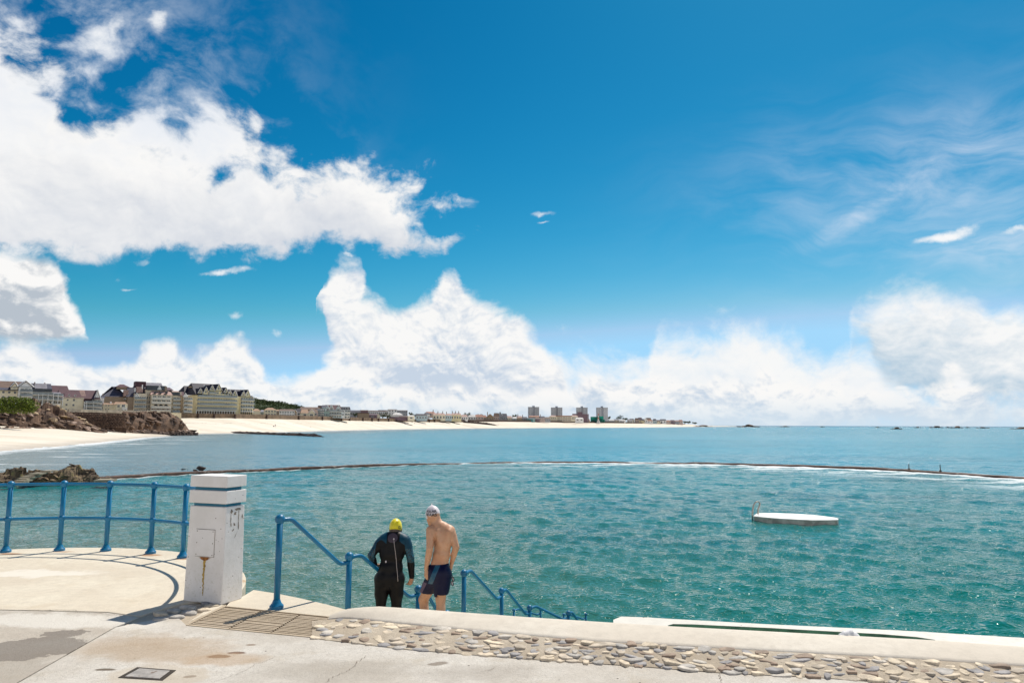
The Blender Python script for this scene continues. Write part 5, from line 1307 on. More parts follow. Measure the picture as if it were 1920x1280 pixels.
# rocks: angular slabs that share meshes
def rock_mat(name, lit, dark, sc=.35, moss=None, wz=(1.6, 3.8)):
    m_, t, b, P_ = new_mat(name); n = t.noise(P_, sc, 8, .68); n2 = t.noise(P_, sc * 7, 6, .7)
    c = t.mix(t.sm(n, .38, .62), dark, lit); c = t.mix(t.m('MULTIPLY', t.sm(n2, .5, .7), .55), c, tuple(k * .35 for k in dark))
    s_ = t.node('ShaderNodeSeparateXYZ'); t.put(s_.inputs[0], P_)
    c = t.mix(t.sm(t.m('ADD', s_.outputs[2], t.m('MULTIPLY', n, 2.5)), WATER + wz[0], WATER + wz[1], 1, 0), c, (.035, .022, .018))
    if moss: c = t.mix(t.m('MULTIPLY', t.sm(t.noise(P_, sc * 2, 4, .6), .55, .68), .8), c, moss)
    t.put(b.inputs['Base Color'], c); b.inputs['Roughness'].default_value = .9
    bn = t.node('ShaderNodeBump'); bn.inputs['Distance'].default_value = .12; t.put(bn.inputs['Height'], t.noise(P_, sc * 5, 6, .7)); t.put(b.inputs['Normal'], bn.outputs[0]); return m_
M['rock_ochre'] = rock_mat('ochre rock', (.64, .48, .30), (.24, .16, .10), moss=(.36, .24, .05)); M['rock_brown'] = rock_mat('brown rock', (.20, .12, .075), (.07, .042, .03)); M['rock_pink'] = rock_mat('pinkish rock', (.52, .38, .30), (.18, .12, .09))
M['rock_near'] = rock_mat('weedy shore rock', (.27, .195, .115), (.085, .058, .038), 1.2, moss=(.24, .20, .07), wz=(.9, 1.6))
def rock_mesh(seed, mat, flat=1.0):
    g = random.Random(seed); bm = bmesh.new()
    for _ in range(22):
        v = Vector((g.gauss(0, 1), g.gauss(0, 1), g.gauss(0, 1))).normalized() * g.uniform(.75, 1.0); bm.verts.new((v.x * .5, v.y * .5, v.z * .5 * flat))
    bmesh.ops.convex_hull(bm, input=bm.verts); bmesh.ops.dissolve_limit(bm, angle_limit=.22, verts=bm.verts, edges=bm.edges)
    for v in [v for v in bm.verts if not v.link_faces]: bm.verts.remove(v)
    me = bpy.data.meshes.new('rock'); bm.to_mesh(me); bm.free(); me.materials.append(mat); return me
ROCKS = {k: [rock_mesh(i * 7 + hash_, M[k], f) for i in range(10) for f in (.38,)] for k, hash_ in (('rock_ochre', 1), ('rock_brown', 2), ('rock_pink', 3), ('rock_near', 4))}
for k in ('rock_brown', 'rock_near', 'rock_ochre', 'rock_pink'): ROCKS[k + '_chunk'] = [rock_mesh(500 + i * 3, M[k], .85) for i in range(8)]
def put_rock(kind, p, s, rot, parent):
    o = bpy.data.objects.new('rock', random.choice(ROCKS[kind])); link(o, parent); o.location = Vector(p) - (parent.location if parent.type == 'EMPTY' else Vector()); o.scale = s; o.rotation_euler = rot; return o
def outcrop(name, prof, D0, D1, label, kinds, n, size, base_mat, tilt=-.3, seed=1, step_y=3.0, loc=None, cat='rocks', vertical=False):
    """prof: (px, y_top, y_base); a rugged mound body plus loose slabs lying on it"""
    g = random.Random(seed); root = empty(name, at(prof[len(prof) // 2][0], prof[len(prof) // 2][2], (D0 + D1) / 2)); tag(root, label, cat)
    px0, px1 = prof[0][0], prof[-1][0]; NC = max(30, int((px1 - px0) / 1.6)); NRr = 18; P = []; vs = []; fs = []
    Dm = lambda px: np.interp(px, [px0, px1], [D0, D1]); sc = (D0 + D1) / 2 / FPX
    ph = [(g.uniform(0, 6), g.uniform(.5, 1.2)) for _ in range(6)]
    from mathutils import noise as mn
    xs_, yt_, yb_ = [p[0] for p in prof], [p[1] for p in prof], [p[2] for p in prof]
    def surf(px, v, rough=True):
        yt = np.interp(px, xs_, yt_); yb = np.interp(px, xs_, yb_); D = Dm(px)
        zt = at(px, yt, D + (yb - yt) * sc).z; f = at(px, yb, D); depth = (zt - f.z) * (1.1 if not vertical else .55) + 7.5 * sc
        p = f + Vector((f.x / f.y, 1, 0)) * (depth * 2 * v); hgt = math.sin(math.pi * min(1, v)) ** (.75 if not vertical else .40)
        nn = mn.fractal(Vector((p.x, p.y, 0)) / (45 * sc), .7, 2.2, 5); cell = mn.cell(Vector((p.x, p.y * 1.4, 0)) / (22 * sc))
        z = f.z - .8 + (zt - f.z + .8) * hgt * (1 + .18 * nn + .22 * (cell - .5) * math.sin(math.pi * v)); return Vector((p.x, p.y, z))
    for i in range(NC + 1):
        px = px0 + (px1 - px0) * i / NC
        for j in range(NRr + 1): vs.append(surf(px, j / NRr) - root.location)
        if i:
            for j in range(NRr): k = i * (NRr + 1) + j; fs.append((k - NRr - 1, k, k + 1, k - NRr))
    body = MB().add(vs, fs).build('bedrock', base_mat, root)
    for _ in range(n):
        px = g.uniform(px0 + 1, px1 - 1); v = .5 * g.random() ** 1.3; p = surf(px, v); hh = math.sin(math.pi * v)
        s = g.choice((.6, .8, 1.0, 1.0, 1.4)) * g.uniform(*size) * sc; k = kinds[0] if hh > .72 else (kinds[1] if hh > .35 else kinds[2])
        if g.random() < .2: k = g.choice(kinds)
        if vertical or g.random() < .45: k += '_chunk'
        put_rock(k, p + Vector((0, -.12 * s, .02 * s)), (s * g.uniform(1.1, 2.1), s * g.uniform(.7, 1.2), s * g.uniform(.55, 1.1)), (g.uniform(-.25, .25), tilt + g.uniform(-.25, .25), g.uniform(-.5, .5)), root)
    return root
outcrop('rock_outcrop', [(-260, 760, 800), (-120, 756, 803), (-20, 775, 805), (5, 772, 806), (25, 757, 807), (45, 752, 807.5), (70, 753, 808), (95, 760, 808.5), (112, 768, 809), (132, 770, 810), (150, 782, 811), (170, 796, 812), (195, 806, 813)], 214, 252, 'ochre rock outcrop of tilted slabs on the left headland', ('rock_ochre', 'rock_pink', 'rock_brown'), 230, (5, 15), M['rock_brown'], .28, 3)
outcrop('rock_outcrop', [(196, 800, 812.5), (215, 785, 813), (228, 777, 813), (250, 773, 813.5), (262, 774, 814), (275, 771.5, 814), (295, 772, 814), (318, 773.5, 813.5), (330, 779, 813), (336, 786, 813), (347, 797, 812.5), (354, 806, 811.5), (368, 810, 812)], 272, 318, 'big dark rounded rocks at the tip of the headland in front of the stepped hotel', ('rock_brown', 'rock_brown', 'rock_brown'), 60, (5, 12), M['rock_brown'], .1, 8, vertical=True)
outcrop('boulder_skirt', [(-60, 800, 807), (60, 800, 809), (180, 804, 813.5), (280, 806, 815.5), (345, 807, 815), (372, 809.5, 813)], 208, 300, 'low tumble of pinkish and dark boulders along the back of the cove sand', ('rock_pink', 'rock_brown', 'rock_pink'), 170, (3.5, 8.5), M['rock_brown'], .2, 12)
# stone revetment wall between them
PX = list(np.arange(122, 240, 5.0)); 
rv = wall_run('revetment_wall', [at(p, 771.5 + (p - 122) * .028, 272) for p in PX], [at(p, 806, 268) for p in PX], M['rock_brown'], 3, 'dark stone revetment wall between the ochre outcrop and the big rounded rocks', 'wall', .1)
M['wall_stone'] = simple('dark revetment stone', (.15, .095, .065), .9, .5, .8, .05, 3); M['parapet'] = simple('pale parapet', (.42, .35, .26), .9, .2, .5)
sm_ = [rock_mesh(200 + i, M['wall_stone'], .8) for i in range(6)]
for r in range(9):
    for k in range(22):
        px = 130 + k * 4.9 + (r % 2) * 2.4 + random.uniform(-.6, .6)
        if px > 236: continue
        p = at(px, 775.5 + r * 2.9 + (px - 130) * .02, 267.6); o = bpy.data.objects.new('stone', random.choice(sm_)); link(o, rv); o.location = p; o.scale = (1.15, .8, .68); o.rotation_euler = (random.uniform(-.2, .2), random.uniform(-.2, .2), random.uniform(-.3, .3))
b = MB(); a, c_ = at(128, 769, 269), at(318, 771.5, 330)
for q0, q1 in ((0, .33), (.335, .66), (.665, 1.0)):
    p, q = a.lerp(c_, q0), a.lerp(c_, q1); m_ = (p + q) / 2; b.box((m_.x, m_.y, m_.z - .2), ((q - p).length, .6, 1.15), math.atan2(q.y - p.y, q.x - p.x))
o = b.build('parapet_wall', M['parapet']); tag(o, 'pale parapet wall on top of the headland in front of the houses', 'wall')

# near rocks with cut steps
nr = outcrop('rock_outcrop', [(-160, 884, 915), (-60, 880, 912), (0, 882, 909), (20, 879, 908.5), (48, 880, 908), (70, 882, 908), (100, 881, 908), (115, 878, 908), (128, 874, 907.5), (142, 871.5, 907.5), (149, 873, 907), (152, 880, 907), (162, 881, 906.5), (175, 885, 906), (182, 893, 905), (190, 897, 904), (212, 897.5, 902)], 53.5, 57.0, 'weedy brown rocks with concrete steps cut into them, rising from the water behind the railing', ('rock_near', 'rock_near', 'rock_brown'), 150, (3.5, 10), M['rock_near'], .1, 21)
M['old_concrete'] = simple('old wet concrete', (.30, .26, .19), .85, .3, 2)
for k, (x, y, w) in enumerate(((20, 908, 30), (36, 904.5, 20), (44, 900.5, 18), (49, 897, 18), (58, 893.5, 22), (72, 887, 20), (64, 890.5, 18), (92, 882.5, 18))):
    p = at(x, y, 53.2 + k * .45); MB().box(p - nr.location, (w * .041, 1.0, .10)).build('step', M['old_concrete'], nr)
MB().box(at(198, 900, 55.2) - nr.location, (1.15, 1.3, .16), .15).build('slab', M['old_concrete'], nr)
for (px, py, w, lb) in ((377, 884, 24, 'dark square rock standing just beyond the pool wall above the pillar'), (203, 896, 14, 'small orange-brown rock at the start of the pool wall'), (345, 881.5, 10, 'small pale rock awash left of the dark square rock')):
    p = onz(px, py, WATER); sc = p.y / FPX; rt = empty('sea_rock', p); tag(rt, lb, 'rock')
    k = 'rock_near' if px == 203 else ('rock_pink' if px == 345 else 'rock_brown')
    put_rock(k, p + Vector((0, 0, .25 * w * sc)), (w * sc * .78, w * sc * .6, w * sc * 1.15 if px == 377 else w * sc * .5), (0, .1, .3), rt)
    put_rock(k, p + Vector((-.45 * w * sc, .1, .1)), (w * sc * .55, w * sc * .5, w * sc * .5), (0, .3, 1), rt); put_rock(k, p + Vector((.5 * w * sc, .1, .06)), (w * sc * .6, w * sc * .5, w * sc * .35), (0, -.2, .5), rt)

# rocks on the horizon
for (x0, x1, yt, yb, D, lb) in ((1384, 1425, 790.5, 798.6, 2300, 'largest dome-shaped islet on the horizon beyond the end of the beach'), (1300, 1336, 794.0, 798.5, 2600, 'flat dark rocks at the tip of the sand spit'), (1464, 1482, 796.4, 798.8, 2600, 'tiny flat reef right of the dome-shaped islet'), (1537, 1547, 796.6, 799, 2400, 'tiny lone rock near the middle of the right-hand horizon'),
                               (1641, 1650, 797, 800, 1900, 'small rock left of the nearest dark horizon rock'), (1671, 1692, 797.2, 802, 1100, 'nearest dark low rock off the right-hand shore with surf beside it'), (1714, 1727, 797.4, 800, 1900, 'small rock between the nearest rock and the twin-humped rocks'), (1744, 1769, 794.3, 799.8, 2000, 'twin-humped dark rocks on the right-hand horizon'),
                               (1773, 1781, 797, 799.8, 2000, 'small rock just right of the twin humps'), (1783, 1807, 795.2, 800.6, 1800, 'jagged wide rocks on the right-hand horizon'), (1810, 1818, 797.8, 800.2, 2000, 'speck of rock right of the jagged wide rocks'), (1832, 1853, 797.8, 801, 1700, 'low twin reef near the right-hand end of the horizon'), (1894, 1940, 796.4, 802, 1300, 'dark rocks at the right-hand edge on the horizon')):
    sc = D / FPX; p = at((x0 + x1) / 2, yb, D); p.z = WATER; rt = empty('islet', p); tag(rt, lb, 'islet', 'rocks on the horizon'); w = (x1 - x0) * sc; h_ = at(x0, yt, D).z - WATER; g = random.Random(int(x0))
    put_rock('rock_brown', p + Vector((0, 0, h_ * .28)), (w * .62, w * .4, h_ * 1.7), (0, 0, g.uniform(0, 1)), rt)
    for q in (-.42, -.22, .2, .40): put_rock('rock_brown', p + Vector((q * w, g.uniform(-.1, .1) * w, h_ * .05)), (w * g.uniform(.25, .45), w * .3, h_ * g.uniform(.7, 1.7)), (0, g.uniform(-.2, .2), g.uniform(0, 3)), rt)

# ---- trees and bushes
def leaf_mat(name, a, b_):
    m_, t, b, P_ = new_mat(name); g_ = t.node('ShaderNodeNewGeometry'); t.put(b.inputs['Base Color'], t.mix(g_.outputs['Random Per Island'], a, b_)); b.inputs['Roughness'].default_value = .7
    b.inputs['Specular IOR Level'].default_value = .2; return m_
M['leaf_bright'] = leaf_mat('bright leaves', (.08, .13, .012), (.21, .26, .035)); M['leaf_dark'] = leaf_mat('dark leaves', (.020, .040, .012), (.055, .085, .022)); M['leaf_olive'] = leaf_mat('olive leaves', (.045, .065, .018), (.11, .13, .035)); M['bark'] = simple('bark', (.07, .05, .035), .9)
def leaves(name, blobs, n, size, mat, parent, g):
    vs = []; fs = []; tot = sum(b[1][0] * b[1][2] for b in blobs)
    for c, r in blobs:
        for _ in range(int(n * r[0] * r[2] / tot)):
            d = Vector((g.gauss(0, 1), g.gauss(0, 1), g.gauss(0, 1))).normalized() * (g.random() ** .35); p = Vector((c[0] + d.x * r[0], c[1] + d.y * r[1], c[2] + d.z * r[2])); s = size * g.uniform(.6, 1.3)
            u = Vector((g.gauss(0, 1), g.gauss(0, 1), g.gauss(0, .6))).normalized(); w = u.cross(Vector((g.gauss(0, 1), g.gauss(0, 1), g.gauss(0, 1)))).normalized(); k = len(vs)
            vs += [p - u * s, p + w * s * .6, p + u * s, p - w * s * .6]; fs.append((k, k + 1, k + 2, k + 3))
    return MB().add(vs, fs).build(name, mat, parent)
def tree(px, yb, yt, wpx, D, label, mat, n=700, nm='tree', trunk=True, cat='tree', group=None):
    g = random.Random(int(px * 13)); sc = D / FPX; base = at(px, yb, D); h_ = at(px, yt, D).z - base.z; w = wpx * sc; rt = empty(nm, base); tag(rt, label, cat, group)
    bl = []
    for _ in range(9): bl.append(((g.uniform(-.33, .33) * w, g.uniform(-.25, .25) * w, h_ * g.uniform(.35 if trunk else .2, .80)), (w * g.uniform(.14, .24), w * .2, h_ * g.uniform(.12, .22))))
    leaves('crown', bl, n, .55 * sc, mat, rt, g)
    if trunk:
        b = MB(); b.tube([(0, 0, -.3), (.05 * w, 0, h_ * .3), (0, 0, h_ * .6)], [w * .05, w * .04, w * .015], 6)
        for q in (-1, 1, .4): b.tube([(.03 * w, 0, h_ * .3), (q * .25 * w, .05 * w, h_ * .62)], [w * .025, w * .01], 5)
        b.build('trunk', M['bark'], rt)
    return rt
# sunlit bush on the headland
g = random.Random(3); rt = empty('bush', at(20, 775, 226)); tag(rt, 'bright green rounded bush on top of the left headland rocks', 'bush')
sc = 226 / FPX; bl = []
for px in range(-60, 62, 7): ytop = np.interp(px, [-60, -20, 10, 30, 50, 62], [744, 744, 742.5, 742, 745, 752]); bl += [((px - 20) * sc, 0) for _ in ()]; zt = at(px, ytop, 226).z - rt.location.z; bl.append((((px - 20) * sc + .5, g.uniform(-1, 1), zt * .62), (1.6, 2.0, zt * .38))); bl.append((((px - 20) * sc, g.uniform(-2, 0), zt * .3), (1.5, 1.6, zt * .34)))
leaves('foliage', bl, 9000, .22, M['leaf_bright'], rt, g); leaves('foliage', [(c, (r[0] * .85, r[1] * .85, r[2] * .85)) for c, r in bl], 4000, .25, M['leaf_olive'], rt, g)
b = MB()
for c, r in bl[::3]: b.tube([(c[0], c[1], -.5), (c[0] + .2, c[1], c[2])], [.10, .04], 5)
b.build('stem', M['bark'], rt)
# wooded hill behind the low houses
HILL = [(455, 742), (475, 746), (490, 749), (500, 750), (520, 752), (535, 754.5), (550, 757.5), (562, 761), (580, 766), (600, 770)]
cols = []
for px, y in HILL: a = at(px, 775, 720); c_ = at(px, y + 3, 900); e = at(px, y + 6, 1100); cols.append([a, c_, e])
o = rough_sheet('hill', cols, M['wood_ground'], 4, .8); tag(o, kind='structure')
g = random.Random(9); vs = []; fs = []; mi_ = []
for _ in range(520):
    px = g.uniform(458, 590); y = np.interp(px, [h_[0] for h_ in HILL], [h_[1] for h_ in HILL]); q = g.random(); D = 730 + 170 * q; c0 = at(px, 776 + (y + 3 - 776) * q, D); r = g.uniform(2.6, 4.6)
    for _ in range(46):
        d = Vector((g.gauss(0, 1), g.gauss(0, 1), abs(g.gauss(0, 1)) * .9)).normalized() * g.uniform(.55, 1.0); p = c0 + Vector((d.x * r, d.y * r, d.z * r * .85)); s = g.uniform(.45, .9)
        u = Vector((g.gauss(0, 1), g.gauss(0, 1), g.gauss(0, .5))).normalized(); w = u.cross(Vector((g.gauss(0, 1), g.gauss(0, 1), g.gauss(0, 1)))).normalized(); k = len(vs); vs += [p - u * s, p + w * s * .7, p + u * s, p - w * s * .7]; fs.append((k, k + 1, k + 2, k + 3)); mi_.append(0 if g.random() < .7 else 1)
b = MB(); b.v = vs; b.f = fs; b.m = mi_
o = b.build('woodland', [M['leaf_dark'], M['leaf_olive']]); tag(o, 'dark green woodland covering the hill behind the yellow hotel', 'woodland', kind='stuff')
for a in ((665, 784, 772, 16, 760, 'dark round tree in front of the brown-roofed block right of the white gabled flats', M['leaf_dark']), (725, 786, 771, 24, 830, 'green spreading tree in front of the long white building', M['leaf_olive']), (717, 786, 774, 18, 825, 'dark bush at the foot of the spreading green tree', M['leaf_dark']), (770, 784, 770, 9, 900, 'slim dark tree right of the long white building', M['leaf_dark']), (776, 785, 773, 14, 905, 'low dark tree beside the slim tree', M['leaf_dark']),
          (876, 786, 770, 14, 1050, 'dark round tree behind the white cottages', M['leaf_dark']), (845, 786, 775, 9, 1000, 'small dark tree just right of the dark bastion', M['leaf_olive']), (902, 786, 774, 16, 1150, 'low olive tree among the far red-roofed houses', M['leaf_olive']), (964, 786, 775, 11, 1300, 'olive tree left of the first tower block', M['leaf_olive']), (1142, 788, 779, 9, 2000, 'small pale green tree right of the last tower block', M['leaf_olive']),
          (1162, 788, 777.5, 17, 2050, 'round dark tree standing alone right of the tower blocks', M['leaf_dark']), (1172, 789, 782, 11, 2060, 'low dark bush right of the lone round tree', M['leaf_dark']), (1290, 794, 788.5, 12, 2750, 'dark tree at the far end of the houses', M['leaf_dark']), (1303, 795, 791, 12, 2800, 'last low dark bush before the sand spit', M['leaf_dark']), (1284, 794, 789, 8, 2740, 'dark tree just left of the last trees', M['leaf_dark'])):
    tree(*a, n=500)
# ------------------------------------------------------------------ buildings
WALLS = {'cream': (.80, .72, .54), 'white': (.85, .83, .80), 'beige': (.72, .62, .47), 'brown': (.33, .25, .18), 'yellow': (.82, .70, .42), 'pale_blue': (.46, .56, .58), 'sage': (.36, .47, .43), 'pink': (.62, .48, .42), 'grey': (.36, .37, .40), 'tan': (.44, .32, .20), 'mauve': (.20, .135, .16), 'teal': (.10, .34, .34)}
ROOFS = {'maroon': (.085, .035, .045), 'slate': (.055, .055, .085), 'black': (.018, .015, .030), 'grey': (.22, .21, .24), 'brown': (.15, .095, .07), 'red': (.34, .145, .10), 'tan': (.36, .22, .14), 'pink': (.42, .27, .23), 'white': (.6, .58, .56), 'purple': (.11, .065, .085)}
for k, c in WALLS.items(): M['w_' + k] = simple(k + ' render', c, .85, .08, .4)
for k, c in ROOFS.items(): M['r_' + k] = simple(k + ' roof', c, .7, .18, .8)
M['glass'] = simple('window glass', (.045, .055, .07), .3, .3, .2, spec=.35); M['frame'] = simple('white frame', (.75, .74, .72), .6); M['rail_glass'] = simple('balcony glass', (.27, .30, .31), .5, .2, .2, spec=.2)
M['slab'] = simple('balcony slab', (.70, .66, .58), .8, .05); M['deep'] = simple('dark opening', (.05, .04, .04), .8); M['brick'] = simple('dark red brick', (.22, .09, .07), .85)
_wm = {}
def win_mesh(w, h, kind='w'):
    k = (round(w, 2), round(h, 2), kind)
    if k not in _wm:
        b = MB()
        if kind == 'w':
            b.box((0, -.04, 0), (w, .08, h), mi=0); b.box((0, -.09, 0), (w * .84, .03, h * .86), mi=1); b.box((0, -.12, 0), (w * .06, .03, h * .88), mi=0)
            _wm[k] = b.mesh('window', [M['frame'], M['glass']])
        elif kind == 'd':                                   # dark opening (loggia behind a balcony)
            b.box((0, -.03, 0), (w, .06, h), mi=0); b.box((-w * .22, -.08, -.05 * h), (w * .36, .04, h * .86), mi=1); b.box((w * .25, -.08, -.05 * h), (w * .30, .04, h * .86), mi=1)
            _wm[k] = b.mesh('window', [M['slab'], M['glass']])
        elif kind == 'arch':
            n = 10; vs = [(-w / 2, -.06, -h / 2), (w / 2, -.06, -h / 2)] + [(w / 2 * math.cos(a), -.06, h * .1 + h * .4 * math.sin(a)) for a in np.linspace(0, math.pi, n)]
            b.add(vs, [tuple(range(len(vs)))]); _wm[k] = b.mesh('window', [M['deep']])
        elif kind == 'tri':
            b.box((0, -.05, 0), (w, .1, h), mi=0); b.box((0, -.12, 0), (w * .7, .04, h * .7), mi=1); _wm[k] = b.mesh('window', [M['frame'], M['glass']])
    return _wm[k]
def add_obj(name, me, par, loc, rz=0):
    o = bpy.data.objects.new(name, me); link(o, par); o.location = loc; o.rotation_euler = (0, 0, rz); return o
class Bld:
    """local frame: x along the front, y away from the viewer, z up; the front is at y = 0"""
    def __init__(s, name, x0, x1, yb, D, rz, label, cat='building', group=None):
        s.D = D; s.sc = D / FPX; s.x0 = x0; a, c = at(x0, yb, D), at(x1, yb, D); s.W = (c - a).length; s.root = empty(name, a, rz or 0); tag(s.root, label, cat, group); s.yb = yb; s.a = a
        if rz is None: rz = -math.atan2(a.x, a.y) + math.radians(5)
        s.root.rotation_euler = (0, 0, rz); s.rz = rz; s.c, s.s = math.cos(rz), math.sin(rz)
    def X(s, px, d=0.0):
        r = ray(px, 780); r = r.x / r.y; return (r * (s.a.y + d * s.c) - (s.a.x - d * s.s)) / (s.c - r * s.s)
    def Z(s, y): return (s.yb - y) * s.sc
    def wall(s, x0, x1, y0, y1, d0=0.0, dep=12.0, mat='w_cream', name='wall'):
        X0, X1, Z0, Z1 = s.X(x0, d0), s.X(x1, d0), s.Z(y0), s.Z(y1)
        return MB().box(((X0 + X1) / 2, d0 + dep / 2, (Z0 + Z1) / 2), (X1 - X0, dep, Z1 - Z0)).build(name, M[mat], s.root)
    def roof(s, x0, x1, ye, yr, d0=0.0, dep=12.0, kind='gx', mat='r_slate', over=.4, wmat='w_cream', hip=0.0, shift=0.0):
        X0, X1, Ze, Zr = s.X(x0, d0) - over, s.X(x1, d0) + over, s.Z(ye), s.Z(yr); Y0, Y1 = d0 - over, d0 + dep + over; Ym = (Y0 + Y1) / 2; b = MB(); Xm = (X0 + X1) / 2; t_ = .25
        if kind == 'gx':      # ridge parallel to the front, hipped ends if hip
            h_ = hip * s.sc; b.add([(X0, Y0, Ze), (X1, Y0, Ze), (X1, Y1, Ze), (X0, Y1, Ze), (X0 + h_ , Ym, Zr), (X1 - h_ + shift, Ym, Zr)], [(0, 1, 5, 4), (2, 3, 4, 5), (1, 2, 5), (3, 0, 4), (3, 2, 1, 0)])
        elif kind == 'gy':    # gable facing the viewer
            b.add([(X0, Y0, Ze), (Xm, Y0, Zr), (X1, Y0, Ze), (X0, Y1, Ze), (Xm, Y1, Zr), (X1, Y1, Ze), (X0 + over, Y0, Ze - t_), (Xm, Y0, Zr - t_ * 2), (X1 - over, Y0, Ze - t_)], [(0, 3, 4, 1), (1, 4, 5, 2), (0, 1, 7, 6), (1, 2, 8, 7), (3, 5, 4), (3, 0, 2, 5)])
            g_ = MB().add([(X0 + over, Y0 + over, Ze), (X1 - over, Y0 + over, Ze), (Xm, Y0 + over, Zr - t_)], [(0, 1, 2)]).build('gable', M[wmat], s.root)
            e = MB()
            for xa, xb in ((X0, Xm), (X1, Xm)):
                e.tube([(xa, Y0 - .06, Ze), (xb, Y0 - .06, Zr)], .16, 4)
            e.build('bargeboard', M['frame'], s.root)
        elif kind == 'flat':
            b.box((Xm, Ym, (Ze + Zr) / 2), (X1 - X0, Y1 - Y0, Zr - Ze))
        elif kind == 'mansard':
            i_ = min(hip * s.sc, (X1 - X0) * .3); b.add([(X0, Y0, Ze), (X1, Y0, Ze), (X1, Y1, Ze), (X0, Y1, Ze), (X0 + i_, Y0 + 2.4, Zr), (X1 - i_, Y0 + 2.4, Zr), (X1 - i_, Y1 - 2.4, Zr), (X0 + i_, Y1 - 2.4, Zr)], [(0, 1, 5, 4), (1, 2, 6, 5), (2, 3, 7, 6), (3, 0, 4, 7), (4, 5, 6, 7)])
        return b.build('roof', M[mat], s.root)
    def win(s, px, y, w, h, kind='w', d=0.0, name='window'): return add_obj(name, win_mesh(w * s.sc, h * s.sc, kind), s.root, (s.X(px, d), d - .01, s.Z(y)))
    def wins(s, x0, x1, n, rows, w, h, kind='w', d=0.0):
        for y in rows:
            for i in range(n): s.win(x0 + (x1 - x0) * (i + .5) / n, y, w, h, kind, d)
    def balcony(s, x0, x1, y, d=0.0, dep=1.3, rail=.85, glass=True, rmat='rail_glass'):
        X0, X1, Z_ = s.X(x0, d), s.X(x1, d), s.Z(y); o = MB().box(((X0 + X1) / 2, d - dep / 2, Z_), (X1 - X0, dep, .32)).build('balcony', M['slab'], s.root)
        if glass: MB().box(((X0 + X1) / 2, d - dep + .05, Z_ + .16 + rail / 2), (X1 - X0 - .1, .06, rail)).build('balustrade', M[rmat], o)
        return o
    def chimney(s, px, y0, y1, w=2.2, d=5.0, mat='w_brown'):
        Z0, Z1 = s.Z(y0), s.Z(y1); o = MB().box((s.X(px, d), d, (Z0 + Z1) / 2), (w * s.sc, w * s.sc * .8, Z1 - Z0)).build('chimney', M[mat], s.root); MB().box((s.X(px, d), d, Z1 + .15), (w * s.sc * .55, w * s.sc * .45, .3)).build('pot', M['r_red'], o)
# --- A: house with brown roof at the left edge
B_ = Bld('seafront_house', -40, 53, 748, 262, None, 'cream house with dark brown roof, dormer and white gable at the left edge')
B_.wall(-40, 53, 752, 727, mat='w_cream'); B_.roof(-40, 45, 728, 711, kind='gx', mat='r_brown', dep=13, hip=3)
B_.wall(16, 29, 729, 723, -1.2, 5, 'w_cream', 'dormer'); B_.roof(15, 30, 724, 714.5, -1.4, 6, 'gy', 'r_brown', .2); B_.win(22.5, 723, 4, 5, 'w', -1.2)
B_.wall(31, 56, 752, 722, -2.2, 10, 'w_white'); B_.roof(29, 58, 723, 711, -2.6, 11, 'gy', 'r_grey', .3, 'w_white'); B_.win(44, 718, 3, 3, 'w', -2.2)
B_.balcony(33, 57, 733, -2.2); B_.balcony(33, 57, 741.5, -2.2); B_.wins(34, 56, 3, (729, 738, 746), 4.5, 5.5, 'd', -2.2); B_.wins(-36, 30, 6, (734, 743), 4, 4); B_.roof(-40, 30, 730, 725, -1.6, 4, 'gx', 'r_slate', .1)
# --- B: white terrace with grey roof
B_ = Bld('seafront_house', 54, 115, 756, 285, None, 'white balconied terrace with grey slate roof and two chimneys, left of the maroon-roofed block')
B_.wall(56, 94, 760, 728, mat='w_white'); B_.wall(94, 112, 760, 738, 1, 10, 'w_white'); B_.roof(52, 92, 730, 717, kind='gx', mat='r_slate', dep=12); B_.roof(90, 111, 740, 733, 1, 10, 'gx', 'r_grey')
B_.wall(57, 94, 734, 728, -.5, 3, 'glass', 'glazed_band'); B_.chimney(60, 728, 716, 2.5); B_.chimney(79, 728, 717, 4); B_.roof(62, 84, 728, 718, -1, 5, 'gx', 'r_grey', .1)
for y in (740, 748.5): B_.balcony(57, 96, y, 0, 2.0); B_.balcony(96, 114, y + 1, 1, 2.0)
B_.wins(58, 95, 5, (737, 745, 753), 5, 5, 'd'); B_.wins(96, 112, 3, (745, 753), 4, 5, 'd', 1)
for px in (68, 76, 86, 96, 105, 114): MB().box((B_.X(px), -2.1, B_.Z(749)), (.25, .25, B_.Z(738) - B_.Z(760))).build('column', M['frame'], B_.root)
# --- C: maroon roofed block
B_ = Bld('apartment_block', 90, 186, 770, 322, None, 'cream apartment block with large steep maroon roof and white balconies on its right')
B_.wall(116, 155, 772, 744, mat='w_cream', dep=15); B_.roof(108, 184, 746, 728.5, 0, 15, 'gx', 'r_maroon', .3, hip=3); B_.roof(88, 128, 738, 720, 7, 12, 'gx', 'r_maroon', .3, hip=4); B_.wall(95, 128, 772, 738, 7, 12, 'w_cream')
B_.roof(110, 118, 752, 737, .2, 3, 'gx', 'r_maroon', .1)
B_.wall(155, 186, 772, 752, 1.0, 13, 'w_white'); B_.wall(160, 184, 753, 746, 3.0, 10, 'w_white')
B_.win(124.5, 749, 2.8, 3.4); B_.win(136.5, 749, 3.4, 4); B_.win(123, 758, 3.4, 3.6); B_.win(136, 758.5, 3.4, 4); B_.win(123, 766.5, 2.4, 2.5); B_.win(135, 767, 3, 2.4)
for px, y in ((126.5, 740), (138, 740)): B_.win(px, y, 3, 3.4, 'tri', 1.2, 'skylight')
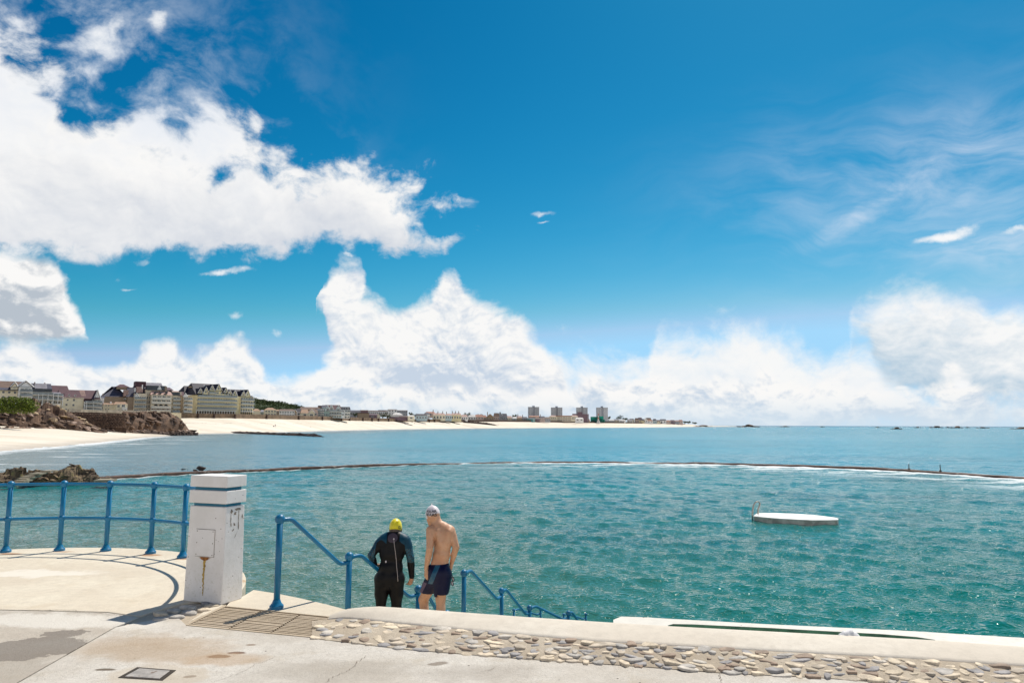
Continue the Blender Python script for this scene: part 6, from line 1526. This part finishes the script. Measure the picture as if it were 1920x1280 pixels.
p_ = MB().add([(B_.X(145), .6, B_.Z(729.5)), (B_.X(155), .6, B_.Z(729.5)), (B_.X(158), -1.0, B_.Z(741)), (B_.X(149), -1.0, B_.Z(741))], [(0, 3, 2, 1)]).build('roof_glazing', M['r_pink'], B_.root)
B_.roof(155, 169, 750, 743, -.4, 5, 'gx', 'r_maroon', .2); B_.roof(174, 186, 747, 728, 1, 8, 'gy', 'r_maroon', .2, 'w_white')
for y in (754, 761.5, 769): B_.balcony(156, 173, y, 1, 2.2); B_.balcony(173, 188, y, 1, 3.0)
B_.wins(157, 172, 3, (758, 766), 3.6, 5, 'd', 1); B_.wins(174, 187, 2, (750, 758, 766), 4, 5, 'd', 1)
for px in (156, 160, 173, 181, 188): MB().box((B_.X(px), -1.3, B_.Z(761)), (.28, .28, B_.Z(752) - B_.Z(771))).build('column', M['frame'], B_.root)
# --- D: little cream houses
B_ = Bld('seafront_house', 193, 217, 771, 350, None, 'small plain cream house with white ball-like chimney below the stepped hotel')
B_.wall(193, 217, 774, 757.5, mat='w_cream', dep=7); B_.roof(192, 218, 758.5, 755, 0, 7, 'gx', 'r_tan', .2, hip=3); B_.chimney(206, 757, 752, 3, 3, 'w_white'); B_.wins(195, 205, 2, (760, 767), 1.6, 2.6)
B_ = Bld('seafront_house', 217, 239, 772, 345, None, 'small cream house with tan roof and square white bay below the stepped hotel')
B_.wall(217, 238, 775, 757, mat='w_cream', dep=7); B_.roof(212, 238, 758, 753, 0, 7, 'gx', 'r_tan', .2, hip=4); B_.wall(228, 238, 775, 764, -1.6, 3, 'w_white'); B_.win(221, 761, 4, 5, 'd'); B_.win(230, 760.5, 5, 4.5); B_.wins(219, 237, 3, (769,), 2.4, 3.2, 'w', -1.62)
B_ = Bld('seafront_house', 180, 195, 771, 352, None, 'narrow white house squeezed between the maroon-roofed block and the plain cream house')
B_.wall(184, 193, 774, 745, mat='w_white', dep=7); B_.roof(183, 194, 746, 742, 0, 7, 'gx', 'r_slate', .2); B_.chimney(190, 745, 738, 2); B_.wins(186, 193, 1, (755, 764), 2, 3)
# --- E: stepped hotel
B_ = Bld('hotel', 191, 362, 772, 408, None, 'large stepped beige hotel with slate and maroon roofs, arches and balconies, behind dark rocks')
B_.wall(192, 241, 776, 742, 3, 14, 'w_brown'); B_.wall(241, 249, 776, 742, 1, 14, 'w_brown'); B_.roof(190, 236, 743, 722.5, 3, 15, 'gx', 'r_slate', .4, hip=26); B_.wall(216, 238, 728, 723.5, 5, 9, 'w_brown'); B_.roof(214, 239, 724, 718, 5, 10, 'gx', 'r_maroon', .3, hip=9)  # brown walls put the shade of the left side into the colour
B_.wins(229, 236, 1, (747, 754, 763), 4, 3.2, 'd', .6); B_.wall(229, 238, 742, 730, .8, 3, 'r_pink', 'roof_glazing')
B_.wall(237, 249, 776, 742, 0, 6, 'w_brown'); B_.roof(235, 254, 743, 724, 0, 10, 'gx', 'r_slate', .3, hip=3)
B_.wall(249, 273, 776, 736, -1, 14, 'w_beige'); B_.roof(239, 275, 737, 716, 4, 12, 'gx', 'r_slate', .3, hip=14); B_.roof(249, 258, 743, 735.5, -1.6, 4, 'gy', 'r_slate', .2, 'w_white')
B_.wall(253, 265, 734, 723, -.2, 3, 'r_pink', 'roof_glazing'); B_.chimney(250, 733, 726, 2, 0, 'w_white'); B_.chimney(263.5, 727, 719, 2, 0, 'w_white')
B_.wall(270, 306, 776, 728, 1, 15, 'w_beige'); B_.roof(249, 272, 735, 712, 8, 12, 'gx', 'r_slate', .3, hip=8); B_.roof(250, 270, 724, 712, 6, 8, 'flat', 'r_maroon', 0); B_.roof(268, 304, 728, 713, 4, 12, 'gx', 'r_grey', .3, hip=3)
B_.wall(272, 308, 729, 720, .4, 5, 'glass', 'glazed_band'); B_.roof(292, 299, 728, 720, -.3, 3, 'gy', 'r_slate', .1, 'w_white'); B_.wall(306, 310, 776, 721, 0, 10, 'w_brown'); B_.roof(305, 322, 728, 722, 1, 10, 'gx', 'r_purple', .3, hip=5)
B_.wall(281, 320, 776, 737, -3, 14, 'w_beige'); B_.roof(280, 321, 738, 729.5, -3.2, 9, 'gx', 'r_pink', .2, hip=4)
for px in (289, 299, 310): B_.wall(px - 2, px + 2, 735, 731.5, -3.4, 2, 'glass', 'skylight')
B_.wall(320, 338, 776, 731, 0, 14, 'w_beige'); B_.wall(320, 335, 738, 732, -.6, 3, 'glass', 'glazed_band'); B_.roof(318, 334, 732, 728.5, 0, 12, 'gx', 'r_pink', .2); B_.wall(337, 343, 776, 738, -1, 12, 'w_tan'); B_.roof(334, 344, 739, 730, -1, 10, 'gx', 'r_maroon', .2)
B_.wall(342, 358, 776, 741, -1.5, 12, 'w_beige'); B_.roof(341, 350, 741, 733, -1.8, 8, 'gy', 'r_slate', .1, 'w_white'); B_.wall(350, 360, 776, 748, -2.5, 10, 'w_beige')
rows = (744, 752, 760, 768)
for y in rows:
    B_.balcony(250, 272, y + 3.2, -1, 1.8); B_.balcony(282, 319, y + 3.2 if y != 760 else y + 4, -3, 1.4, 1.2, True, 'slab'); B_.balcony(322, 336, y + 3, 0, 2.2); B_.balcony(343, 359, y + 3, -2.5, 1.6)
B_.wins(250, 272, 5, rows, 3.4, 4.2, 'd', -1); B_.wins(283, 319, 4, (741.5, 749.5), 6, 3.6, 'd', -3); B_.wins(322, 336, 2, rows, 5, 4.4, 'd', 0); B_.wins(343, 359, 4, rows, 3, 4, 'd', -2.5); B_.wins(271, 281, 2, rows, 3.2, 5.5, 'w', 1)
for px in (291, 300.5, 310): B_.win(px, 759, 6, 6, 'arch', -3.02, 'archway')
B_.wins(283, 319, 4, (767.5,), 5.5, 3.6, 'd', -3)
for px in (286, 296, 305.5, 315): B_.wall(px - .7, px + .7, 776, 759.5, -4.3, 1, 'brick', 'pier')
# --- F: yellow hotel with black gables
B_ = Bld('hotel', 352, 442, 776, 452, math.radians(52), 'large yellow hotel with black roof, five white-edged gables and long glass balconies over an arcade')
B_.wall(367, 442, 780, 740, 0, 12, 'w_yellow'); B_.wall(388, 414, 742, 731, 1, 9, 'w_yellow'); B_.wall(380, 424, 742, 736, .5, 9, 'w_yellow')
B_.roof(366, 378, 739, 726, 0, 13, 'gx', 'r_black', .5, hip=3); B_.roof(344, 366, 736, 721, 12, 10, 'gx', 'r_black', .5, hip=7); B_.wall(355, 376, 725, 722.5, 9, 3, 'w_tan'); B_.roof(363, 409, 732, 716, 5, 14, 'gx', 'r_black', .5, hip=4)
for x0, x1, ye, yr, d in ((368.5, 377, 737, 727, -.2), (378, 389, 738, 724, -.4), (390.5, 399, 731, 720, 0), (402, 413, 730, 717, .2), (417, 425, 733.5, 723, .4), (423, 434, 740, 728, .2)):
    B_.roof(x0, x1, ye, yr, d, 11, 'gy', 'r_black', .35, 'w_yellow'); B_.win((x0 + x1) / 2, (ye * .7 + yr * .3), 3.2, 3.6, 'w', d - .05)
B_.chimney(379.5, 722, 719.5, 3, 4, 'w_white'); B_.roof(411, 424, 733, 722.5, 6, 10, 'gx', 'r_black', .4); B_.roof(424, 432, 738, 727.5, 6, 10, 'gx', 'r_black', .4)
rows = [(739.8, 742.2), (747.3, 749.7), (755, 757.3), (762.8, 765)]
for i, (yw, ybk) in enumerate(rows + [(770.4, None)]):
    if ybk: B_.balcony(367.5, 441, ybk + .8, 0, 1.6, .95)
    if i < 4: B_.wins(368, 440, 15, (yw + .6,), 3.6, 4.3, 'd')
B_.wins(390, 423, 5, (734.5,), 3, 3.8, 'w', .45); B_.balcony(389, 402, 736, .5, 1.4)
MB().box((B_.X(404), -.9, B_.Z(768.6)), (B_.X(441) - B_.X(367), 1.6, .55)).build('canopy', M['frame'], B_.root)
B_.wins(368, 440, 15, (772.6,), 3.8, 5.2, 'arch', -.02)
for i in range(16): px = 368 + 72 * i / 15; B_.wall(px - .45, px + .45, 777, 769.5, -1.5, .5, 'frame', 'pier')
B_.wall(372, 445, 778, 776.4, -2.6, .5, 'brick', 'terrace_wall')
# --- F2: right wing
B_ = Bld('hotel', 441, 476, 778, 478, math.radians(52), 'right-hand wing of the yellow hotel with three black gables, set back behind the main block')
B_.wall(441, 473, 780, 743, 0, 16, 'w_yellow'); B_.wall(449, 474, 780, 744, -.6, 10, 'w_yellow'); B_.roof(432, 463, 743, 729, 2, 14, 'gx', 'r_black', .5, hip=4)
for x0, x1, ye, yr in ((433.5, 442, 742, 732), (450, 458.5, 742.5, 732.5), (457.5, 467.5, 743, 729.5), (467, 474.5, 749, 741)): B_.roof(x0, x1, ye, yr, -.8, 10, 'gy', 'r_black', .3, 'w_yellow'); B_.win((x0 + x1) / 2, ye * .7 + yr * .3, 2.8, 3, 'w', -.85)
for y in (750.5, 757.3, 764.7): B_.balcony(449.5, 474, y, -.6, 1.5, .95)
B_.wins(449.5, 473, 5, (747, 754, 761, 768), 3.6, 4.4, 'd', -.6); B_.wins(450, 473, 6, (774,), 3, 4.6, 'arch', -.65)
MB().box((B_.X(461.5), -1.3, B_.Z(771)), (B_.X(474) - B_.X(449), 1.4, .5)).build('canopy', M['frame'], B_.root)

# --- the rest of the seafront
def house(x0, x1, yb, ye, yr, D, wall, roof, kind, label, nw=2, rows=1, dep=9, hip=2.5, chim=(), bal=False, name='seafront_house', cat='house', wk=None, d0=0, group=None):
    B = Bld(name, x0, x1, yb, D, None, label, cat, group); B.wall(x0, x1, yb + 3, ye, 0, dep, 'w_' + wall)
    B.roof(x0, x1, ye + .1, yr, 0, dep, kind, 'r_' + roof, .3 if kind != 'flat' else .1, 'w_' + wall, hip)
    hh = (yb - ye) / max(1, rows)
    ww = min((x1 - x0) / max(nw, 1) * .5, hh * .8)
    for r in range(rows):
        y = ye + hh * (r + .52)
        for i in range(nw): B.win(x0 + (x1 - x0) * (i + .5) / nw, y, ww if not bal else (x1 - x0) / nw * .7, hh * (.5 if not bal else .7), wk or ('d' if bal else 'w'))
        if bal: B.balcony(x0, x1, y + hh * .46, 0, 1.5, 1.0)
    for c in chim: B.chimney(c, yr + 3, yr - 3.4, 1.3, dep / 2)
    return B
H_ = house
H_(474, 488, 778, 770, 766, 540, 'cream', 'tan', 'gx', 'plain cream bungalow with tan roof right beside the yellow hotel wing', 0, 1, hip=5)
H_(488, 499, 778, 772, 768, 560, 'sage', 'grey', 'gx', 'grey-green bungalow with wide windows right of the plain cream bungalow', 2, 1)
H_(496, 518, 779, 768, 764, 548, 'cream', 'tan', 'gx', 'cream house with tan hipped roof and dark upper windows below the wooded hill', 4, 2, hip=7)
H_(517, 527, 780, 770, 767.5, 560, 'brown', 'tan', 'gx', 'narrow brown house right of the cream hipped house', 2, 2)
H_(523, 552, 780, 770, 766.5, 560, 'white', 'brown', 'gx', 'long white terrace with brown roof and row of upstairs windows', 6, 2, hip=3)
H_(549, 556, 780, 772, 767, 575, 'tan', 'brown', 'gy', 'small tan gabled end house right of the white terrace', 1, 1)
H_(555, 566, 779, 772, 765.5, 600, 'white', 'black', 'gx', 'white house with black roof behind the cream gabled cottage', 1, 1)
H_(564, 579, 781, 774, 767, 590, 'cream', 'tan', 'gx', 'cream cottage with tan roof beside the white bungalow', 1, 1)
H_(578, 590, 781, 774, 767, 592, 'cream', 'pink', 'gy', 'cream cottage with front-facing gable in the middle of the seafront row', 1, 1)
H_(562, 600, 777, 767, 762.5, 640, 'tan', 'brown', 'gx', 'long tan building standing behind the cream cottages', 6, 1)
H_(586, 596, 780, 772, 766.5, 615, 'pink', 'brown', 'gx', 'pinkish house right of the front-facing cream gable', 1, 1)
B_ = H_(591, 607, 781, 767, 766, 620, 'white', 'grey', 'flat', 'white flat-roofed flats with open balconies left of the glass-gabled block', 3, 3, bal=True)
H_(597, 616, 770, 763, 760, 700, 'brown', 'purple', 'flat', 'dark brown flat-topped block rising behind the white flats', 3, 1)
B_ = Bld('apartment_block', 606, 640, 781, 630, None, 'modern pale blue and white flats with two steep white gables and a black triangular roof')
B_.wall(604, 618, 783, 764, 0, 12, 'w_sage'); B_.roof(603, 616, 765, 759, 1, 12, 'gx', 'r_slate', .3, hip=2); B_.wall(616, 641, 783, 768, .4, 12, 'w_pale_blue'); B_.roof(608, 640, 768, 758.5, 2, 12, 'gx', 'r_maroon', .2, hip=2)
for x0, x1, ye, yr in ((609, 619, 770, 759.5), (617, 625, 768, 758.5), (628, 640, 771, 759)): B_.roof(x0, x1, ye, yr, -.6, 9, 'gy', 'r_white' if x0 < 620 else 'r_black', .25, 'w_pale_blue'); B_.win((x0 + x1) / 2, ye * .75 + yr * .25, 4, 4.5, 'd', -.65)
for y in (771.5, 777.5): B_.balcony(616, 641, y, .4, 2.0)
B_.wins(617, 640, 5, (774.5, 780), 3.4, 3.8, 'd', .4); B_.wins(605, 615, 2, (770, 777), 3, 3)
B_ = Bld('apartment_block', 638, 656, 782, 645, None, 'white flats with black mansard roof right of the blue and white gabled flats')
B_.wall(639, 656, 784, 768, 0, 11, 'w_white'); B_.roof(636, 656.5, 768, 762.5, 0, 11, 'mansard', 'r_black', .3, hip=1.5)
for px in (642, 647, 652): B_.win(px, 765.3, 2.4, 2.6, 'tri', .2)
for y in (772.5, 778.5): B_.balcony(646, 656.5, y, 0, 1.6)
B_.wins(640, 646, 1, (771, 777), 2.4, 3); B_.wins(646, 656, 2, (770.5, 776.5, 781.5), 4, 3.6, 'd')
H_(655, 676, 779, 771, 768.5, 800, 'grey', 'slate', 'gx', 'grey houses with dormered slate roofs behind the dark round tree', 4, 1)
H_(671, 692, 783.5, 775, 773.5, 760, 'brown', 'brown', 'flat', 'low brown flat-roofed building above the sea wall', 0, 1)
H_(675, 690, 775, 770, 768.5, 830, 'mauve', 'pink', 'flat', 'dark maroon box-shaped block behind the low brown building', 0, 1)
H_(690, 707, 783.5, 777.5, 775.5, 765, 'mauve', 'purple', 'gx', 'low dark purple-brown house right of the low brown building', 1, 1)
H_(705, 713, 784, 780, 775.5, 768, 'cream', 'pink', 'gy', 'small cream hut with pointed gable on the sea wall', 0, 1)
H_(690, 724, 777, 770.2, 769.2, 860, 'white', 'pink', 'flat', 'long white two-storey building with pale roof behind the hut', 9, 1)
H_(710, 728, 778, 769.5, 768.5, 865, 'white', 'grey', 'flat', 'right-hand part of the long white building', 4, 1)
H_(728, 744, 782, 768, 767.2, 850, 'white', 'pink', 'flat', 'tall white box-shaped block with small windows', 3, 3)
H_(744, 764, 779, 769.5, 768.8, 870, 'grey', 'pink', 'flat', 'block with blue-grey glass bays right of the tall white block', 5, 2)
H_(736, 755, 784, 777, 773.5, 825, 'white', 'white', 'gx', 'white bungalow with pale roof in front of the tall white block', 0, 1, hip=6)
H_(750, 770, 783, 780, 779, 815, 'pink', 'white', 'flat', 'low pale shed with flat roof beside the white bungalow', 0, 1)
H_(731, 764, 785, 782.3, 781.3, 800, 'mauve', 'purple', 'flat', 'long dark low roof just behind the sea wall', 0, 1)
H_(765, 777.5, 786, 780, 778, 800, 'cream', 'white', 'gx', 'small cream box-like kiosk on top of the sea wall', 1, 1)
H_(780, 801, 786, 779, 775.5, 860, 'pale_blue', 'black', 'gx', 'blue-white house with black roof right of the cream kiosk', 4, 1)
H_(795, 806, 785, 777, 773, 900, 'white', 'slate', 'gx', 'white house with steep slate roof right of the black-roofed house', 3, 1, hip=3)
H_(798, 816, 780, 774, 771.5, 960, 'pink', 'red', 'gx', 'pink house with red roof behind the blue-white houses', 3, 1, chim=(812,))
H_(812, 835, 786, 777.5, 774, 930, 'cream', 'pink', 'gx', 'wide cream house with three tall chimneys', 4, 1, chim=(821, 830))
H_(835, 847, 786, 778.5, 775, 940, 'pale_blue', 'pink', 'gx', 'pale blue house with one chimney left of the yellow chimneyed house', 3, 1, chim=(837,))
H_(846, 865, 787, 777.5, 774, 960, 'yellow', 'pink', 'gx', 'yellow-cream house with three chimneys beyond the dark bastion', 4, 1, chim=(848, 854, 860))
H_(865, 877, 787, 781, 777, 1010, 'white', 'pink', 'gx', 'white cottage right of the yellow-cream chimneyed house', 3, 1)
H_(878, 892, 787, 781, 777, 1060, 'white', 'white', 'gx', 'white cottage with pale roof below the dark round tree', 3, 1)
H_(890, 907, 786.5, 781, 777, 1100, 'pink', 'red', 'gx', 'pink cottage with red roof right of the pale-roofed cottage', 3, 1)
# small far houses: x0 x1 eaves ridge D wall roof kind n-windows what-it-is
FAR = [(905, 912, 782, 778, 1150, 'brown', 'red', 'gx', 'dark red-roofed cottage left of the big tan gabled house'), (912, 926, 781.5, 775.5, 1170, 'tan', 'pink', 'gy', 'big tan house with front-facing gable on the far shore'), (926, 936, 780.5, 774, 1180, 'pink', 'brown', 'gx', 'brown-roofed house touching the big tan gabled house'), (934, 942, 779, 772, 1200, 'grey', 'slate', 'gy', 'tall grey gabled house with chimneys on the far shore'), (941, 951, 780, 775, 1210, 'grey', 'slate', 'gx', 'grey house right of the tall grey gable'), (950, 960, 783, 779.5, 1220, 'cream', 'pink', 'gx', 'low cream cottage in front of the olive tree'),
       (960, 969, 784, 781, 1240, 'pale_blue', 'white', 'gx', 'pale blue cottage just left of the first tower block'), (969, 979, 783, 779.5, 1280, 'tan', 'pink', 'gx', 'tan house below the first tower block, left one'), (978, 989, 783.5, 781, 1300, 'grey', 'slate', 'gx', 'grey cottage below the left edge of the first tower'), (988, 1003, 784.5, 783, 1290, 'teal', 'slate', 'gx', 'teal beach hut building in front of the first tower'), (992, 1012, 781, 779, 1420, 'brown', 'red', 'gx', 'long red-roofed house just right of the first tower'), (1003, 1012, 784.5, 782, 1320, 'mauve', 'brown', 'gx', 'dark low house right of the teal hut building'), (1011, 1022, 783.5, 780, 1340, 'pink', 'slate', 'gx', 'pink house with slate roof between the first two towers'), (1021, 1032, 784.5, 781.5, 1360, 'grey', 'brown', 'gx', 'grey-brown house left of the long flat-roofed block'),
       (1176, 1186, 788, 785.5, 2080, 'white', 'grey', 'gx', 'white cottage right of the lone round tree'), (1161, 1173, 788.5, 786, 2000, 'white', 'white', 'gx', 'white flat cottage below the lone round tree'), (1180, 1189, 787, 784.5, 2150, 'cream', 'slate', 'gx', 'cream cottage with slate roof in the far cluster, its left end'), (1190, 1198, 787, 783.5, 2170, 'pink', 'brown', 'gx', 'pink house in the left part of the far cluster'), (1196, 1204, 785.5, 782.5, 2250, 'grey', 'purple', 'gx', 'upper grey house in the left part of the far cluster'), (1199, 1208, 788, 785, 2180, 'yellow', 'slate', 'gx', 'yellow house in the left part of the far cluster'), (1207, 1214, 787, 783.5, 2200, 'white', 'slate', 'gy', 'white gabled house near the middle of the far cluster'),
       (1211, 1221, 786, 783, 2300, 'yellow', 'brown', 'gx', 'upper yellow house near the middle of the far cluster'), (1214, 1224, 789, 786.5, 2200, 'white', 'red', 'gx', 'white house with red roof near the middle of the far cluster'), (1224, 1231, 788, 785, 2280, 'pale_blue', 'slate', 'gx', 'pale blue house near the middle of the far cluster'), (1230, 1238, 789.5, 787, 2300, 'cream', 'purple', 'gx', 'cream house with purple roof in the right part of the far cluster'), (1237, 1249, 788, 785.5, 2400, 'white', 'slate', 'gx', 'wide white house with slate roof in the right part of the far cluster'), (1248, 1257, 789.5, 787.5, 2420, 'pink', 'red', 'gx', 'pink house with red roof in the right part of the far cluster'), (1256, 1265, 789, 787, 2500, 'mauve', 'purple', 'gx', 'dark mauve house in the right part of the far cluster'), (1264, 1273, 789.5, 787.5, 2550, 'grey', 'pink', 'gx', 'grey house with pink roof near the right end of the far cluster'), (1272, 1280, 789, 786.8, 2600, 'pink', 'red', 'gx', 'last pink house at the right end of the far cluster'),
       (1133, 1142, 788, 786, 1950, 'pale_blue', 'slate', 'gx', 'low pale blue building right of the last tower block'), (1141, 1152, 788.5, 786, 1980, 'grey', 'white', 'gx', 'low grey building under the small pale green tree'), (1150, 1162, 788, 785.5, 2020, 'cream', 'grey', 'gx', 'low cream building left of the lone round tree'), (1096, 1106, 789, 785, 1700, 'tan', 'red', 'gx', 'small tan house between the purple block and the green netting')]
for (x0, x1, ye, yr, D, w, r, k, lb) in FAR:
    yb = interp(COAST, (x0 + x1) / 2, 3) + .2
    H_(x0, x1, yb, ye, yr, D, w, r, k, lb, 2 if D > 1500 else 3, 1, dep=9, hip=1.2, chim=((x0 + 2,) if int(x0) % 3 == 0 and D < 1400 else ()), group='small houses along the far shore')
# long flat block, purple block, white store
B_ = Bld('long_building', 1031, 1084, 788.5, 1500, None, 'long low cream building with terracotta roof line in front of the second tower'); B_.wall(1031, 1045, 790, 780.5, -3, 14, 'w_cream'); B_.roof(1030, 1045, 781, 778.5, -3, 14, 'gx', 'r_pink', .3, hip=4); B_.wall(1044, 1071, 790, 780, 0, 12, 'w_beige'); B_.roof(1043, 1072, 780.2, 778.8, 0, 12, 'flat', 'r_red'); B_.wall(1071, 1083, 790, 780, -1, 12, 'w_cream'); B_.roof(1070, 1084, 780.4, 778, -1, 12, 'gx', 'r_pink', .3, hip=3)
B_.wins(1045, 1070, 8, (782.5, 786.5), 2.2, 2.2, 'd'); B_.wins(1072, 1082, 4, (783.5,), 1.3, 5, 'w', -1); B_.wins(1033, 1043, 3, (784,), 1.6, 2, 'w', -3)
B_ = Bld('purple_block', 1074, 1105, 789, 1600, None, 'dark purple-brown windowless block standing in front of the third tower'); B_.wall(1074, 1083, 791, 775.5, 0, 15, 'w_mauve'); B_.wall(1083, 1104, 791, 776, -1, 15, 'w_mauve'); B_.wall(1083.5, 1092, 776.1, 772.3, 0, 10, 'w_mauve', 'plant_room'); B_.wall(1102, 1103, 791, 777, -1.6, .5, 'w_grey', 'pipe')
H_(1079, 1094, 789, 784.5, 782.5, 1480, 'white', 'white', 'gx', 'white store with rounded pale roof in front of the purple block', 2, 1, hip=2)
# four tower blocks
def tower(x0, x1, yt, D, label):
    B = Bld('tower_block', x0, x1, 787, D, None, label, 'tower block', 'four grey tower blocks'); m = (x0 + x1) / 2
    B.wall(x0, m - 1.6, 789, yt, 0, 18, 'tower'); B.wall(m + 1.6, x1, 789, yt, 0, 18, 'tower'); B.wall(m - 1.6, m + 1.6, 789, yt - .2, 1.5, 16, 'tower_core', 'stair_core'); B.wall(m - 2.6, m + 1.6, yt + .3, yt - 2.6, 5, 8, 'tower_core', 'plant_room')
    B.wall(x0 - .15, x1 + .15, yt + .35, yt - .2, -.3, 18.6, 'tower_core', 'cornice')
    rows = [yt + 1.6 + 1.62 * i for i in range(14) if yt + 1.6 + 1.62 * i < 786]
    me = win_mesh(1.5 * B.sc, .80 * B.sc, 'tri')
    for y in rows:
        for q in (.10, .25, .385): 
            for px in (x0 + (x1 - x0) * q, x1 - (x1 - x0) * q): add_obj('window', me, B.root, (B.X(px), -.01, B.Z(y)))
M['w_tower'] = M['w_grey']; M['tower'] = simple('grey tower concrete', (.56, .57, .61), .85, .08, .05); M['tower_core'] = simple('darker tower concrete', (.40, .41, .46), .85, .1, .05); M['w_tower'] = M['tower']
_w = Bld.wall
def wall2(s, x0, x1, y0, y1, d0=0.0, dep=12.0, mat='w_cream', name='wall'): return _w(s, x0, x1, y0, y1, d0, dep, mat, name)
tower(991, 1011, 763, 1900, 'first grey tower block from the left, standing clear of the others'); tower(1034, 1054.5, 764, 1850, 'second grey tower block from the left, above the long cream building'); tower(1081.5, 1102, 764, 1850, 'third grey tower block, partly hidden by the purple-brown block'); tower(1119, 1140, 764, 1850, 'rightmost grey tower block, behind the green netting and the striped beacon')
# building wrapped in green netting
M['net'] = simple('green scaffold netting', (.01, .23, .17), .8, .35, .06); M['net_dark'] = simple('dark netting', (.01, .10, .09), .9)
B_ = Bld('scaffolded_building', 1108, 1134, 789.5, 1750, None, 'low building wrapped in bright green scaffold netting below the last tower'); B_.wall(1108, 1120, 791, 781, 0, 12, 'net', 'netting'); B_.wall(1120, 1131.5, 791, 780, -1, 12, 'net', 'netting'); B_.wall(1117, 1124, 791, 783, -2, 6, 'net_dark', 'netting'); B_.wall(1130, 1134, 791, 786, -1, 8, 'net', 'netting')
for x0, x1, y0, y1 in ((1110.5, 1116, 790, 786.5), (1124, 1129, 789.5, 785)): B_.wall(x0, x1, y0, y1, -2.1, 1.0, 'net_dark', 'opening')
# red and white beacon tower on its concrete base at the water's edge
D = 1560; sc = D / FPX; p = at(1122, 793.5, D); rt = empty('beacon', p); tag(rt, 'slender red and white striped beacon tower on a pale concrete base on the beach', 'beacon')
M['beacon_red'] = simple('faded red', (.50, .18, .13), .7); M['beacon_white'] = simple('white stone', (.66, .62, .58), .8)
MB().tube([(0, 0, -1), (0, 0, 1.6 * sc)], [4.0 * sc, 3.8 * sc], 16).build('base', M['beacon_white'], rt, autosmooth=True); MB().tube([(0, 0, 1.6 * sc), (0, 0, 5.4 * sc)], [3.3 * sc, 1.9 * sc], 16).build('base', M['beacon_white'], rt, autosmooth=True)
z = 5.4; zs = [5.4, 8.2, 11.2, 14.4, 18.6, 21.0]; rr = [1.35, 1.2, 1.0, .85, .65, .25]
for i in range(5): MB().tube([(0, 0, zs[i] * sc), (0, 0, zs[i + 1] * sc)], [rr[i] * sc, rr[i + 1] * sc], 12).build('stripe', M['beacon_red' if i % 2 else 'beacon_white'], rt, autosmooth=True)
p = at(1001, 792, 1290); b = MB(); b.tube([(p.x, p.y, p.z - 1), (p.x, p.y, p.z + 6.6)], .35, 8); b.box((p.x, p.y, p.z + 5.4), (4, .3, .5)); o = b.build('signpost', M['w_white']); tag(o, 'pale thin post with a crossbar on the beach below the first tower', 'post')
p = at(440, 776, 470); 

# --- tiny people on the beach
def walker(px, y, D, label, top_c, leg_c, h=1.72, dog=False):
    p = at(px, y, D); rt = empty('person', p, random.uniform(0, 3)); tag(rt, label, 'person', 'people on the far beach')
    B = Body((-.40, -.35, -.02), (.40, .35, 1.80), .03); st = random.uniform(.10, .22)
    B.ell((0, 0, 1.64), (.085, .10, .12), .03); B.cap((0, 0, 1.45), (0, 0, 1.6), .055, .05, .03); B.cap((-.1, 0, 1.38), (.1, 0, 1.38), .11, .11, .06); B.cap((0, 0, 1.35), (0, 0, 1.0), .145, .14, .05)
    for s in (-1, 1):
        B.cap((s * .19, 0, 1.40), (s * .25, s * st * .5, 1.12), .05, .04, .02); B.cap((s * .25, s * st * .5, 1.12), (s * .23, s * st, .86), .04, .035, .02)
        B.cap((s * .085, 0, .95), (s * .10, -s * st * .6, .50), .095, .06, .03); B.cap((s * .10, -s * st * .6, .50), (s * .10, -s * st * 1.3, .08), .058, .04, .02); B.cap((s * .10, -s * st * 1.3, .05), (s * .11, -s * st * 1.3 + .17, .04), .04, .035, .02)
    o = bpy.data.objects.new('body', B.mesh('body', [M['skin'], simple('top', top_c, .8), simple('trousers', leg_c, .8)], lambda c: np.where(c[:, 2] > 1.48, 0, np.where(c[:, 2] > .95, 1, 2)))); link(o, rt)
walker(516.5, 800.3, 430, 'tiny person in dark clothes walking on the far beach, left one of two', (.03, .03, .05), (.03, .03, .04)); walker(582, 803.8, 520, 'tiny person near the surf on the far beach, below the cream cottages', (.08, .10, .16), (.12, .10, .08)); walker(777.5, 795, 800, 'tiny person high on the sand below the cream kiosk', (.05, .05, .07), (.05, .05, .05)); walker(1133.5, 798.0, 1300, 'tiny person on the sand right of the striped beacon', (.05, .05, .08), (.05, .04, .05)); walker(1159, 799.7, 1350, 'tiny person at the waterline farthest right on the beach', (.05, .05, .08), (.05, .04, .05)); walker(934, 798.5, 900, 'tiny person in brown at the foot of the dark groyne', (.2, .12, .07), (.1, .08, .06))
# dog
p = at(513, 800.0, 430); b = MB(); b.ball((0, 0, .42), (.34, .13, .16), 10, 7); b.tube([(.28, 0, .5), (.42, 0, .68)], [.09, .07], 8); b.ball((.48, 0, .72), (.14, .07, .08), 8, 6)
for x, y_ in ((.24, .07), (.24, -.07), (-.24, .07), (-.24, -.07)): b.tube([(x, y_, .36), (x - .03, y_, .18), (x, y_, 0)], [.06, .035, .03], 6)
b.tube([(-.32, 0, .48), (-.5, 0, .62)], [.03, .015], 5); o = b.build('dog', M['neoprene'], smooth=True); o.location = p; o.scale = (1.2, 1.2, 1.2); tag(o, 'dark dog beside the person in dark clothes on the far beach', 'dog')
